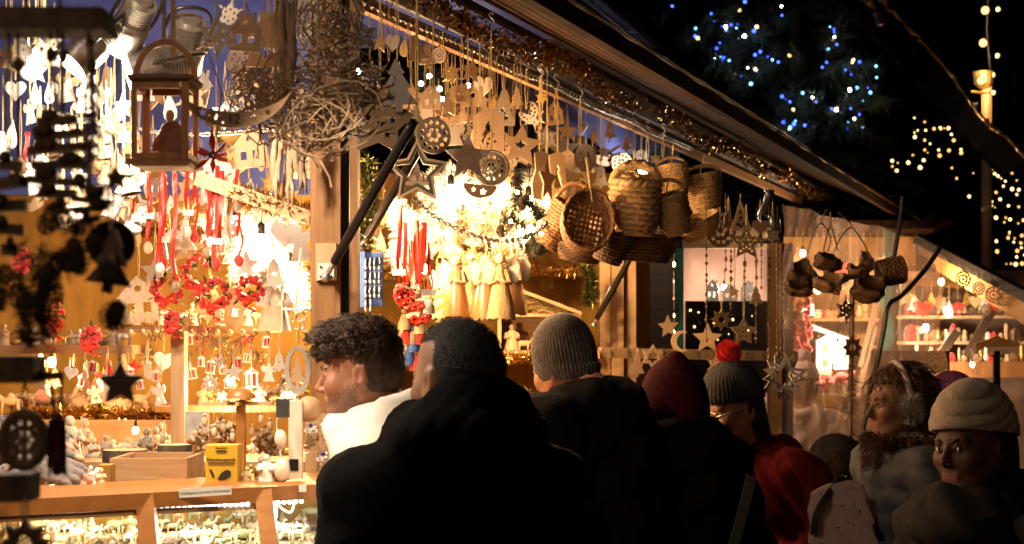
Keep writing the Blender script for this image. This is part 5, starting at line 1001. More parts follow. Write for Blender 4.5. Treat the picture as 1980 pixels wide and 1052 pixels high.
def headsdf(p):
    f = skull(p); f = U(f, sE(p, (0, -.036, -.045), (.061, .063, .078)), .03); f = U(f, sC(p, (-.018, -.078, -.108), (.018, -.078, -.108), .017), .03)
    for s in (-1, 1):
        f = U(f, sC(p, (s * .062, .0, -.05), (s * .03, -.06, -.104), .017, .014), .03); f = U(f, sE(p, (s * .041, -.066, -.03), (.024, .024, .024)), .025)
    f = U(f, sC(p, (-.034, -.081, .016), (.034, -.081, .016), .012), .02)
    for s in (-1, 1): f = D(f, sE(p, (s * .032, -.104, -.003), (.019, .02, .013)), .014)
    for s in (-1, 1):
        for a, b, r_ in (((.0165, -.0925, -.001), (.030, -.0965, .0065), .0038), ((.030, -.0965, .0065), (.047, -.0845, -.001), .0036), ((.0165, -.0915, -.004), (.032, -.0935, -.0105), .003), ((.032, -.0935, -.0105), (.047, -.084, -.003), .003)): f = U(f, sC(p, (s * a[0], a[1], a[2]), (s * b[0], b[1], b[2]), r_), .004)
    f = U(f, sC(p, (0, -.094, .004), (0, -.117, -.034), .007, .0095), .012); f = U(f, sE(p, (0, -.105, -.041), (.0155, .012, .008)), .008)
    for s in (-1, 1): f = D(f, sE(p, (s * .008, -.112, -.052), (.004, .006, .003)), .003)
    f = U(f, sC(p, (-.020, -.089, -.069), (.020, -.089, -.069), .006), .009); f = U(f, sC(p, (-.016, -.088, -.081), (.016, -.088, -.081), .0072), .009); f = D(f, sC(p, (-.023, -.101, -.0748), (.023, -.101, -.0748), .0022), .004)
    for s in (-1, 1):
        e = sE(p, (s * .081, .014, -.012), (.0105, .019, .032)); e = D(e, sE(p, (s * .090, .008, -.010), (.007, .010, .018)), .005); e = U(e, sC(p, (s * .083, .026, .012), (s * .083, .024, -.028), .005), .006); f = U(f, e, .008)
    f = U(f, sC(p, (0, .018, -.07), (0, .045, -.215), .054, .066), .03); return f
HV, HQ = sdf(headsdf, (-.11, -.15, -.22), (.11, .13, .14), .0042)
def headmats(V, Q, beard):
    c = V[Q].mean(1); m = np.zeros(len(Q), int); x, y, z = c.T
    m[(abs(x) < .024) & (y < -.085) & (z < -.061) & (z > -.091)] = 1
    if beard: nz = (RS.rand(len(x)) - .5) * .018; b = (z + nz < -.052 + .55 * np.clip(y + .05, -.1, .06)) & (z > -.128 - .2 * np.clip(y + .05, 0, 1)) & (y + nz < .0) & ~((abs(x) < .024) & (z > -.092) & (z < -.056)); m[b & (m == 0)] = 2
    return m
def handsdf(curl):
    def f(p):
        h = U(sE(p, (.043, 0, 0), (.05, .041, .016)), sC(p, (-.04, 0, 0), (.02, 0, 0), .024, .024), .015)
        for y, L, x0 in ((.030, .072, .080), (.010, .082, .086), (-.010, .076, .083), (-.029, .060, .074)):
            a = np.array((x0 - .012, y * .95, .002)); ang = curl * .6
            for k, fr in enumerate((.45, .31, .27)):
                b = a + L * fr * np.array((math.cos(ang), y * .10, -math.sin(ang))); h = U(h, sC(p, a, b, .0098 - .0009 * k, .0092 - .0009 * k), .0045); a = b; ang += curl
        h = U(h, sC(p, (.012, .03, -.004), (.05, .058, -.012), .015, .0115), .012); return U(h, sC(p, (.05, .058, -.012), (.082, .062, -.026), .0108, .009), .006)
    return f
HANDV, HANDQ = sdf(handsdf(.38), (-.075, -.055, -.10), (.18, .08, .03), .005)
def TR(V, M): return V @ np.array(M.to_3x3()).T + np.array(M.translation)
def frame(o, x, z):                                     # 4x4 with given x axis and approximate z axis
    x = Vector(x).normalized(); z = Vector(z); y = z.cross(x).normalized(); z = x.cross(y); return Matrix((( x.x, y.x, z.x, o[0]), (x.y, y.y, z.y, o[1]), (x.z, y.z, z.z, o[2]), (0, 0, 0, 1)))
def hat_beanie(low, slope, tall=.0, thick=.013, ribs=0, fold=0.0, folds=0.0, point=0.0):
    def f(p):
        x, y, z = p[..., 0], p[..., 1], p[..., 2]
        g = U(skull(p) - thick, sE(p, (0, .014, .045 + tall * .5), (.088 + thick * .4, .108 + thick * .4, .09 + tall)), .02)
        if point: g = U(g, sC(p, (0, .02, .1), (0, .045, .13 + point), .06, .018), .05)
        if fold: g = U(g, np.maximum(skull(p) - thick - .008, (z - (low + slope * y + fold))), .006)
        if ribs: g = g + .0022 * np.cos(ribs * np.arctan2(x, y - .014)) * np.clip((.16 + tall - z) * 12, 0, 1)
        if folds: g = g + folds * (1 - 2 * np.abs(np.sin((z - .45 * y + .25 * x) * 105 + .8 * np.sin(y * 22 + x * 14))) ** .7) 
        return I(g, (low + slope * y) - z, .006)
    return f
def person(label, u, v_top, d, yaw, jacket='plain', jm=None, sh=.205, bulk=0.0, top=1.765, head_yaw=0, pitch=0, roll=0, lean=0.0, leanx=0.0, skinm=None, lipsm=None, beard=False, hat=None, hatm=None, hair=None, hairm=None, arms=None, eyes=True, eyebrow=None, hs=1.0, fem=False, gz=None, headoff=(0, 0, 0), hz=0.0):
    zt = CZ - (v_top - HZ) / F * d; s = zt / (top - .0); yw = R(yaw); skinm = skinm or skin
    Rz = Matrix.Rotation(yw, 3, 'Z'); off = Rz @ Vector((leanx * .73, -lean * .73, 0)) * s; hp = P(u, 0, d)
    t = thing('person', label, 'person', (hp.x - off.x, d - off.y, 0), yw); t.scale = (s, s, s)
    def SH(V): V = V.copy(); k = np.clip(V[:, 2] - .9, 0, 1); V[:, 1] -= lean * k; V[:, 0] += leanx * k; return V
    hm = Matrix.Translation((leanx * .73 + headoff[0], -lean * .73 + headoff[1], 1.63 + headoff[2])) @ Matrix.Rotation(R(head_yaw), 4, 'Z') @ Matrix.Rotation(R(pitch), 4, 'X') @ Matrix.Rotation(R(roll), 4, 'Y') @ Matrix.Scale(hs, 4)
    A_ = arms or [[(k * sh, 0, 1.40), (k * (sh + .055), .04, 1.13), (k * .15, -.24, 1.10)] for k in (-1, 1)]
    def bodyf(p):
        f = U(sE(p, (0, 0, 1.24), (.15, .1, .24)), sE(p, (0, 0, .98), (.145, .105, .17)), .08); f = U(f, sC(p, (-sh * .75, .01, 1.40), (sh * .75, .01, 1.40), .05), .06); f = U(f, sC(p, (0, .03, 1.40), (0, .03, 1.50), .056), .03)
        for a in A_: f = U(f, sC(p, a[0], a[1], .046, .038), .03); f = U(f, sC(p, a[1], a[2], .038, .026), .015)
        for k in (-1, 1): f = U(f, sC(p, (k * .09, 0, .92), (k * .1, -.01, .5), .075, .05), .04); f = U(f, sC(p, (k * .1, -.01, .5), (k * .105, .02, .08), .05, .034), .02); f = U(f, sC(p, (k * .105, .02, .05), (k * .12, -.13, .035), .034, .028), .02)
        return f
    lo = [-.5, -.62, -.01]; hi = [.5, .3, 1.55]
    bV, bQ = sdf(bodyf, lo, hi, .02); hV = TR(HV, hm); parts = [(hV, HQ, headmats(HV, HQ, beard)), (SH(bV), bQ, 0)]
    for k, a in zip((-1, 1), A_ if arms is None else ()):
        dr = (Vector(a[2]) - Vector(a[1])).normalized(); w_ = Vector(a[2]) + dr * .03; M_ = frame(w_, dr, (0, 0, 1))
        V = HANDV.copy(); Q = HANDQ
        if k < 0: V[:, 1] *= -1; Q = Q[:, ::-1]
        parts.append((SH(TR(V, M_)), Q, 0))
    body = link(bpy.data.objects.new('body', npmesh('body', parts, [skinm, lipsm or lipm, stub])), t)
    if eyes:
        for k in (-1, 1):
            m = MB(); m.ell((0, 0, 0), .0122, 16, 12); g = Vector(gz or (0, -1, 0)).normalized()
            for i, q in enumerate(m.f):
                c = sum((Vector(m.v[j]) for j in q), Vector()) / 4
                if c.normalized().dot(g) > .80: m.m[i] = 1
            e = m.build('eye', [eyew, eyed], body, smooth=True); e.location = hm @ Vector((k * .032, -.0825, -.0025)); e.rotation_euler = hm.to_euler(); e.scale = (hs, hs, hs)
    if eyebrow is not None:
        for k in (-1, 1): m = MB(); m.tube([hm @ Vector(q) for q in ((k * .013, -.0965, .012), (k * .03, -.096, .021), (k * .050, -.080, .015))], [.003, .0038, .0018], 6); m.build('eyebrow', eyebrow, body, smooth=True)
    # jacket
    puff = jacket in ('puffer',)
    def jf(p):
        x, y, z = p[..., 0], p[..., 1], p[..., 2]
        f = U(sE(p, (0, .005, 1.20), (.185 + bulk, .135 + bulk, .30)), sE(p, (0, 0, .93), (.19 + bulk, .145 + bulk, .26)), .1); f = U(f, sC(p, (-sh * .82, .01, 1.395), (sh * .82, .01, 1.395), .072 + bulk * .6), .07)
        f = U(f, sC(p, (-.07, .025, 1.45), (.07, .025, 1.45), .07), .06)
        for a in A_: f = U(f, sC(p, a[0], a[1], .075 + bulk * .5, .066 + bulk * .4), .035); f = U(f, sC(p, a[1], a[2] if arms is None else tuple(lerp(Vector(a[1]), Vector(a[2]), .74)), .066 + bulk * .4, .046 + bulk * .3 - (.008 if arms else 0)), .03)
        if jacket == 'hood':
            f = U(f, sE(p, (0, .085, 1.455 + hz), (.135, .075, .085 + hz * .5)), .03); f = U(f, sT(p, (0, .03, 1.475 + hz), .098, .034, 1.05), .02)
            if hz: f = U(f, sT(p, (0, .045, 1.47 + hz * .7), .128, .034, 1.0), .03); f = U(f, sT(p, (0, .03, 1.475), .10, .045, 1.05), .03)
            f = U(f, sC(p, (0, .12, 1.42), (0, .15, 1.30), .07, .03), .05)
        elif jacket == 'collar': f = U(U(f, sT(p, (0, .03, 1.455), .105, .036, 1.05), .03), sT(np.stack([x, y, z - .30 * y], -1), (0, .035, 1.50), .092, .016, 1.05), .02)
        elif jacket == 'scarf': f = U(f, sT(p, (0, .01, 1.485), .10, .055, 1.1), .02); f = U(f, sT(p, (0, .0, 1.43), .125, .06, 1.0), .02)
        elif jacket == 'furhood': f = U(f, sT(p, (0, .03, 1.46), .10, .05, 1.1), .02)
        else: f = U(f, sT(p, (0, .03, 1.475), .078, .026, 1.1), .02)
        n = .006 * np.sin(x * 27 + 4 * np.sin(z * 9) + y * 14) * np.sin(z * 19 + 3 * np.sin(x * 8)) + .004 * np.sin(z * 43 + x * 31 + 5 * np.sin(y * 11 + x * 6)) + .002 * np.sin(x * 83 + z * 61 + 6 * np.sin(y * 21))
        f = f + n * (.8 if puff else 1.15)
        if puff: f = f + .019 * (1 - np.abs(np.sin(z * 40)) ** .4) - .010
        return np.maximum(f, .80 - z)
    jV, jQ = sdf(jf, [-.52, -.62, .78], [.52, .34, 1.66], .0125)
    link(bpy.data.objects.new('jacket', npmesh('jacket', [(SH(jV), jQ, 0)], [jm or blackc])), t)
    def tf(p):
        f = sE(p, (0, 0, .9), (.165, .125, .17))
        for k in (-1, 1): f = U(f, sC(p, (k * .092, 0, .86), (k * .1, -.01, .48), .092, .072), .03); f = U(f, sC(p, (k * .1, -.01, .48), (k * .105, .02, .10), .072, .06), .02)
        return f
    tV, tQ = sdf(tf, [-.25, -.2, .02], [.25, .2, 1.1], .025); link(bpy.data.objects.new('trousers', npmesh('trousers', [(SH(tV), tQ, 0)], [trou])), t)
    def sf(k): return lambda p: np.maximum(U(sC(p, (k * .105, .03, .06), (k * .125, -.16, .045), .052, .044), sC(p, (k * .105, .02, .06), (k * .105, .02, .13), .05), .03), -p[..., 2])
    for k in (-1, 1): sV, sQ = sdf(sf(k), [-.25, -.28, -.03], [.25, .14, .22], .02); link(bpy.data.objects.new('shoe', npmesh('shoe', [(sV, sQ, 0)], [shoe])), t)
    t['hm'] = [x for r in hm for x in r]; del t['hm']
    out = {'root': t, 'body': body, 'hm': hm, 's': s}
    if hat is not None:
        V, Q = sdf(hat, (-.14, -.15, -.12), (.14, .19, .32), .004); out['hat'] = link(bpy.data.objects.new('hat', npmesh('hat', [(TR(V, hm), Q, 0)], [hatm])), t)
    if hair is not None:
        V, Q = sdf(hair, (-.16, -.17, -.3), (.16, .2, .22), .0045); out['hair'] = link(bpy.data.objects.new('hair', npmesh('hair', [(TR(V, hm), Q, 0)], [hairm])), t); out['hairV'] = (V, Q)
    return out
def tufts(pp, n, L, wd, m_, flow, region=lambda c: True, curl=.4, name='locks'):
    V, Q = pp['hairV']; hm = pp['hm']; c = V[Q].mean(1); nr = np.cross(V[Q[:, 2]] - V[Q[:, 0]], V[Q[:, 3]] - V[Q[:, 1]]); nr /= np.linalg.norm(nr, axis=1)[:, None] + 1e-9
    ok = [i for i in range(len(Q)) if region(c[i])]; m = MB()
    for _ in range(n):
        i = random.choice(ok); p = Vector(c[i]); nn = Vector(nr[i]); fl = Vector(flow(c[i])); fl = (fl - nn * fl.dot(nn) * .8).normalized(); sd = fl.cross(nn).normalized(); l = L * rnd(.6, 1.3); ph = rnd(0, 6); pts = []
        for k in range(6):
            f = k / 5; pts.append(hm @ (p + fl * l * f + nn * (l * .35 * math.sin(f * 2.2) + .002) + sd * math.sin(ph + f * 4) * l * curl * f))
        m.tube(pts, [wd, wd * 1.1, wd, wd * .8, wd * .5, wd * .15], 3, cap=False)
    return m.build(name, m_, pp['hair'], smooth=True)
# 1 man in a white jacket, profile to the left, leaning over the counter
def hair1(p):
    x, y, z = p[..., 0], p[..., 1], p[..., 2]
    g = skull(p) - .005; g = U(g, sE(p, (0, .0, .088), (.080, .104, .050)), .03); g = U(g, sC(p, (-.034, -.078, .090), (.034, -.078, .090), .025), .03)
    g = g + .004 * np.sin(x * 150 + 3 * np.sin(y * 60)) * np.sin(y * 120 + 3 * np.sin(z * 70)) * np.clip(z * 20, 0, 1)
    return I(g, U(.062 - z + .008 * np.sin(x * 130 + y * 90), np.maximum(.010 - y + .006 * np.sin(z * 140), -.066 - z), .02), .010)
p1 = person('young man with tousled brown hair and white jacket, in profile at the counter', 713, 586, 3.74, -94, 'collar', whitec, .21, top=1.735, pitch=6, lean=.10, headoff=(0, -.02, -.045), beard=True, hair=hair1, hairm=hairb, eyebrow=hairb, hs=.82)
tufts(p1, 2600, .026, .0013, hairb, lambda c: (c[0] * 2 + .5 * math.sin(c[1] * 90), -1.0 + .6 * math.sin(c[0] * 110 + c[1] * 60), .1 - c[1] * 1.5 if c[2] > .085 else -.9), lambda c: c[2] > .052, .35)
tufts(p1, 700, .008, .0007, hairk, lambda c: (0, .4, -1), lambda c: c[2] <= .075, .2)
fade = mat('faded_buzz_cut', (.012, .008, .006), .8, bump=.3, sc=200); _N = fade.node_tree.nodes; _L = fade.node_tree.links; _tc = _N.new('ShaderNodeTexCoord'); _sx = _N.new('ShaderNodeSeparateXYZ'); _L.new(_tc.outputs['Object'], _sx.inputs[0])
_nz = _N.new('ShaderNodeTexNoise'); _nz.inputs['Scale'].default_value = 260; _L.new(_tc.outputs['Object'], _nz.inputs['Vector']); _mr = _N.new('ShaderNodeMapRange'); _mr.inputs['From Min'].default_value = 1.50; _mr.inputs['From Max'].default_value = 1.635; _L.new(_sx.outputs['Z'], _mr.inputs['Value'])
_ad = _N.new('ShaderNodeMath'); _ad.operation = 'MULTIPLY_ADD'; _ad.inputs[1].default_value = .5; _L.new(_nz.outputs['Fac'], _ad.inputs[0]); _L.new(_mr.outputs['Result'], _ad.inputs[2]); _rp = _N.new('ShaderNodeValToRGB'); _rp.color_ramp.elements[0].position = .25; _rp.color_ramp.elements[1].position = 1.0; _rp.color_ramp.elements[0].color = (.17, .085, .05, 1); _rp.color_ramp.elements[1].color = (.011, .0075, .006, 1); _L.new(_ad.outputs[0], _rp.inputs['Fac']); _L.new(_rp.outputs['Color'], _N['Principled BSDF'].inputs['Base Color'])
# 2 big man in front, seen from behind
def hair2(p):
    x, y, z = p[..., 0], p[..., 1], p[..., 2]; return I(skull(p) - .0035, U(.074 - z, np.maximum(.024 - y + .3 * np.clip(.03 - z, 0, 1), -.062 - z), .02), .012)
p2_ = person('broad man with a buzz cut and black hooded jacket, seen from behind', 882, 588, 3.3, 206, 'hood', blackc, .205, .005, top=1.76, pitch=6, lean=.04, head_yaw=14, skinm=skind, hair=hair2, hairm=fade, eyes=False, headoff=(0, .0, -.015), hz=.062, hs=.95)
tufts(p2_, 2600, .005, .0006, hairk, lambda c: (.2, .3, -1), lambda c: c[2] > .0, .2)
# 3 grey beanie
p3_ = person('person in a grey ribbed beanie and black hooded jacket leaning towards the stall', 1116, 615, 4.86, -128, 'hood', blackc, .225, .03, top=1.70, pitch=12, lean=.20, hat=hat_beanie(-.045, -.10, .030, ribs=52, fold=.046, thick=.008), hatm=knitg, eyes=False, eyebrow=None, headoff=(0, -.05, -.07), hs=.86)
# 4 wine red pointed hat
p4_ = person('person in a dark wine red pointed hat and black jacket with grey shoulder strap', 1308, 680, 4.95, -150, 'hood', blackc, .185, .0, top=1.735, pitch=8, lean=.08, headoff=(0, -.02, -.085), hs=.95, hat=hat_beanie(-.075, .0, .03, thick=.024, point=.045), hatm=knitr, eyes=False)
k4 = p4_['root']; m = MB()
sp4 = [Vector(q) for q in ((-.10, .19, 1.36), (-.02, .225, 1.2), (.05, .22, 1.02), (.10, .205, .9))]; q4 = path(sp4, 14)
for i in range(14): m.beam(q4[i], q4[i + 1] + (q4[i + 1] - q4[i]) * .02, .036, .004, up=(0, 1, .2))
m.build('shoulder_strap', mat('grey_webbing', (.07, .058, .052), .9, c2=(.05, .04, .036), sc=90), k4)
# 5 pompom hat woman with glasses
def hair5(p):
    x, y, z = p[..., 0], p[..., 1], p[..., 2]; g = U(skull(p) - .010, sE(p, (0, .075, -.10), (.075, .055, .12)), .03); return I(g, np.maximum(-.005 - y + .1 * abs(x), z - .02), .01)
p5_ = person('woman in a dark red hooded jacket with glasses and a charcoal hat with red pompom', 1440, 728, 5.25, -58, 'hood', redc, .23, .035, top=1.735, pitch=12, lean=.30, headoff=(0, -.06, -.005), hat=hat_beanie(.028, -.10, .022, thick=.014, ribs=46), hatm=knitd, hair=hair5, hairm=hairk)
hm = p5_['hm']; o = p5_['hat']; m = MB(); pc = hm @ Vector((0, .03, .19))
for _ in range(2600): e = rdir(); f = e.orthogonal().normalized() * .0016; m.add([pc + e * .03 - f, pc + e * .03 + f, pc + e * rnd(.036, .052) + rdir() * .006], [(0, 1, 2)])
m.ell(pc, .036, 14, 10); m.build('pompom', redw, o)
m = MB(); hp_ = [hm @ Vector((.096 * math.sin(a) * r_, .014 - .118 * math.cos(a) * r_, z)) for a, z, r_ in ((-.25, .10, .97), (-.55, .115, .93), (-.85, .1, .99), (-1.1, .065, 1.06), (-1.0, .045, 1.08), (-.75, .05, 1.07), (-.6, .035, 1.08), (-.95, .02, 1.07))]
m.tube(path(hp_, 24), .009, 6); m.build('red_patch', redw, o, smooth=True)
m = MB()
for k in (-1, 1): m.tube([hm @ Vector((k * .033 + .024 * math.cos(a), -.112, -.006 + .019 * math.sin(a))) for a in [q * math.pi / 10 for q in range(20)]], .0018, 5, closed=True); m.tube([hm @ Vector((k * .057, -.112, 0)), hm @ Vector((k * .08, -.05, .004)), hm @ Vector((k * .083, .0, .004))], .0018, 5)
m.tube([hm @ Vector((-.009, -.114, 0)), hm @ Vector((.009, -.114, 0))], .0018, 5); m.build('glasses', steel, p5_['root'], smooth=True)
# 7 furry dark figure, 11 pink hat far behind, 10 colourful beanie
def furcover(parent, pts, n, L, wd, m_, name='fur'):
    m = MB()
    for _ in range(n):
        p, nn = random.choice(pts); e = (nn + rdir() * .6 + Vector((0, 0, -.35))).normalized(); f = e.orthogonal().normalized() * wd; q = p + rdir() * .012; l = L * rnd(.5, 1.2); m.add([q - f, q + f, q + e * l * .6 + f * .4 + Vector((0, 0, -.1)) * l, q + e * l + Vector((0, 0, -.4)) * l], [(0, 1, 2), (0, 2, 3)])
    return m.build(name, m_, parent)
p7_ = person('hunched person in a dark furry hooded coat behind the red jacket', 1612, 832, 6.1, -120, 'furhood', dfur, .21, .045, top=1.74, pitch=10, lean=.1, headoff=(0, 0, -.06), hat=hat_beanie(-.10, .0, .01, thick=.028), hatm=dfur, eyes=False)
hm = p7_['hm']; pts = [(hm @ (Vector((0, .02, .02)) + Vector((e.x * .11, e.y * .13, e.z * .12))), e) for e in [rdir() for _ in range(300)] if e.y > -.4]
pts += [(Vector((e.x * .27, -.05 + e.y * .17 , 1.36 + e.z * .12)), e) for e in [rdir() for _ in range(300)]]
furcover(p7_['hat'], pts, 3000, .016, .0012, dfur)
p11 = person('blurred person in a pale pink bobble hat far behind at the bright hut', 1553, 690, 8.6, 165, 'plain', knitp, .19, .02, top=1.80, skinm=skin, hat=hat_beanie(.03, .1, .015), hatm=knitp, fem=True)
m = MB(); m.ell(p11['hm'] @ Vector((0, .02, .17)), .05, 12, 9); m.build('pompom', knitp, p11['hat'], smooth=True)
multi = mat('multicolour_knit', (.35, .04, .05), .9, c2=(.03, .06, .22), sc=26, st=(1, 1, 3), kind='wave', bump=.4, spec=.08)
p10 = person('person in a multicolour striped knitted hat between the ear muffs and the beige hat', 1836, 712, 6.9, -140, 'plain', blackc, .2, .02, top=1.79, hat=hat_beanie(-.01, -.1, .01, ribs=30), hatm=multi, eyes=False)
# 8 woman with ear muffs
def hair8(p):
    x, y, z = p[..., 0], p[..., 1], p[..., 2]; g = U(skull(p) - .017, sE(p, (0, .045, -.06), (.095, .085, .12)), .03); g = g + .003 * np.sin(x * 160 + y * 120 + 3 * np.sin(z * 20))
    return I(g, U(.07 - z, np.maximum(-.012 - y - .25 * np.clip(z, 0, 1), -.155 - z), .015), .008)
p8_ = person('woman with chestnut bob, pale fluffy ear muffs, fur collar and grey quilted jacket, facing left', 1737, 688, 5.3, -76, 'puffer', greyp, .195, .012, top=1.79, pitch=4, lean=.02, skinm=skind, hair=hair8, hairm=hairr, eyebrow=hairr, fem=True)
tufts(p8_, 900, .055, .0020, hairr, lambda c: (0, .3, -1), lambda c: c[1] > -.02 or c[2] > .06, .06)
hm = p8_['hm']; t = p8_['root']; em = thing('ear_muffs', 'pale fluffy ear muffs with a plush band worn over chestnut hair', 'ear muffs', (0, 0, 0)); em.parent = None
wm = Matrix.LocRotScale(t.location, t.rotation_euler, t.scale); em.matrix_world = wm @ hm
m = MB(); m.tube([(.107 * math.cos(a), -.005, .0 + .135 * math.sin(a)) for a in [R(5 + 170 * k / 20) for k in range(21)]], .012, 8); m.build('band', furg, em, smooth=True)
for k in (-1, 1):
    m = MB(); c0 = Vector((k * .112, -.004, -.02)); m.ell(c0, (.022, .042, .046), 12, 9)
    for _ in range(900): e = rdir(); f = e.orthogonal().normalized() * .0022; b = c0 + Vector((e.x * .022, e.y * .042, e.z * .046)); m.add([b - f, b + f, b + (e + rdir() * .5) * .014], [(0, 1, 2)])
    m.build('muff', furg, em)
pts = [(Vector((.115 * math.cos(a) * 1.05, .025 + .125 * math.sin(a), 1.455 + .05 * math.sin(b))), Vector((math.cos(a) * .9, math.sin(a) * .9, math.sin(b) * .7))) for a, b in [(rnd(0, 6.28), rnd(-1.6, 1.6)) for _ in range(400)]]
furcover(t, pts, 11000, .042, .0011, fur, 'fur_collar')
# 9 woman in front at the right edge, beige hat, looking at the camera
def hair9(p):
    x, y, z = p[..., 0], p[..., 1], p[..., 2]; g = U(skull(p) - .012, sE(p, (0, .05, -.06), (.088, .07, .11)), .03); return I(g, np.maximum(.0 - y - .35 * np.clip(-z, 0, .1) - 1.2 * np.clip(z - .02, 0, .1), z - .09), .015)
p9_ = person('woman in a slouchy beige wool hat and dark coat, looking back at the camera', 1884, 735, 3.95, -58, 'scarf', dgrey, .195, .012, top=1.815, skinm=skinb, lipsm=lipb, head_yaw=5, pitch=2, roll=-4, hs=1.06, headoff=(0, -.01, .01), hat=hat_beanie(.030, -.16, .022, thick=.018, folds=.0042), hatm=knitb, hair=hair9, hairm=hairk, eyebrow=hairk, fem=True, gz=(.80, -1, .0))
hm = p9_['hm']; m = MB(); m.ell(hm @ Vector((.0165, -.1195, -.040)), .0022, 8, 6); m.build('nose_stud', steel, p9_['body'], smooth=True)
def scarf9(p): 
    f = U(sT(p, (.02, .035, 1.46), .105, .05, 1.05), sT(p, (.05, .05, 1.39), .14, .065, 1.0), .03); f = U(f, sE(p, (.12, .06, 1.42), (.14, .14, .16)), .04); return f + .006 * np.sin(p[..., 0] * 33 + p[..., 2] * 51 + 4 * np.sin(p[..., 1] * 17))
V, Q = sdf(scarf9, (-.3, -.25, 1.2), (.36, .3, 1.66), .0125); link(bpy.data.objects.new('scarf', npmesh('scarf', [(V, Q, 0)], [blackc])), p9_['root'])
m = MB(); m.tube(path([Vector((-.02, -.20, 1.30)), Vector((-.06, -.22, 1.22)), Vector((-.10, -.215, 1.15))], 10), .004, 6); m.ell((-.01, -.21, 1.32), (.006, .006, .012), 8, 6); m.build('zip', steel, p9_['root'], smooth=True)
# speckled tote bag on the shoulder
d_ = 4.75; t = thing('tote_bag', 'pinkish grey speckled cloth tote bag with a black handle beside the red jacket', 'tote bag', P(1630, 1010, d_), R(-8)); k_ = S(1, d_)
spk = mat('speckled_cloth', (.32, .21, .18), .85, c2=(.05, .035, .035), sc=9, st=(9, 9, 9), lo=.60, hi=.68, bump=.1, spec=.08)
def totef(p):
    x, y, z = p[..., 0], p[..., 1], p[..., 2]; g = np.maximum(np.maximum(abs(y) - .035 * np.clip(1 - z * 3.5, .15, 1.6), -z - .32), np.maximum(z - .125 + .35 * np.abs(x - .02), np.maximum(x - .085 + .22 * z - .0, -x - .095))); return g + .004 * np.sin(x * 40 + z * 33 + 3 * np.sin(z * 17))
V, Q = sdf(totef, (-.17, -.1, -.36), (.22, .1, .16), .008); V[:, 0] += .03 * np.clip(-V[:, 2], 0, 1); link(bpy.data.objects.new('bag', npmesh('bag', [(V, Q, 0)], [spk])), t)
m = MB(); hpth = path([Vector((-.085, -.05, -.03)), Vector((-.075, -.05, .03)), Vector((-.04, -.03, .085)), Vector((.0, .0, .125)), Vector((.03, .02, .10))], 18)
for i in range(18): m.beam(hpth[i], hpth[i + 1] + (hpth[i + 1] - hpth[i]) * .05, .018, .005, up=(0, 1, 0))
m.build('handle', shoe, t)
# seller behind the case, mostly outside the frame
speck = mat('grey_speckled_knit', (.30, .27, .25), .9, c2=(.07, .06, .06), sc=150, bump=.5, lo=.42, hi=.58, spec=.08)
gl = mat('grey_wool_glove', (.20, .175, .165), .95, c2=(.15, .13, .12), sc=120, bump=.5, sheen=.2, spec=.08); tip = mat('pink_fingertip', (.60, .29, .21), .45)
u_, d_, yaw_ = -120, 4.15, 42; root_l = Vector(P(u_, 0, d_)); root_l.z = 0; s_est = (CZ - (575 - HZ) / F * d_) / 1.765
def toloc(p): return tuple(Matrix.Rotation(-R(yaw_), 3, 'Z') @ (Vector(p) - root_l) / s_est)
w1 = toloc(P(72, 898, 3.60)); w2 = toloc(P(58, 838, 3.80))
ps = person('seller in a speckled grey cardigan and fingerless gloves behind the case, mostly outside the picture', u_, 575, d_, yaw_, 'plain', speck, .2, -.035, arms=[[(-.2, 0, 1.40), toloc(P(-110, 1000, 3.78)), w1], [(.2, 0, 1.4), toloc(P(-50, 900, 4.05)), w2]], hair=hair5, hairm=hairr)
def glovehand(name, wpos, dirv, upv, curl, mirror=False, parent=None, sc=1.0):
    V, Q = sdf(handsdf(curl), (-.075, -.06, -.11), (.18, .085, .035), .0038); V = V.copy(); c = V[Q].mean(1); 
    tipm = ((c[:, 0] > .118) | (c[:, 2] < -.040) | ((c[:, 1] > .05) & (c[:, 0] > .070))).astype(int)
    V[:, :] *= 1.12 * sc
    if mirror: V[:, 1] *= -1; Q = Q[:, ::-1]
    M_ = frame(wpos, dirv, upv); return link(bpy.data.objects.new(name, npmesh(name, [(TR(V, M_), Q, tipm)], [gl, tip])), parent)
Lr = Matrix.Rotation(-R(yaw_), 3, 'Z')
glovehand('glove', w1, Lr @ Vector((.93, -.15, -.22)), Lr @ Vector((.1, -.75, .6)), .50, False, ps['root'], .78); glovehand('glove', w2, Lr @ Vector((.9, -.35, -.1)), Lr @ Vector((.05, -.7, .6)), .5, True, ps['root'], .74)
# ---------------------------------------------------------------- middle bay: blue board, ribbons, angels, nativity hut
d_ = 4.75; k_ = S(1, d_); t = thing('jewellery_board', 'blue display board hung with small silver trinkets beside the corner post', 'display board', P(715, 540, d_), R(-14)); m = MB(); m.box((-k_ * 16, 0, 0), (k_ * 14, .01, k_ * 108)); m.box((k_ * 8, .006, 0), (k_ * 34, .008, k_ * 104)); m.build('board', bluebd, t)
for i in range(14):
    m = MB(); x = k_ * (-6 + (i % 4) * 9); z = k_ * (42 - (i // 4) * 27); m.tube([(x, -.004, z), (x + rnd(-.003, .003), -.006, z - k_ * rnd(12, 20))], .0028, 5); m.ell((x, -.006, z - k_ * 20), (.0045, .003, .006), 7, 5); m.build('trinket', steel, t, smooth=True)
mr = [(772, 395, 560), (783, 430, 640), (792, 400, 600), (803, 425, 560), (812, 440, 610), (820, 430, 580), (798, 450, 650), (829, 470, 590), (786, 520, 660)]
mr.sort()
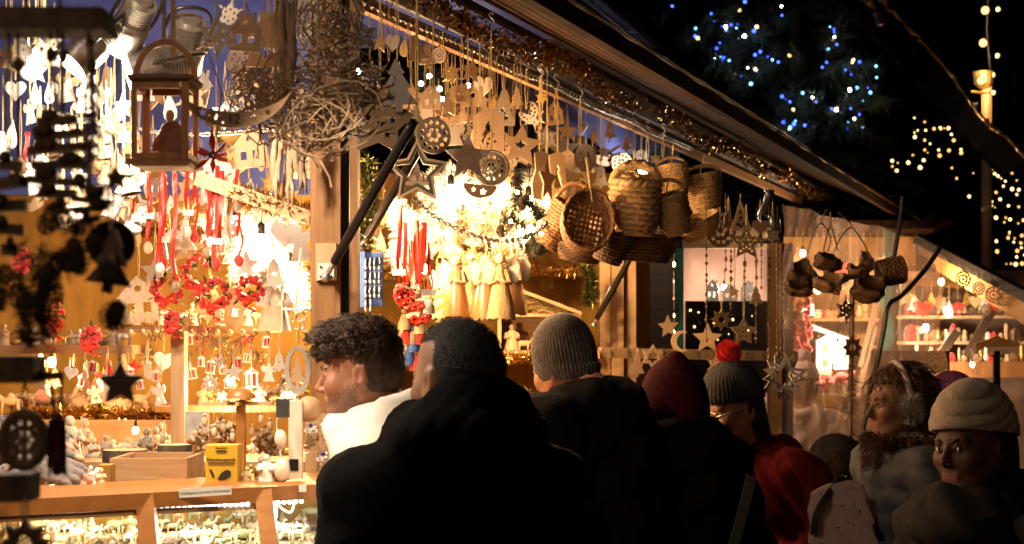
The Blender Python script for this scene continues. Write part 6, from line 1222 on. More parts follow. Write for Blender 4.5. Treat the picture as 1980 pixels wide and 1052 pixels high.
for i, (u, v0, v1) in enumerate(mr):
    d = 5.0 + .05 * (i % 4); t = thing('red_ribbon', f'red ribbon with pendant in the middle bay, {ORDN[i]} from the left beside the blue board', 'ribbon', P(u, v0, d), group='red ribbons of the middle bay'); L = S(v1 - v0, d); m = MB(); ribbon_strip(m, Vector((0, 0, 0)), L, .013, ph=i); ribbon_strip(m, Vector((.006, .003, 0)), L * .9, .01, ph=i + 1); m.build('ribbon', ribbon, t)
    if i % 2 == 0: m = MB(); m.box((0, -.012, -L * .8), (.04, .001, .018)); m.build('price_tag', paperw, t)
    m = MB(); m.lathe([(0, 0), (.02, .005), (.016, .03), (.009, .045), (0, .05)], (0, 0, -L - .03), 10); m.build('pendant', (red, carved, white)[i % 3], t, smooth=True)
bl = mat('blue_satin', (.05, .10, .45), .35); m = MB(); ribbon_strip(m, Vector((0, 0, 0)), S(110, 5.1), .012); solo('blue_ribbon', m, bl, 'single blue ribbon above the blue board', 'ribbon', P(776, 405, 5.1))
wreath(782, 570, 22, 4.95, 'red bow with berries beside the blue board', ring=False); wreath(812, 605, 24, 5.0, 'red berry bunch above the crowd beside the blue board', ring=False)
for i, (u, v, c) in enumerate([(786, 640, red), (800, 655, bluebd), (815, 640, red), (792, 680, bluebd), (806, 690, red), (822, 670, white), (783, 612, carved), (812, 620, carved)]):
    d = 5.0; t = thing('hanging_doll', f'small colourful hanging doll, {ORDN[i]} of the bunch between the two dark heads', 'doll', P(u, v, d), group='colourful dolls between the heads'); m = MB(); m.lathe([(.022, -.04), (.02, -.02), (.008, .008), (0, .01)], n=10); m.build('dress', c, t, smooth=True); m = MB(); m.ell((0, 0, .02), .012, 8, 6); m.build('head', carved, t, smooth=True); m = MB(); m.lathe([(.0135, .022), (.008, .036), (0, .05)], n=9); m.build('cap', c, t, smooth=True)
chain('bright_chain', [P(800, 385, 5.2), P(850, 425, 5.3), P(910, 452, 5.4), P(965, 465, 5.5), P(1020, 458, 5.6), P(1060, 430, 5.7)], 'bright metal chain sagging across the middle bay above the angels', .022, .003, iron)
raff = mat('raffia', (.55, .36, .18), .8, c2=(.38, .22, .1), sc=60, st=(6, 6, .5), bump=.6); tulle = clear('gold_tulle', .1, .3, (.95, .85, .7), .45, (.8, .6, .4))
for i, (u, v, h, dd) in enumerate([(882, 548, 130, 5.5), (912, 540, 120, 5.6), (940, 550, 135, 5.45), (968, 548, 140, 5.4), (992, 545, 130, 5.55), (856, 560, 110, 5.6)]):
    s_ = S(h, dd); t = thing('angel_doll', ['raffia angel doll with curly hair, second from the left of the middle bay', 'raffia angel doll, third from the left in the middle bay row', 'raffia angel doll in a netted gown, fourth from the left in the middle bay row', 'raffia angel doll in a shiny gown, fifth from the left in the middle bay row', 'raffia angel doll, rightmost of the middle bay row', 'smallest raffia angel doll, leftmost of the middle bay row, beside the gold heart'][i], 'angel doll', P(u, v, dd), R(rnd(-25, 25)), 'raffia angel dolls of the middle bay'); m = MB()
    m.lathe([(.20 * s_, -.5 * s_), (.17 * s_, -.3 * s_), (.11 * s_, -.02 * s_), (.06 * s_, .2 * s_), (.04 * s_, .26 * s_), (0, .27 * s_)], n=28); q_ = rnd(0, 6); m.v = [(x * (1 + .09 * math.sin(7 * math.atan2(y, x) + q_ + z * 30) + rnd(-.05, .05)), y * (1 + .09 * math.sin(7 * math.atan2(y, x) + q_ + z * 30)), z + (rnd(-.006, .006) if z < -.4 * s_ else 0)) for x, y, z in m.v]; m.build('gown', raff, t, smooth=True)
    m = MB(); m.ell((0, -.01, .34 * s_), .075 * s_, 12, 9); m.build('head', carved, t, smooth=True); m = MB()
    for _ in range(60): e = rdir(); e.y = abs(e.y) * .6; m.tube(path([Vector((0, .005, .36 * s_)) + e * .07 * s_, Vector((0, .005, .36 * s_)) + e * .12 * s_ + rdir() * .01, Vector((0, .005, .32 * s_)) + e * .13 * s_], 4), .0016, 4)
    m.build('hair', straw, t)
    for sx in (-1, 1): m = MB(); m.tube([(sx * .07 * s_, 0, .18 * s_), (sx * .14 * s_, -.06 * s_, .0), (sx * .03 * s_, -.15 * s_, .03 * s_)], [.035 * s_, .035 * s_, .025 * s_], 7); m.build('arm', raff, t, smooth=True); m = MB(); m.prism([(sx * x * s_, z * s_) for x, z in ((.04, .2), (.2, .36), (.26, .24), (.22, .02), (.1, .0))][::sx], .06 * s_, .07 * s_); m.build('wing', pale, t)
    if i % 2 == 0: m = MB(); m.lathe([(.225 * s_, -.48 * s_), (.19 * s_, -.25 * s_), (.09 * s_, .18 * s_)], n=14); m.build('net_gown', tulle, t, smooth=True)
    strands(S(60, dd), .004, .0013).build('cord', cord, t, (0, 0, .42 * s_))
t = orn('hearthole', 845, 585, 46, 5.35, golds, 'gold wire heart hanging left of the raffia angels', top=500, thick=.012)
t = thing('clothes_pegs', 'row of white plastic hooks clipped on the sagging chain', 'hooks', P(975, 480, 5.5)); 
for k in range(7): m = MB(); x = S(-38 + k * 12, 5.5); m.tube([(x, 0, .03), (x + .01, -.004, .0), (x - .004, -.004, -.045)], .003, 5); m.build('hook', ceram, t, smooth=True)
d_ = 6.4; k_ = S(1, d_); t = thing('nativity_hut', 'open wooden nativity hut with slanting straw roof on the shelf of the end wall', 'nativity hut', P(1040, 677, d_), 0)
m = MB(); m.box((-k_ * 74, 0, k_ * 32), (k_ * 7, .16, k_ * 64)); m.box((k_ * 78, 0, k_ * 32), (k_ * 7, .16, k_ * 64)); m.box((0, 0, k_ * 67), (k_ * 165, .17, k_ * 6)); m.build('frame', timberl, t)
m = MB(); m.box((0, .075, k_ * 32), (k_ * 148, .01, k_ * 62)); m.build('back_board', brownb, t)
m = MB(); m.beam((-k_ * 40, -.02, k_ * 116), (k_ * 82, -.02, k_ * 70), .2, k_ * 6); rf = m.build('roof', timberl, t); m = MB()
for _ in range(420): p = Vector((k_ * rnd(-60, 60), rnd(-.1, .06), 0)); p.z = k_ * rnd(70, 70 + 34 * (1 - max(0, p.x / k_ + 30) / 95)); e = Vector((rnd(-1, 1), rnd(-.3, .3), rnd(-.3, .3))).normalized() * k_ * rnd(8, 18); m.tube([p - e, p + rdir() * .003, p + e], .0012, 3)
m.build('straw', straw, rf)
m = MB(); m.beam((-k_ * 62, -.05, k_ * 70), (-k_ * 62, -.05, k_ * 150), k_ * 6, k_ * 6); m.beam((-k_ * 48, -.05, k_ * 155), (-k_ * 20, -.05, k_ * 100), k_ * 10, k_ * 5); m.build('ladder_post', drift, t)
m = MB(); m.beam((k_ * 74, -.06, k_ * 46), (k_ * 52, -.06, k_ * 64), k_ * 6, k_ * 6); m.build('brace', timberl, t)
for i, (k, u, h) in enumerate([('robed', 990, 50), ('kneel', 1036, 36), ('sheep', 1012, 18), ('lying', 1060, 26), ('robed', 1082, 44)]): figure(k, u, 677, h, 6.38, carved, ['carved shepherd with staff standing in the nativity hut', 'carved kneeling figure in the nativity hut', 'tiny sheep in the nativity hut', 'lying animal in the nativity hut', 'standing figure at the right end of the nativity hut'][i], 'figures in the nativity hut', 0, i)
m = MB(); m.box((0, 0, 0), (S(9, 6.6), .004, S(28, 6.6))); m.ell((0, -.003, S(10, 6.6)), .004, 6, 4); solo('wall_thermometer', m, timberl, 'small upright wooden tag on the yellow wall above the nativity hut', 'wall tag', P(1066, 545, 6.68))
m = MB(); m.box((0, 0, 0), (S(26, 6.6), .003, S(40, 6.6))); solo('yellow_note', m, papery, 'yellow paper note on the wall beside the grey beanie', 'note', P(1050, 735, 6.6))
m = MB(); pp = [Vector((S(20, 5.6) * math.cos(a), 0, S(20, 5.6) * math.sin(a))) for a in [i * .5 for i in range(13)]]; needles(m, pp, .03, 420, .0016); solo('dried_wreath', m, drift, 'dried flower wreath right of the big man in black', 'wreath', P(1008, 772, 5.9))
wreath(1008, 788, 14, 5.85, 'small golden flower bunch on the low shelf right of the big man', 'low shelf flowers', False, False)
# wire and foliage tangle above the bulbs
tangle(905, 425, 62, 5.75, 60, 'fine brown wire tangle glowing under the bulbs of the middle bay', .6)
# pine garland with cones
t = thing('pine_garland', 'drooping pine garland with cones and tiny lights in front of the glowing bulbs', 'garland', P(1000, 400, 5.3)); O = t.location; m = MB()
for ps_ in ([(1005, 325), (1002, 365), (995, 400), (985, 430)], [(965, 432), (990, 425), (1015, 440), (1035, 470), (1046, 488)], [(1010, 380), (1030, 400), (1045, 420)]):
    needles(m, path([P(u, v, 5.3) - O for u, v in ps_], 14), .04, 620, .0014)
m.build('needles', green, t)
for (u, v) in ((996, 350), (1010, 392), (1044, 482), (970, 445)):
    q = pinecone(u, v, 26, 20, 5.26, 'x', conem, rnd(-30, 30)); c = kids(q)[0]; c.name = 'cone'; c.parent = t; c.location = P(u, v, 5.26) - O; bpy.data.objects.remove(q)
for (u, v) in ((987, 428), (1020, 447), (1046, 452), (1000, 372)): m = MB(); m.ell((0, 0, 0), .006, 8, 6); m.build('light', bulbn, t, P(u, v, 5.24) - O, True)
fl_ = thing('fairy_lights', 'white fairy lights in a dark pine branch behind the eave ornaments', 'fairy lights', P(850, 190, 6.6)); O = fl_.location; m = MB(); needles(m, path([P(u, v, 6.62) - O for u, v in ((800, 130), (850, 180), (900, 230), (960, 250))], 16), .14, 1500, .0016, droop=.4); needles(m, path([P(u, v, 6.62) - O for u, v in ((780, 230), (850, 240), (930, 280), (1120, 290))], 16), .12, 1200, .0016, droop=.4); m.build('branch', green, fl_)
for (u, v) in ((697, 138), (830, 147), (814, 162), (850, 172), (855, 192), (828, 205), (1150, 262), (905, 165), (776, 190)): m = MB(); m.ell((0, 0, 0), .0095, 8, 6); m.build('light', bulbn, fl_, P(u, v, 6.45 if u > 720 else 3.9) - O, True)
# ---------------------------------------------------------------- baskets
def basket(u, v, d, rt, rb, h, m_, label, sx=1.0, rows=13, stakes=18, rot=(0, 0, 0), handle=None, grp='wicker baskets hanging under the eave', open_=True, thickr=1.0, hang=None):
    k = S(1, d); rt *= k; rb *= k; h *= k; t = thing('wicker_basket', label, 'basket', P(u, v, d), group=grp); t.rotation_euler = tuple(R(a) for a in rot); m = MB(); tr = h / rows * .52 * thickr
    def rad(f): return lerp(rb, rt, f) * (1 + .06 * math.sin(f * math.pi))
    n = stakes * 2
    for i in range(rows + 1):
        f = i / rows; r_ = rad(f); m.tube([(sx * (r_ + (1 if (j + i) % 2 else -1) * tr * .55) * math.cos(2 * math.pi * j / n), (r_ + (1 if (j + i) % 2 else -1) * tr * .55) * math.sin(2 * math.pi * j / n), h * f - h / 2 + rnd(-.1, .1) * tr) for j in range(n)], tr * rnd(.85, 1.1), 5, closed=True)
    for j in range(stakes):
        a = 2 * math.pi * (j + .25) / stakes; m.tube([(sx * rad(f) * math.cos(a), rad(f) * math.sin(a), h * f - h / 2) for f in (0, .33, .66, 1.03)], tr * .7, 4)
    m.build('weave', m_, t, smooth=True)
    m = MB()
    for q in range(9): y = rb * (-.85 + q * .2125); x = sx * math.sqrt(max(0, rb * rb - y * y)); m.tube([(-x, y, -h / 2 + (q % 2) * tr * .8), (0, y, -h / 2 + tr * .4), (x, y, -h / 2 + (q % 2) * tr * .8)], tr * .9, 4); m.tube([(sx * y, -x / sx, -h / 2 + tr * .3), (sx * y, x / sx, -h / 2 + tr * .3)], tr * .8, 4)
    m.build('base', m_, t)
    m = MB()
    for q in range(2): m.tube([(sx * (rt + tr * .6 * math.cos(j * 1.3 + q * 3)) * math.cos(2 * math.pi * j / 48), (rt + tr * .6 * math.cos(j * 1.3 + q * 3)) * math.sin(2 * math.pi * j / 48), h / 2 + tr * .7 * math.sin(j * 1.3 + q * 3)) for j in range(48)], tr * .95, 5, closed=True)
    m.build('rim', m_, t, smooth=True)
    if handle:
        m = MB(); hh = handle * k; m.tube([(sx * rt * math.cos(a), .0, h / 2 + hh * math.sin(a)) for a in [math.pi * j / 18 for j in range(19)]], tr * 1.5, 6); m.tube([(sx * rt * math.cos(a), tr * math.sin(a * 14), h / 2 + (hh + tr) * math.sin(a)) for a in [math.pi * j / 40 for j in range(41)]], tr * .8, 4); m.build('handle', m_, t, smooth=True)
    if hang is not None:
        Mi = t.rotation_euler.to_matrix().inverted(); m = MB(); top = Mi @ (P(u, hang, d) - P(u, v, d)); q0 = Vector((0, rt * .6, h / 2)); m.tube(path([q0, lerp(q0, top, .5), top], 8), .0022, 5); m.build('hanging_cord', cord, t)
    return t
basket(1133, 432, 5.5, 62, 52, 46, wick, 'large oval brown wicker basket tipped so that its open mouth faces the camera', sx=.80, rows=9, stakes=22, rot=(72, 14, 8), handle=None, hang=305)
basket(1078, 435, 5.75, 48, 40, 84, wick, 'reddish wicker basket hanging tilted behind the large oval basket', sx=.62, rows=13, rot=(15, 28, 10), handle=50, hang=330)
basket(1122, 488, 5.7, 40, 33, 30, wickd, 'dark wicker basket below the large oval basket', sx=1.1, rows=7, rot=(8, 8, 0), handle=None)
basket(1226, 402, 5.6, 44, 38, 96, wickl, 'tall straw basket with wide flat weave, brightest of the hanging baskets', rows=9, stakes=12, rot=(6, 4, 0), handle=34, thickr=1.15, hang=290)
basket(1216, 360, 5.95, 26, 24, 34, wickl, 'small round straw basket lying on top of the tall straw basket', rows=7, rot=(65, 0, -25), handle=22)
basket(1302, 350, 6.0, 30, 24, 52, wickl, 'small fine straw basket at upper right of the tall straw basket', rows=14, stakes=16, rot=(-8, -6, 0), handle=20, hang=280)
basket(1362, 378, 6.1, 37, 22, 80, wickl, 'round straw basket narrowing downwards, rightmost of the straw baskets', rows=16, stakes=20, rot=(4, -10, 0), handle=16, hang=300)
basket(1300, 415, 5.65, 36, 25, 76, wickl, 'bucket shaped straw basket with a side ring, between tall and round straw baskets', rows=16, stakes=20, rot=(10, -16, 0), handle=30, hang=310)
basket(1350, 440, 5.8, 46, 30, 34, wickl, 'shallow straw basket tilted under the bucket shaped one', rows=9, rot=(12, -22, 0))
basket(1230, 478, 5.75, 74, 56, 48, wickd, 'wide very dark basket underneath the straw baskets', sx=1.1, rows=8, rot=(4, 4, 0), handle=None, hang=400)
basket(1182, 478, 5.6, 34, 24, 54, wickd, 'small dark basket between the large oval one and the wide dark one', rows=8, rot=(10, 20, 0), handle=30)
root_ = mat('root_bowl_wood', (.15, .075, .035), .5, c2=(.06, .03, .015), sc=16, bump=.5); rootl = mat('pale_root_wood', (.30, .17, .08), .5, c2=(.16, .085, .04), sc=16, bump=.5)
def burl(u, v, w, h, d, m_, label, yaw=0, seed=0, open_=.3, tilt=0):
    sx, sz = S(w / 2, d), S(h / 2, d)
    def f(p):
        x, y, z = p[..., 0] / sx, p[..., 1] / (sx * .8), p[..., 2] / sz
        n = .16 * np.sin(x * 3.1 + seed) * np.sin(z * 3.7 + seed * 2 + y * 2) + .07 * np.sin(x * 7 + y * 6 + seed) + .05 * np.sin(z * 11 + x * 5)
        g = (np.sqrt(x * x + y * y + z * z) - .86 + n); inn = np.sqrt((x - .1) ** 2 + (y + .25) ** 2 + (z - open_ - .35) ** 2 * 1.2) - .68; return np.maximum(g, -inn) * min(sx, sz)
    b = max(sx, sz) * 1.35; V, Q = sdf(f, (-b, -b, -b), (b, b, b), b / 17); o = link(bpy.data.objects.new('root_bowl', npmesh('root_bowl', [(V, Q, 0)], [m_]))); o.location = P(u, v, d); o.rotation_euler = (R(15), R(tilt), R(yaw)); return tag(o, label, 'bowl', 'carved root bowls hanging at right')
burl(1550, 535, 62, 84, 6.6, root_, 'dark knobbly root bowl, leftmost of the hanging root bowls', 0, 1); burl(1540, 558, 66, 34, 6.5, root_, 'dark flat root bowl under the leftmost root bowl', 0, 6, tilt=12); burl(1600, 505, 64, 52, 6.6, root_, 'dark root bowl hung high in the middle of the root bowls', 20, 2); burl(1604, 545, 76, 52, 6.5, rootl, 'pale rough root bowl in the middle of the hanging group', -20, 3)
burl(1655, 525, 46, 40, 6.55, rootl, 'small open root cup right of the pale root bowl', 10, 4); burl(1680, 560, 82, 62, 6.5, root_, 'long open root bowl with a dark slit, lowest of the hanging group', 25, 5, tilt=-18); burl(1675, 505, 34, 60, 6.6, rootl, 'upright root cup behind the small open one', 0, 8)
basket(1722, 525, 6.6, 24, 22, 44, wick, 'small brown basket at the right end of the hanging root bowls', rows=8, rot=(-6, 80, 0), grp='carved root bowls hanging at right')
for i, (u, v0, v1, w) in enumerate([(1588, 432, 492, 26), (1606, 438, 490, 14), (1645, 440, 496, 34)]):
    d = 6.6; k = S(1, d); t = thing('wire_hanger', ['bent wire hanger over the leftmost root bowl', 'narrow wire hanger in the middle over the root bowls', 'wide wire hanger over the right root bowls'][i], 'hanger', P(u, v0, d), group='wire hangers of the root bowls'); m = MB(); s = -1 if i == 0 else 1
    m.tube(path([(k * (12 if i != 2 else -24) * (1 if i != 1 else 0), 0, k * 30), (0, 0, k * 8), (0, 0, 0)], 8), .003, 5); m.tube(path([(-k * w, 0, -k * (v1 - v0)), (-k * w * .7, 0, -k * 28), (0, 0, 0), (k * w * .7, 0, -k * 28), (k * w * (.5 if i == 0 else 1), 0, -k * (v1 - v0) * .9)], 18), .003, 5); m.build('wire', iron, t, smooth=True)
# ---------------------------------------------------------------- ornaments right of the baskets
G5 = 'ornaments hanging before the second stall'
def wo(u, w): return FD(u, w)
for (k, u, v, h, d, m_, lab, tp, yaw) in [
    ('goldstar', 1443, 470, 64, 5.6, golds, 'gold star with filigree holes hanging right of the straw baskets', 395, 12), ('tri', 1432, 415, 62, 5.9, ply, 'tan triangular tree hanging above the gold filigree star', 375, 10), ('lace', 1392, 445, 74, 6.0, lacem, 'pale lace disc half hidden behind the round straw basket', 400, 20),
    ('star', 1420, 565, 22, 5.7, ply, 'small tan star on a long cord before the bright pink window', 470, 0), ('moon', 1318, 660, 42, 6.3, ply, 'tan wooden moon standing on the hook rail', None, 10), ('star', 1368, 655, 58, 6.3, ply, 'tall pointed tan star standing on the hook rail', None, 0), ('starmany', 1438, 642, 52, 5.9, ply, 'striped tan star hanging before the dark board', 520, 10), ('tree', 1462, 572, 40, 5.7, ply, 'small tan tree hanging right of the bright pink window', 480, 10),
    ('flake', 1494, 455, 40, 5.8, lacem, 'dark tan snowflake beside the tall dark lantern', 390, 20), ('star8', 1395, 618, 44, 6.2, golds, 'yellow wooden sunflower on the dark board', 560, 15), ('bell', 1408, 425, 36, 5.9, ply, 'small tan bell hanging left of the gold filigree star', 380, 10), ('heart', 1470, 440, 34, 5.75, plyd, 'small brown heart hanging right of the gold filigree star', 385, 10), ('star', 1292, 632, 44, 6.5, ply, 'tan star standing in the dark gap right of the end posts', None, 20), ('star6', 1262, 690, 50, 6.2, ply, 'tan six pointed star frame hanging under the hook rail', 672, 20), ('tree', 1232, 705, 48, 6.2, ply, 'tan tree hanging under the hook rail', 672, 20), ('flake', 1385, 705, 44, 6.4, ply, 'tan snowflake hanging under the hook rail behind the pompom hat', 680, 0),
    ('flake', 1636, 600, 54, 6.9, plyd, 'brown flower ornament hanging under the root bowls', 560, 25), ('star8', 1648, 672, 50, 6.9, plyd, 'brown sunburst ornament hanging below the brown flower ornament', 600, 25)]:
    orn(k, u, v, h, d, m_, lab, group=G5, yaw=yaw, tilt=rnd(-4, 4), top=tp)
# layered 3-d star
d_ = 5.35; s_ = S(92, d_); t = thing('star_ornament', 'large layered wooden snow star with crossed blades hanging beside the pompom hat', 'ornament', P(1516, 728, d_), R(10), G5)
for i in range(3): o = put('blade_star', cut('open_star', [starp(5, .5, .23), starp(5, .36, .16), ], .006, pale), t, (0, (i - 1) * .014, 0), (0, R(i * 24), R((i - 1) * 16)), (s_, 1, s_))
m = MB(); m.tube([(0, 0, s_ * .45), (0, 0, S(728 - 500, d_))], .0013, 4); m.build('cord', greyc, t)
# tall dark lantern
d_ = 5.9; k_ = S(1, d_); t = thing('metal_lantern', 'tall dark bottle shaped metal lantern right of the gold filigree star', 'lantern', P(1488, 470, d_)); m = MB(); m.lathe([(0, 0), (k_ * 24, 0), (k_ * 25, k_ * 5), (k_ * 22, k_ * 8)], n=16); m.lathe([(k_ * 24, k_ * 52), (k_ * 23, k_ * 60), (k_ * 12, k_ * 78), (k_ * 9, k_ * 98), (k_ * 11, k_ * 102), (0, k_ * 104)], n=16)
for a in range(5): m.tube([(k_ * 22 * math.cos(a * 1.257), k_ * 22 * math.sin(a * 1.257), k_ * 6), (k_ * 22 * math.cos(a * 1.257), k_ * 22 * math.sin(a * 1.257), k_ * 54)], k_ * 2, 5)
m.build('frame', blackp, t, smooth=True); m = MB(); m.lathe([(k_ * 20, k_ * 8), (k_ * 20, k_ * 52)], n=16); m.build('glass', glass, t, smooth=True); m = MB(); m.lathe([(0, k_ * 6), (k_ * 8, k_ * 6), (k_ * 8, k_ * 24), (0, k_ * 26)], n=10); m.build('candle', white, t); m = MB(); m.tube([(0, 0, k_ * 104), (0, 0, k_ * 140)], .0018, 5); m.build('cord', greyc, t)
for i, (u, v0, v1) in enumerate([(1366, 480, 660), (1440, 500, 640), (1462, 505, 665), (1487, 500, 705), (1503, 470, 700), (1511, 480, 700), (1413, 470, 600), (1472, 420, 560), (1403, 400, 530)]):
    d = 5.7 + .04 * i; L = S(v1 - v0, d); t = thing('bead_string', f'string of small wooden beads, {ORDN[i]} in the group before the second stall', 'bead string', P(u, v0, d), group='bead strings before the second stall'); m = MB(); m.tube([(0, 0, S(v0 - 400, d) if v0 > 400 else .05), (0, 0, -L)], .0013, 4)
    z = 0.0
    while z < L: 
        r_ = rnd(.003, .0075); m.ell((0, 0, -z), (r_, r_, r_ * rnd(.8, 1.6)), 7, 5); z += rnd(.012, .04)
    m.build('beads', twig if i % 2 else plyd, t, smooth=True)
# ---------------------------------------------------------------- second stall of the row and what lies behind it
st2 = thing('market_stall', 'second stall of the row with bright pink lit window, dark board and raised flap', 'market stall', FL(6.8, 0, 0)); S2 = st2.location.copy()
def sp2(name, mb, m, smooth=False):
    for i, v in enumerate(mb.v): mb.v[i] = (v[0] - S2.x, v[1] - S2.y, v[2] - S2.z)
    return mb.build(name, m, st2, smooth=smooth)
flap(sp2, 6.64, 12.6)
pinkw = mat('pink_lit_cloth', (.72, .52, .44), .8, c2=(.55, .36, .28), sc=3, bump=.4); orangew = mat('orange_cloth', (.62, .32, .10), .8, c2=(.5, .24, .07), sc=4, bump=.3); teal = mat('teal_cloth', (.03, .22, .20), .7, c2=(.02, .15, .14), sc=5)
m = pbox(1233, 1302, 440, 900, 7.3, .25); sp2('dark_post', m, darkw)
m = pbox(1306, 1322, 480, 800, 7.6, .05); sp2('teal_curtain', m, teal)
m = cloth((.78, 8.9, 1.2), (1.39, 8.9, 1.2), 1.2, 2.16, seed=7, amp=.01); sp2('back_cloth', m, pinkw, True)
m = pbox(1326, 1484, 582, 760, 8.2, .04); sp2('dark_board', m, blackp)
m = pbox(1488, 1512, 470, 900, 8.0, .08); sp2('orange_door_post', m, orangew)
m = pbox(1512, 1534, 470, 900, 8.05, .06); sp2('grey_door_post', m, fascm)
m = MB(); slab(m, 6.64, 12.6, -1.3, 3.1, 0, 2.78, .03); sp2('roof', m, darkw)
m = pbox(1320, 1490, 440, 480, 8.3, .05); sp2('window_head', m, timberx)
pendant(1400, 556, 8.55, 13, 'glaring bulb in the pink window of the second stall', .013, (1, .66, .45)); pendant(1552, 490, 8.1, 5, 'glaring bulb in place of a bright reflection behind the leftmost root bowl', .014, SOFT, bulbn)  # second bulb stands in for a bright reflection
for i, (u, v, h, w) in enumerate([(1378, 582, 42, 30), (1412, 582, 34, 36), (1446, 582, 40, 34)]):
    d = 8.45; s_ = S(h, d); t = put('paper_house', cut('paper_house', SHP['house'], .03, white), None, P(u, v - h / 2, d), (0, 0, R(rnd(-20, 20))), (S(w, d), 1, s_)); tag(t, ['small white paper house at the left of the pink window', 'small white paper house in the middle of the pink window', 'small white paper house at the right of the pink window'][i], 'paper house', 'white paper houses in the pink window')
def lights(name, pts, m_, label, grp, r=.008, cat='fairy lights', wire=True, jit=0):
    o = P(*pts[0]); t = thing(name, label, cat, o, group=grp)
    if wire: m = MB(); m.tube([P(*p) - o for p in pts], .0025, 4); m.build('wire', blackp, t)
    for i, p in enumerate(pts): m = MB(); m.ell((0, 0, 0), r * rnd(.55, 1.75), 8, 6); m.build('bulb', m_[i % len(m_)] if isinstance(m_, list) else m_, t, P(*p) - o, True)
    return t
lights('fairy_lights', [(1292 + 10 * math.sin(i * 2.1), 500 + i * 11, 7.5) for i in range(17)], [bulby, bulbw, bulby, glow('lit_red_led', (1, .15, .05), 10)], 'warm fairy lights hanging in the dark gap right of the end posts', 'fairy lights', .0075)
lights('fairy_lights', [(1335 + (i * 37) % 140, 600 + (i * 53) % 60, 8.17) for i in range(12)], bulby, 'faint warm fairy lights across the dark board', 'fairy lights', .004)
m = MB(); pp = [P(1285 + 8 * math.sin(i), 490 + i * 14, 7.58) for i in range(14)]; o = pp[0].copy(); needles(m, [p - o for p in pp], .09, 1800, .002, droop=.3); solo('pine_garland', m, green, 'hanging pine garland with fairy lights right of the end posts', 'garland', o)
# third stall: yellow lit booth seen through the plastic sheet
st3 = thing('market_booth', 'yellow lit booth behind the plastic sheet with white model houses inside', 'market stall', P(1640, 800, 10.5)); S3 = st3.location.copy()
def sp3(name, mb, m, smooth=False):
    for i, v in enumerate(mb.v): mb.v[i] = (v[0] - S3.x, v[1] - S3.y, v[2] - S3.z)
    return mb.build(name, m, st3, smooth=smooth)
yl = mat('yellow_lit_wall', (.60, .34, .10), .8, c2=(.40, .2, .05), sc=4, bump=.2)
a, b = P(1515, 800, 11.2), P(1770, 800, 11.2); m = cloth((a.x, 11.2, 0), (b.x, 11.2, 0), .0, 2.36, amp=.015, seed=3); sp3('back_wall', m, yl, True)
m = MB(); m.box(((a.x + b.x) / 2, 10.85, 2.39), (b.x - a.x + .06, .9, .05)); sp3('roof', m, flapm)
a = P(1700, 0, 10.4); b = P(1742, 0, 10.4); m = cloth((a.x, 10.3, 0), (b.x, 10.5, 0), .8, 2.35, 12, 16, .02, 5); sp3('teal_curtain', m, teal, True)
m = pbox(1742, 1790, 540, 900, 10.6, .1); sp3('pillar', m, fascm)
for i, (u0, u1, v0, v1) in enumerate([(1565, 1640, 715, 725)]): m = pbox(u0, u1, v0, v1, 10.2, .4); sp3('shelf', m, timberl)
t = thing('model_house', 'white lit model house with snowy roof on the shelf of the yellow booth', 'model house', P(1603, 715, 10.3)); k_ = S(1, 10.3); m = MB(); m.prism([(-k_ * 30, 0), (k_ * 32, 0), (k_ * 32, k_ * 52), (0, k_ * 72), (-k_ * 30, k_ * 56)], -.1, .1); m.build('walls', white, t); m = MB(); m.beam((-k_ * 42, 0, k_ * 84), (k_ * 42, 0, k_ * 52), .3, k_ * 7); m.build('roof', white, t)
for x, z in ((-18, 36), (6, 36), (-18, 8), (6, 8)): m = MB(); m.box((k_ * (x + 5), -.103, k_ * (z + 6)), (k_ * 11, .006, k_ * 14)); m.build('window', brownb, t)
m = MB(); m.box((k_ * 14, -.16, k_ * 10), (k_ * 30, .04, k_ * 16)); m.build('balcony', white, t)
pendant(1620, 668, 10.0, 30, 'glaring bulb in front of the white model house', .016, SOFT, bulbn); pendant(1580, 560, 10.2, 34, 'bulb lighting the upper wall of the yellow booth', .02); pendant(1700, 520, 10.6, 16, 'bulb beside the teal curtain of the booth', .02)
t = thing('table_lamp', 'small lit lamp with white shade high in the yellow booth', 'lamp', P(1562, 632, 10.4)); m = MB(); k_ = S(1, 10.4); m.lathe([(k_ * 13, k_ * 22), (k_ * 11, k_ * 44)], n=14); m.build('lamp_shade', glow('lit_shade', (1, .86, .62), 5), t); m = MB(); m.lathe([(0, 0), (k_ * 7, 0), (k_ * 2, k_ * 5), (k_ * 2, k_ * 24), (0, k_ * 24)], n=10); m.build('stand', iron, t)
m = MB(); pp = [P(1547 + 6 * math.sin(i * 1.3), 585 + i * 9, 9.9) for i in range(13)]; o = pp[0].copy(); t = thing('berry_garland', 'red berry garland hanging at the left side of the yellow booth', 'garland', o)
for p in pp: [m.ell(p - o + rdir() * .05, rnd(.012, .022), 7, 5) for _ in range(9)]
m.build('berries', red, t, smooth=True)
m = MB()
for i in range(30): m.ell((rnd(-.14, .14), rnd(-.03, .03), rnd(-.03, .03)), rnd(.012, .025), 7, 5)
solo('berry_garland', m, red, 'red berry garland along the booth shelf under the white model house', 'garland', P(1602, 732, 10.1), smooth=True)
for i, (u, v, w) in enumerate([(1680, 640, 16), (1672, 700, 22)]): m = MB(); m.beam(P(u - 16, v + 70, 10.2) - P(u, v, 10.2), P(u + 20, v - 70, 10.2) - P(u, v, 10.2), .04, .03); solo('wooden_prop', m, plyd, ['slanting wooden prop right of the white model house', 'lower slanting prop behind the ear muffs'][i], 'prop', P(u, v, 10.2))
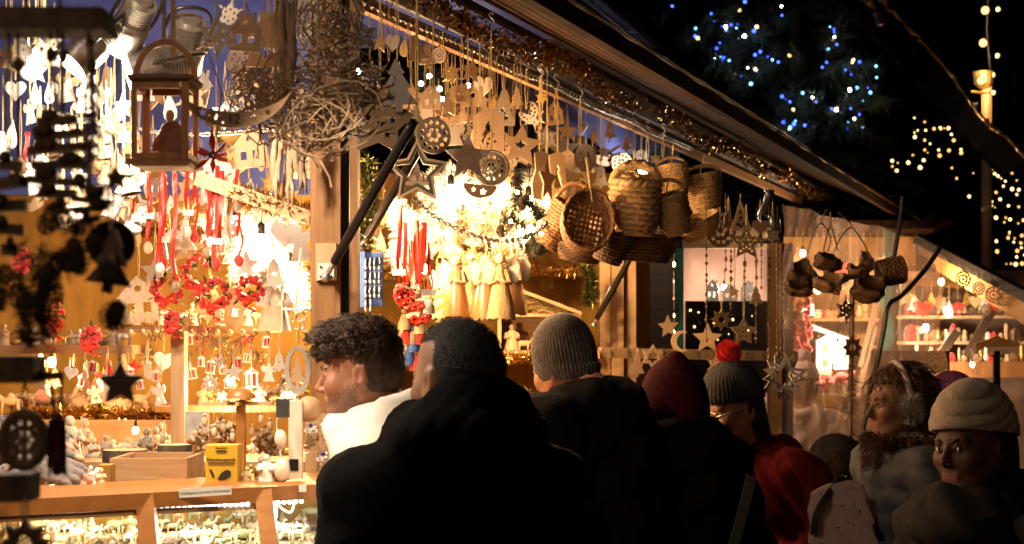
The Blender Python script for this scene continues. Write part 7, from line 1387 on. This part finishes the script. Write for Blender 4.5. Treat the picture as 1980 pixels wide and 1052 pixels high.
# plastic sheet closing the side of the row, its cords and poles
sh = thing('plastic_sheet', 'crinkled clear plastic weather sheet hung from the end of the flap', 'plastic sheet', P(1510, 400, 7.6)); m = MB(); nx, nz = 70, 50; vs = []
for j in range(nz + 1):
    for i in range(nx + 1):
        f = i / nx; z = 1 - j / nz; u = lerp(1512, 1822, f); d = lerp(7.55, 8.3, f); top = lerp(395, 470, f) + 30 * max(0, f - .75) * 4 * (1 if f > .75 else 0)
        v = lerp(top, 1010, j / nz); p = P(u, v, d) + Vector((.02 * math.sin(j * .31 + i * .2), .035 * math.sin(i * .42 + 1.5 * math.sin(j * .13)) + .02 * math.sin(i * 1.1 + j * .4), 0)); vs.append(p - sh.location)
m.add(vs, [(j * (nx + 1) + i, j * (nx + 1) + i + 1, (j + 1) * (nx + 1) + i + 1, (j + 1) * (nx + 1) + i) for j in range(nz) for i in range(nx)]); m.build('sheet', plast, sh, smooth=True)
m = MB(); m.tube(path([P(1745, 380, 7.0), P(1740, 430, 7.0), P(1728, 500, 7.0)], 12), .010, 6); o = Vector((0, 0, 0)); solo('black_rope', m, blackp, 'black rope hanging straight from the flap end above the small basket', 'rope')
m = MB(); m.tube(path([P(1818, 478, 7.1), P(1790, 520, 7.1), P(1745, 570, 7.1), P(1718, 590, 7.1), P(1708, 640, 7.1), P(1696, 700, 7.1), P(1675, 800, 7.1), P(1645, 950, 7.1)], 40), .011, 6); solo('black_cable', m, blackp, 'long black cable curving down from the roof corner past the ear muffs', 'cable')
m = MB(); m.tube([P(1648, 560, 7.0), P(1644, 760, 7.0), P(1642, 1000, 7.0)], .012, 6); needles(m, [P(1648, 700, 7.0), P(1643, 900, 7.0)], .06, 300, .003); solo('bead_garland', m, drift, 'thick twisted garland hanging down behind the ear muff woman', 'garland')
# dark board with round emblem and the orange sign
t = thing('round_sign_board', 'dark board with a pale round house emblem behind the ear muffs', 'sign', P(1760, 700, 8.6)); k_ = S(1, 8.6); m = MB(); m.box((0, 0, 0), (k_ * 150, .03, k_ * 44)); m.build('board', mat('slate_board', (.03, .035, .035), .5), t)
put('emblem', cut('emblem', [circ((0, 0), .5, 30), circ((0, 0), .43, 30)], .003, ply), t, (k_ * 47, -.0175, -k_ * 2), sc=(k_ * 28, 1, k_ * 28)); put('emblem_house', cut('emblem_house', [[(-.3, -.2), (.3, -.2), (.3, .05), (0, .32), (-.3, .05)], [(-.08, -.2), (.08, -.2), (.08, 0), (-.08, 0)][::-1]], .003, ply), t, (k_ * 47, -.0175, -k_ * 2), sc=(k_ * 28, 1, k_ * 28))
t = thing('street_sign', 'small roof shaped orange wooden sign on a dark post at the right', 'sign', P(1927, 664, 7.9)); k_ = S(1, 7.9); m = MB(); m.prism([(k_ * x, k_ * z) for x, z in ((-42, -8), (42, -6), (42, 2), (10, 10), (0, 16), (-12, 10), (-42, 0))], -.015, .015); m.build('roof_board', orangew, t); m = MB(); m.box((0, .0, (-1.75) / 2 - .01), (k_ * 12, .025, 1.7)); m.box((0, -.001, -k_ * 24), (k_ * 26, .022, k_ * 4)); m.build('post', blackp, t)
# far stall at the right with the orange roof edge
st4 = thing('market_booth', 'far booth at the right with an orange lit roof edge and round carvings hanging below', 'market stall', P(1900, 800, 9.5)); S4 = st4.location.copy()
def sp4_(name, mb, m, smooth=False):
    for i, v in enumerate(mb.v): mb.v[i] = (v[0] - S4.x, v[1] - S4.y, v[2] - S4.z)
    return mb.build(name, m, st4, smooth=smooth)
m = MB(); e0, e1 = P(1808, 488, 9.6), P(2060, 640, 8.4); m.beam(e0 + Vector((0, 0, -.02)), e1 + Vector((0, 0, -.02)), .03, .13); sp4_('roof_fascia', m, orangew)
m = MB(); m.beam(e0 + Vector((-.1, -.012, .075)), e1 + Vector((0, -.012, .075)), .06, .055); sp4_('roof_edge', m, darkw)
m = MB(); q0 = [e0 + Vector((-.1, .03, .07)), e1 + Vector((0, .03, .07)), e1 + Vector((.3, 1.6, .07)), e0 + Vector((.3, 1.6, .07))]; m.add(q0 + [p + Vector((0, 0, .04)) for p in q0], [(0, 1, 2, 3), (7, 6, 5, 4), (0, 4, 5, 1), (1, 5, 6, 2), (2, 6, 7, 3), (3, 7, 4, 0)]); sp4_('roof', m, darkw)
bw = cloth((2.15, 11.0, 0), (3.9, 10.6, 0), 0, 2.12, amp=.02, seed=9); sp4_('back_wall', bw, mat('brown_lit_wall', (.42, .26, .17), .8, c2=(.25, .14, .09), sc=2.5, bump=.3), True)
m = pbox(1770, 1990, 700, 730, 9.9, .3); sp4_('counter', m, timber)
for (a_, b_) in (((1870, 690), (1918, 600)), ((1795, 720), (1850, 640))): m = MB(); m.beam(P(*a_, 9.8), P(*b_, 9.8), .04, .05); sp4_('brace', m, darkw)
pendant(1820, 545, 9.3, 26, 'glaring bulb with a wide shade under the orange roof edge', .016); pendant(1790, 634, 9.8, 22, 'glaring bulb low in the far booth at right', .018, SOFT, bulbn); pendant(1880, 705, 9.5, 14, 'dim bulb behind the orange wooden sign', .012)
for i, (u, v, r_) in enumerate([(1796, 520, 14), (1862, 540, 16), (1892, 558, 13), (1920, 570, 16), (1938, 582, 13), (1850, 575, 10), (1905, 600, 12)]): orn('lace', u, v, r_ * 2.2, 9.0, ply, f'round fretwork carving, {ORDN[i]} of those hanging under the orange roof edge', group='round carvings under the orange roof edge', yaw=10, top=v - 30)
for i, (u, v, w, h) in enumerate([(1760, 580, 30, 22), (1772, 598, 22, 20), (1800, 610, 24, 14), (1776, 645, 30, 14), (1835, 655, 36, 18), (1760, 660, 26, 30)]):
    m = MB(); k = S(1, 10.2); m.lathe([(0, 0), (k * w * .4, 0), (k * w * .5, k * h * .5), (k * w * .3, k * h), (0, k * h)], n=12); solo('bright_pot', m, white if i % 2 else golds, f'pale pot, {ORDN[i]} of the shiny wares in the far booth behind the plastic sheet', 'pot', P(u, v, 10.2), 'shiny wares in the far booth', True)
hr = [(1540 + i * 13, 505 + (i * 37) % 60) for i in range(15)]
for i, (u, v) in enumerate(hr): orn(('star', 'bell', 'heart', 'flake', 'drop')[i % 5], u, v, rnd(26, 44), rnd(10.2, 10.9), (ply, white, golds, red)[i % 4], f'{("tan", "white", "golden", "red")[i % 4]} {("star", "bell", "heart", "snowflake", "drop")[i % 5]}, {ORDN[i]} from the left hanging in the yellow booth', group='ornaments hanging in the yellow booth', yaw=rnd(-30, 30), top=440)
def wares(n, u0, u1, v, d, what, grp):
    for i in range(n):
        u = lerp(u0, u1, (i + .5) / n) + rnd(-3, 3); k = S(1, d); h = rnd(14, 36); w = rnd(9, 18); m_ = (white, golds, plyd, ply, carved, red)[(i * 5 + n) % 6]; cn = ('white', 'golden', 'brown', 'tan', 'pale', 'red')[(i * 5 + n) % 6]
        if i % 3 == 0: o = put('toy_house', cut('toy_house', SHP['house'], .05, m_), None, P(u, v - h / 2, d), (0, 0, R(rnd(-25, 25))), (k * w * 1.3, 1, k * h)); tag(o, f'{cn} toy house, {ORDN[i]} from the left {what}', 'toy house', grp)
        else: m = MB(); q = rnd(.5, 1); m.lathe([(0, 0), (k * w * .42, 0), (k * w * .5 * q, k * h * .35), (k * w * .25, k * h * .7), (k * w * .32, k * h * .82), (k * w * .12, k * h), (0, k * h)], n=12); solo('toy_figure', m, m_, f'{cn} rounded toy figure, {ORDN[i]} from the left {what}', 'toy', P(u, v, d), grp, True)
for (v, what) in ((615, 'on the top shelf of the yellow booth'), (668, 'on the middle shelf of the yellow booth'), (760, 'on the bottom shelf of the yellow booth')):
    m = pbox(1540, 1700, v, v + 6, 10.75, .3); sp3('shelf', m, timberl); wares(15, 1545, 1695, v, 10.8, what, 'toys ' + what)
for (v, what) in ((610, 'on the upper shelf of the far booth'), (660, 'on the middle shelf of the far booth'), (700, 'on the counter of the far booth')):
    m = pbox(1750, 1985, v, v + 6, 10.1 if v < 700 else 9.92, .25); sp4_('shelf', m, timberl) if v < 700 else None; wares(17, 1755, 1980, v, 10.15 if v < 700 else 9.97, what, 'toys ' + what)
m = MB(); m.beam(P(1745, 545, 9.9), P(1985, 560, 9.9), .03, .03); sp4_('hanging_rail', m, timber)
for i in range(14): u = 1750 + i * 17; orn(('star', 'bell', 'heart', 'tree', 'flake', 'drop')[i % 6], u, 585 + rnd(-8, 14), rnd(26, 40), 9.85, (ply, white, red, golds)[i % 4], f'{("tan", "white", "red", "golden")[i % 4]} {("star", "bell", "heart", "tree", "snowflake", "drop")[i % 6]}, {ORDN[i]} from the left on the hanging rail of the far booth', group='ornaments on the hanging rail of the far booth', top=548)
# ---------------------------------------------------------------- trees, building, awning edge, lamp post, added fill bulbs
def fir(u, d, z_top, rad, label, seed, dens=1.0):
    random.seed(seed); b = P(u, 0, d); t = thing('fir_tree', label, 'fir tree', (b.x, d, 0), group='fir trees behind the stalls'); m = MB(); m.tube([(0, 0, 0), (.02, 0, z_top * .5), (0, 0, z_top)], [.10, .06, .012], 8); m.build('trunk', greend, t); m = MB(); z = 1.5
    while z < z_top:
        f = 1 - (z - 1.5) / (z_top - 1.5); n = int(7 + 5 * f)
        for k in range(n):
            a = 2 * math.pi * k / n + z * 3 + rnd(-.2, .2); L = rad * f * rnd(.7, 1.08) + .15; p = path([Vector((0, 0, z)), Vector((math.cos(a) * L * .5, math.sin(a) * L * .5, z - .05)), Vector((math.cos(a) * L, math.sin(a) * L, z - .32 * L))], 8); m.tube(p, [.018, .016, .014, .012, .01, .008, .006, .004, .003], 4)
            needles(m, p[2:], .11, int(70 * dens * (L + .3)), .005, droop=.35)
            for q in (3, 5, 7):
                s_ = Vector((-math.sin(a), math.cos(a), 0)) * (1 if q % 2 else -1); needles(m, [p[q], p[q] + (s_ + Vector((math.cos(a), math.sin(a), -.3)) * .6) * L * .3], .09, int(36 * dens), .005, droop=.35)
        z += rnd(.24, .36)
    m.build('crown', greend, t); return t
fir(1530, 13.5, 7.2, 1.25, 'tall dark fir with blue and white lights behind the stalls', 3); fir(1960, 16.5, 5.0, 1.5, 'dark fir with warm lights at the right edge', 4, .7); fir(1230, 15.5, 6.8, 1.2, 'dark unlit fir at the top left of the lit fir', 6, .6)
random.seed(21)
bp_ = [(1381, 41), (1345, 55), (1344, 70), (1404, 52), (1414, 48), (1424, 54), (1402, 60), (1463, 52), (1458, 60), (1428, 74), (1392, 83), (1383, 113), (1397, 116), (1410, 117), (1432, 147), (1461, 134), (1460, 106), (1492, 123), (1505, 120), (1511, 12), (1512, 30), (1605, 52), (1613, 62), (1610, 78), (1618, 86), (1601, 95), (1598, 121), (1446, 131), (1470, 100), (1452, 162), (1662, 120), (1650, 116), (1646, 144), (1695, 150), (1678, 170), (1643, 174), (1520, 192), (1552, 180), (1578, 197), (1534, 212), (1645, 210), (1640, 236), (1640, 248), (1652, 230), (1515, 236), (1538, 234), (1573, 244), (1526, 250), (1497, 283), (1492, 270), (1528, 269), (1506, 262), (1496, 298), (1480, 270), (1516, 284), (1430, 20), (1300, 12), (1694, 128), (1545, 118), (1617, 212), (1535, 240), (1668, 195)]
bp_ += [(u + random.gauss(0, 11), v + random.gauss(0, 11)) for u, v in bp_ if random.random() < .6]
bm_ = [bulbb, bulbc, bulbb, bulbn, bulbb, bulbc, bulbb, bulby]
lights('light_string', [(u, v, 12.4 + .4 * math.sin(i * 2.3)) for i, (u, v) in enumerate(bp_)], bm_, 'blue and white light string in the tall dark fir', 'light strings in the firs', .0082, wire=False)
nb = MB(); o = P(1500, 120, 12.5)
for i, (u, v) in enumerate(bp_): p = P(u, v, 12.46 + .4 * math.sin(i * 2.3)) - o; needles(nb, [p - rdir() * .1, p + rdir() * .1], .15, 46, .0032, droop=.4)
solo('fir_twigs', nb, green, 'lit fir twigs around the blue and white lights', 'twigs', o, kind='stuff')
for i in range(0, len(bp_), 4): u, v = bp_[i]; point('bulb_light', P(u, v, 12.28), .17, (.18, .42, 1) if i % 3 else (.6, .8, .9), .02)
wp = [(1768, 228), (1788, 236), (1840, 229), (1806, 249), (1818, 247), (1826, 248), (1834, 248), (1856, 255), (1769, 265), (1788, 271), (1815, 290), (1835, 291), (1725, 311), (1736, 315), (1786, 310), (1817, 301), (1908, 327), (1920, 328), (1930, 340), (1882, 335), (1936, 345), (1966, 349), (1970, 367), (1926, 372), (1918, 390), (1924, 401), (1950, 398), (1970, 400), (1926, 421), (1969, 432), (1952, 449), (1962, 461), (1975, 479), (1967, 485), (1966, 497), (1955, 510), (1964, 511), (1974, 470), (1940, 360), (1850, 345), (1734, 330), (1765, 300), (1874, 380), (1942, 430), (1790, 252)]
wp += [(rnd(1905, 1985), rnd(335, 520)) for _ in range(26)] + [(rnd(1725, 1870), rnd(225, 330)) for _ in range(14)]
lights('light_string', [(u, v, 14.6 + .3 * math.sin(i * 2.7)) for i, (u, v) in enumerate(wp)], [bulby, amberb, bulby, amberb], 'warm light string in the fir at the right edge', 'light strings in the firs', .0095, wire=False)
plank = mat('dark_brown_cladding', (.035, .02, .012), .7, c2=(.016, .009, .006), sc=3, st=(3, 1, .1)); bh = thing('building', 'dark brown building clad with upright boards at the upper right', 'building', (6, 22, 0)); m = MB()
for i in range(64): m.box((-9 + i * .3, 0, 7), (.285, .12 if i % 2 else .2, 14)); 
m.build('cladding', plank, bh); m = MB(); m.box((0, 2.6, 7), (19, 5, 13.9)); m.build('wall', darkw, bh)
aw = thing('awning', 'dark awning with a golden crumpled plastic edge rising at the upper right', 'awning', P(1850, 160, 9.5)); m = MB(); O = aw.location; ep = [(1650, -60), (1700, -4), (1745, 42), (1790, 88), (1850, 158), (1900, 228), (1940, 262), (2000, 318)]; q = path([P(u, v, 9.5) for u, v in ep], 60)
m.tube([p - O + Vector((rnd(-.008, .008), rnd(-.01, .01), rnd(-.008, .008))) for p in q], [rnd(.006, .017) for _ in q], 6); m.build('plastic_edge', mat('golden_plastic', (.62, .40, .15), .2, .3, c2=(.2, .11, .04), sc=14, bump=.9), aw)
m = MB(); vs = []
for i, p in enumerate(q): vs += [p - O + Vector((0, .02, 0)), p - O + Vector((-.05 + .02 * math.sin(i), .35, -.02 + .03 * math.sin(i * 1.7))), p - O + Vector((.3, 1.6, .06))]
m.add(vs, [(3 * i + j, 3 * i + j + 1, 3 * i + j + 4, 3 * i + j + 3) for i in range(len(q) - 1) for j in (0, 1)]); m.build('sheet', mat('dark_plastic', (.004, .0035, .003), .95, bump=.5, sc=8, spec=.05), aw, smooth=True)
pb2 = [P(u, v, 9.6) for u, v in ((1655, -20), (1690, 15), (1705, 50))]; m = MB(); m.tube([p - O for p in path(pb2, 14)], [rnd(.012, .03) for _ in range(15)], 6); m.build('plastic_fold', bpy.data.materials['golden_plastic'], aw)
lp = thing('lamp_post', 'pale post with lit bulbs at the end of the awning, upper right', 'lamp post', P(1908, 235, 11.0)); k_ = S(1, 11.0); O = lp.location; m = MB(); m.tube([(0, 0, -2.9 + .0), (0, 0, 0), (0, 0, k_ * 75)], .035, 8); m.build('post', timberl, lp); m = MB(); m.lathe([(k_ * 20, k_ * 95), (k_ * 18, k_ * 72), (k_ * 8, k_ * 62), (0, k_ * 62)], (-k_ * 8, -.02, 0), 12); m.build('fitting', golds, lp)
m = MB(); m.tube(path([(-k_ * 30, 0, k_ * 58), (0, -.03, k_ * 54), (k_ * 16, 0, k_ * 58)], 8), .008, 5); m.build('arm', golds, lp)
for (u, v) in ((1905, 20), (1901, 83), (1897, 156)): m = MB(); m.ell((0, 0, 0), .026, 12, 9); m.build('bulb', amberb, lp, P(u, v, 10.9) - O, True); point('bulb_light', P(u, v, 10.8) - O, 12, WARM, .03, lp)
for (u, v) in ((1930, 18), (1920, 145), (1921, 180), (1929, 108)): m = MB(); m.ell((0, 0, 0), .016, 8, 6); m.build('unlit_bulb', ceram, lp, P(u, v, 10.95) - O, True)
m = MB(); m.tube([P(1912, -40, 10.95) - O, P(1908, 60, 10.95) - O, P(1916, 150, 10.95) - O], .006, 5); m.build('cable', blackp, lp)
# unseen bulbs added as fill light, beside and behind the camera and at right
for i, (x, y, z, w, lab) in enumerate([(-1.25, .35, 2.62, 80, 'added warm fill bulb beside the camera, outside the picture'), (.9, -2.2, 2.75, 62, 'added warm fill bulb behind the camera, outside the picture'), (3.4, 4.2, 3.1, 12, 'added warm fill bulb at right, outside the picture')]):
    t = thing('fill_bulb', lab, 'light bulb', (x, y, z), group='added fill bulbs outside the picture'); m = MB(); m.ell((0, 0, 0), (.04, .04, .05), 14, 10); m.build('bulb', bulbw, t, smooth=True); m = MB(); m.lathe([(.018, .045), (.02, .09), (.004, .1)], n=10); m.tube([(0, 0, .1), (0, 0, .5)], .004, 5); m.build('socket', blackp, t, smooth=True); point('bulb_light', (0, 0, -.06), w * POW_FILL / 100, (1, .66, .38), .06, t)
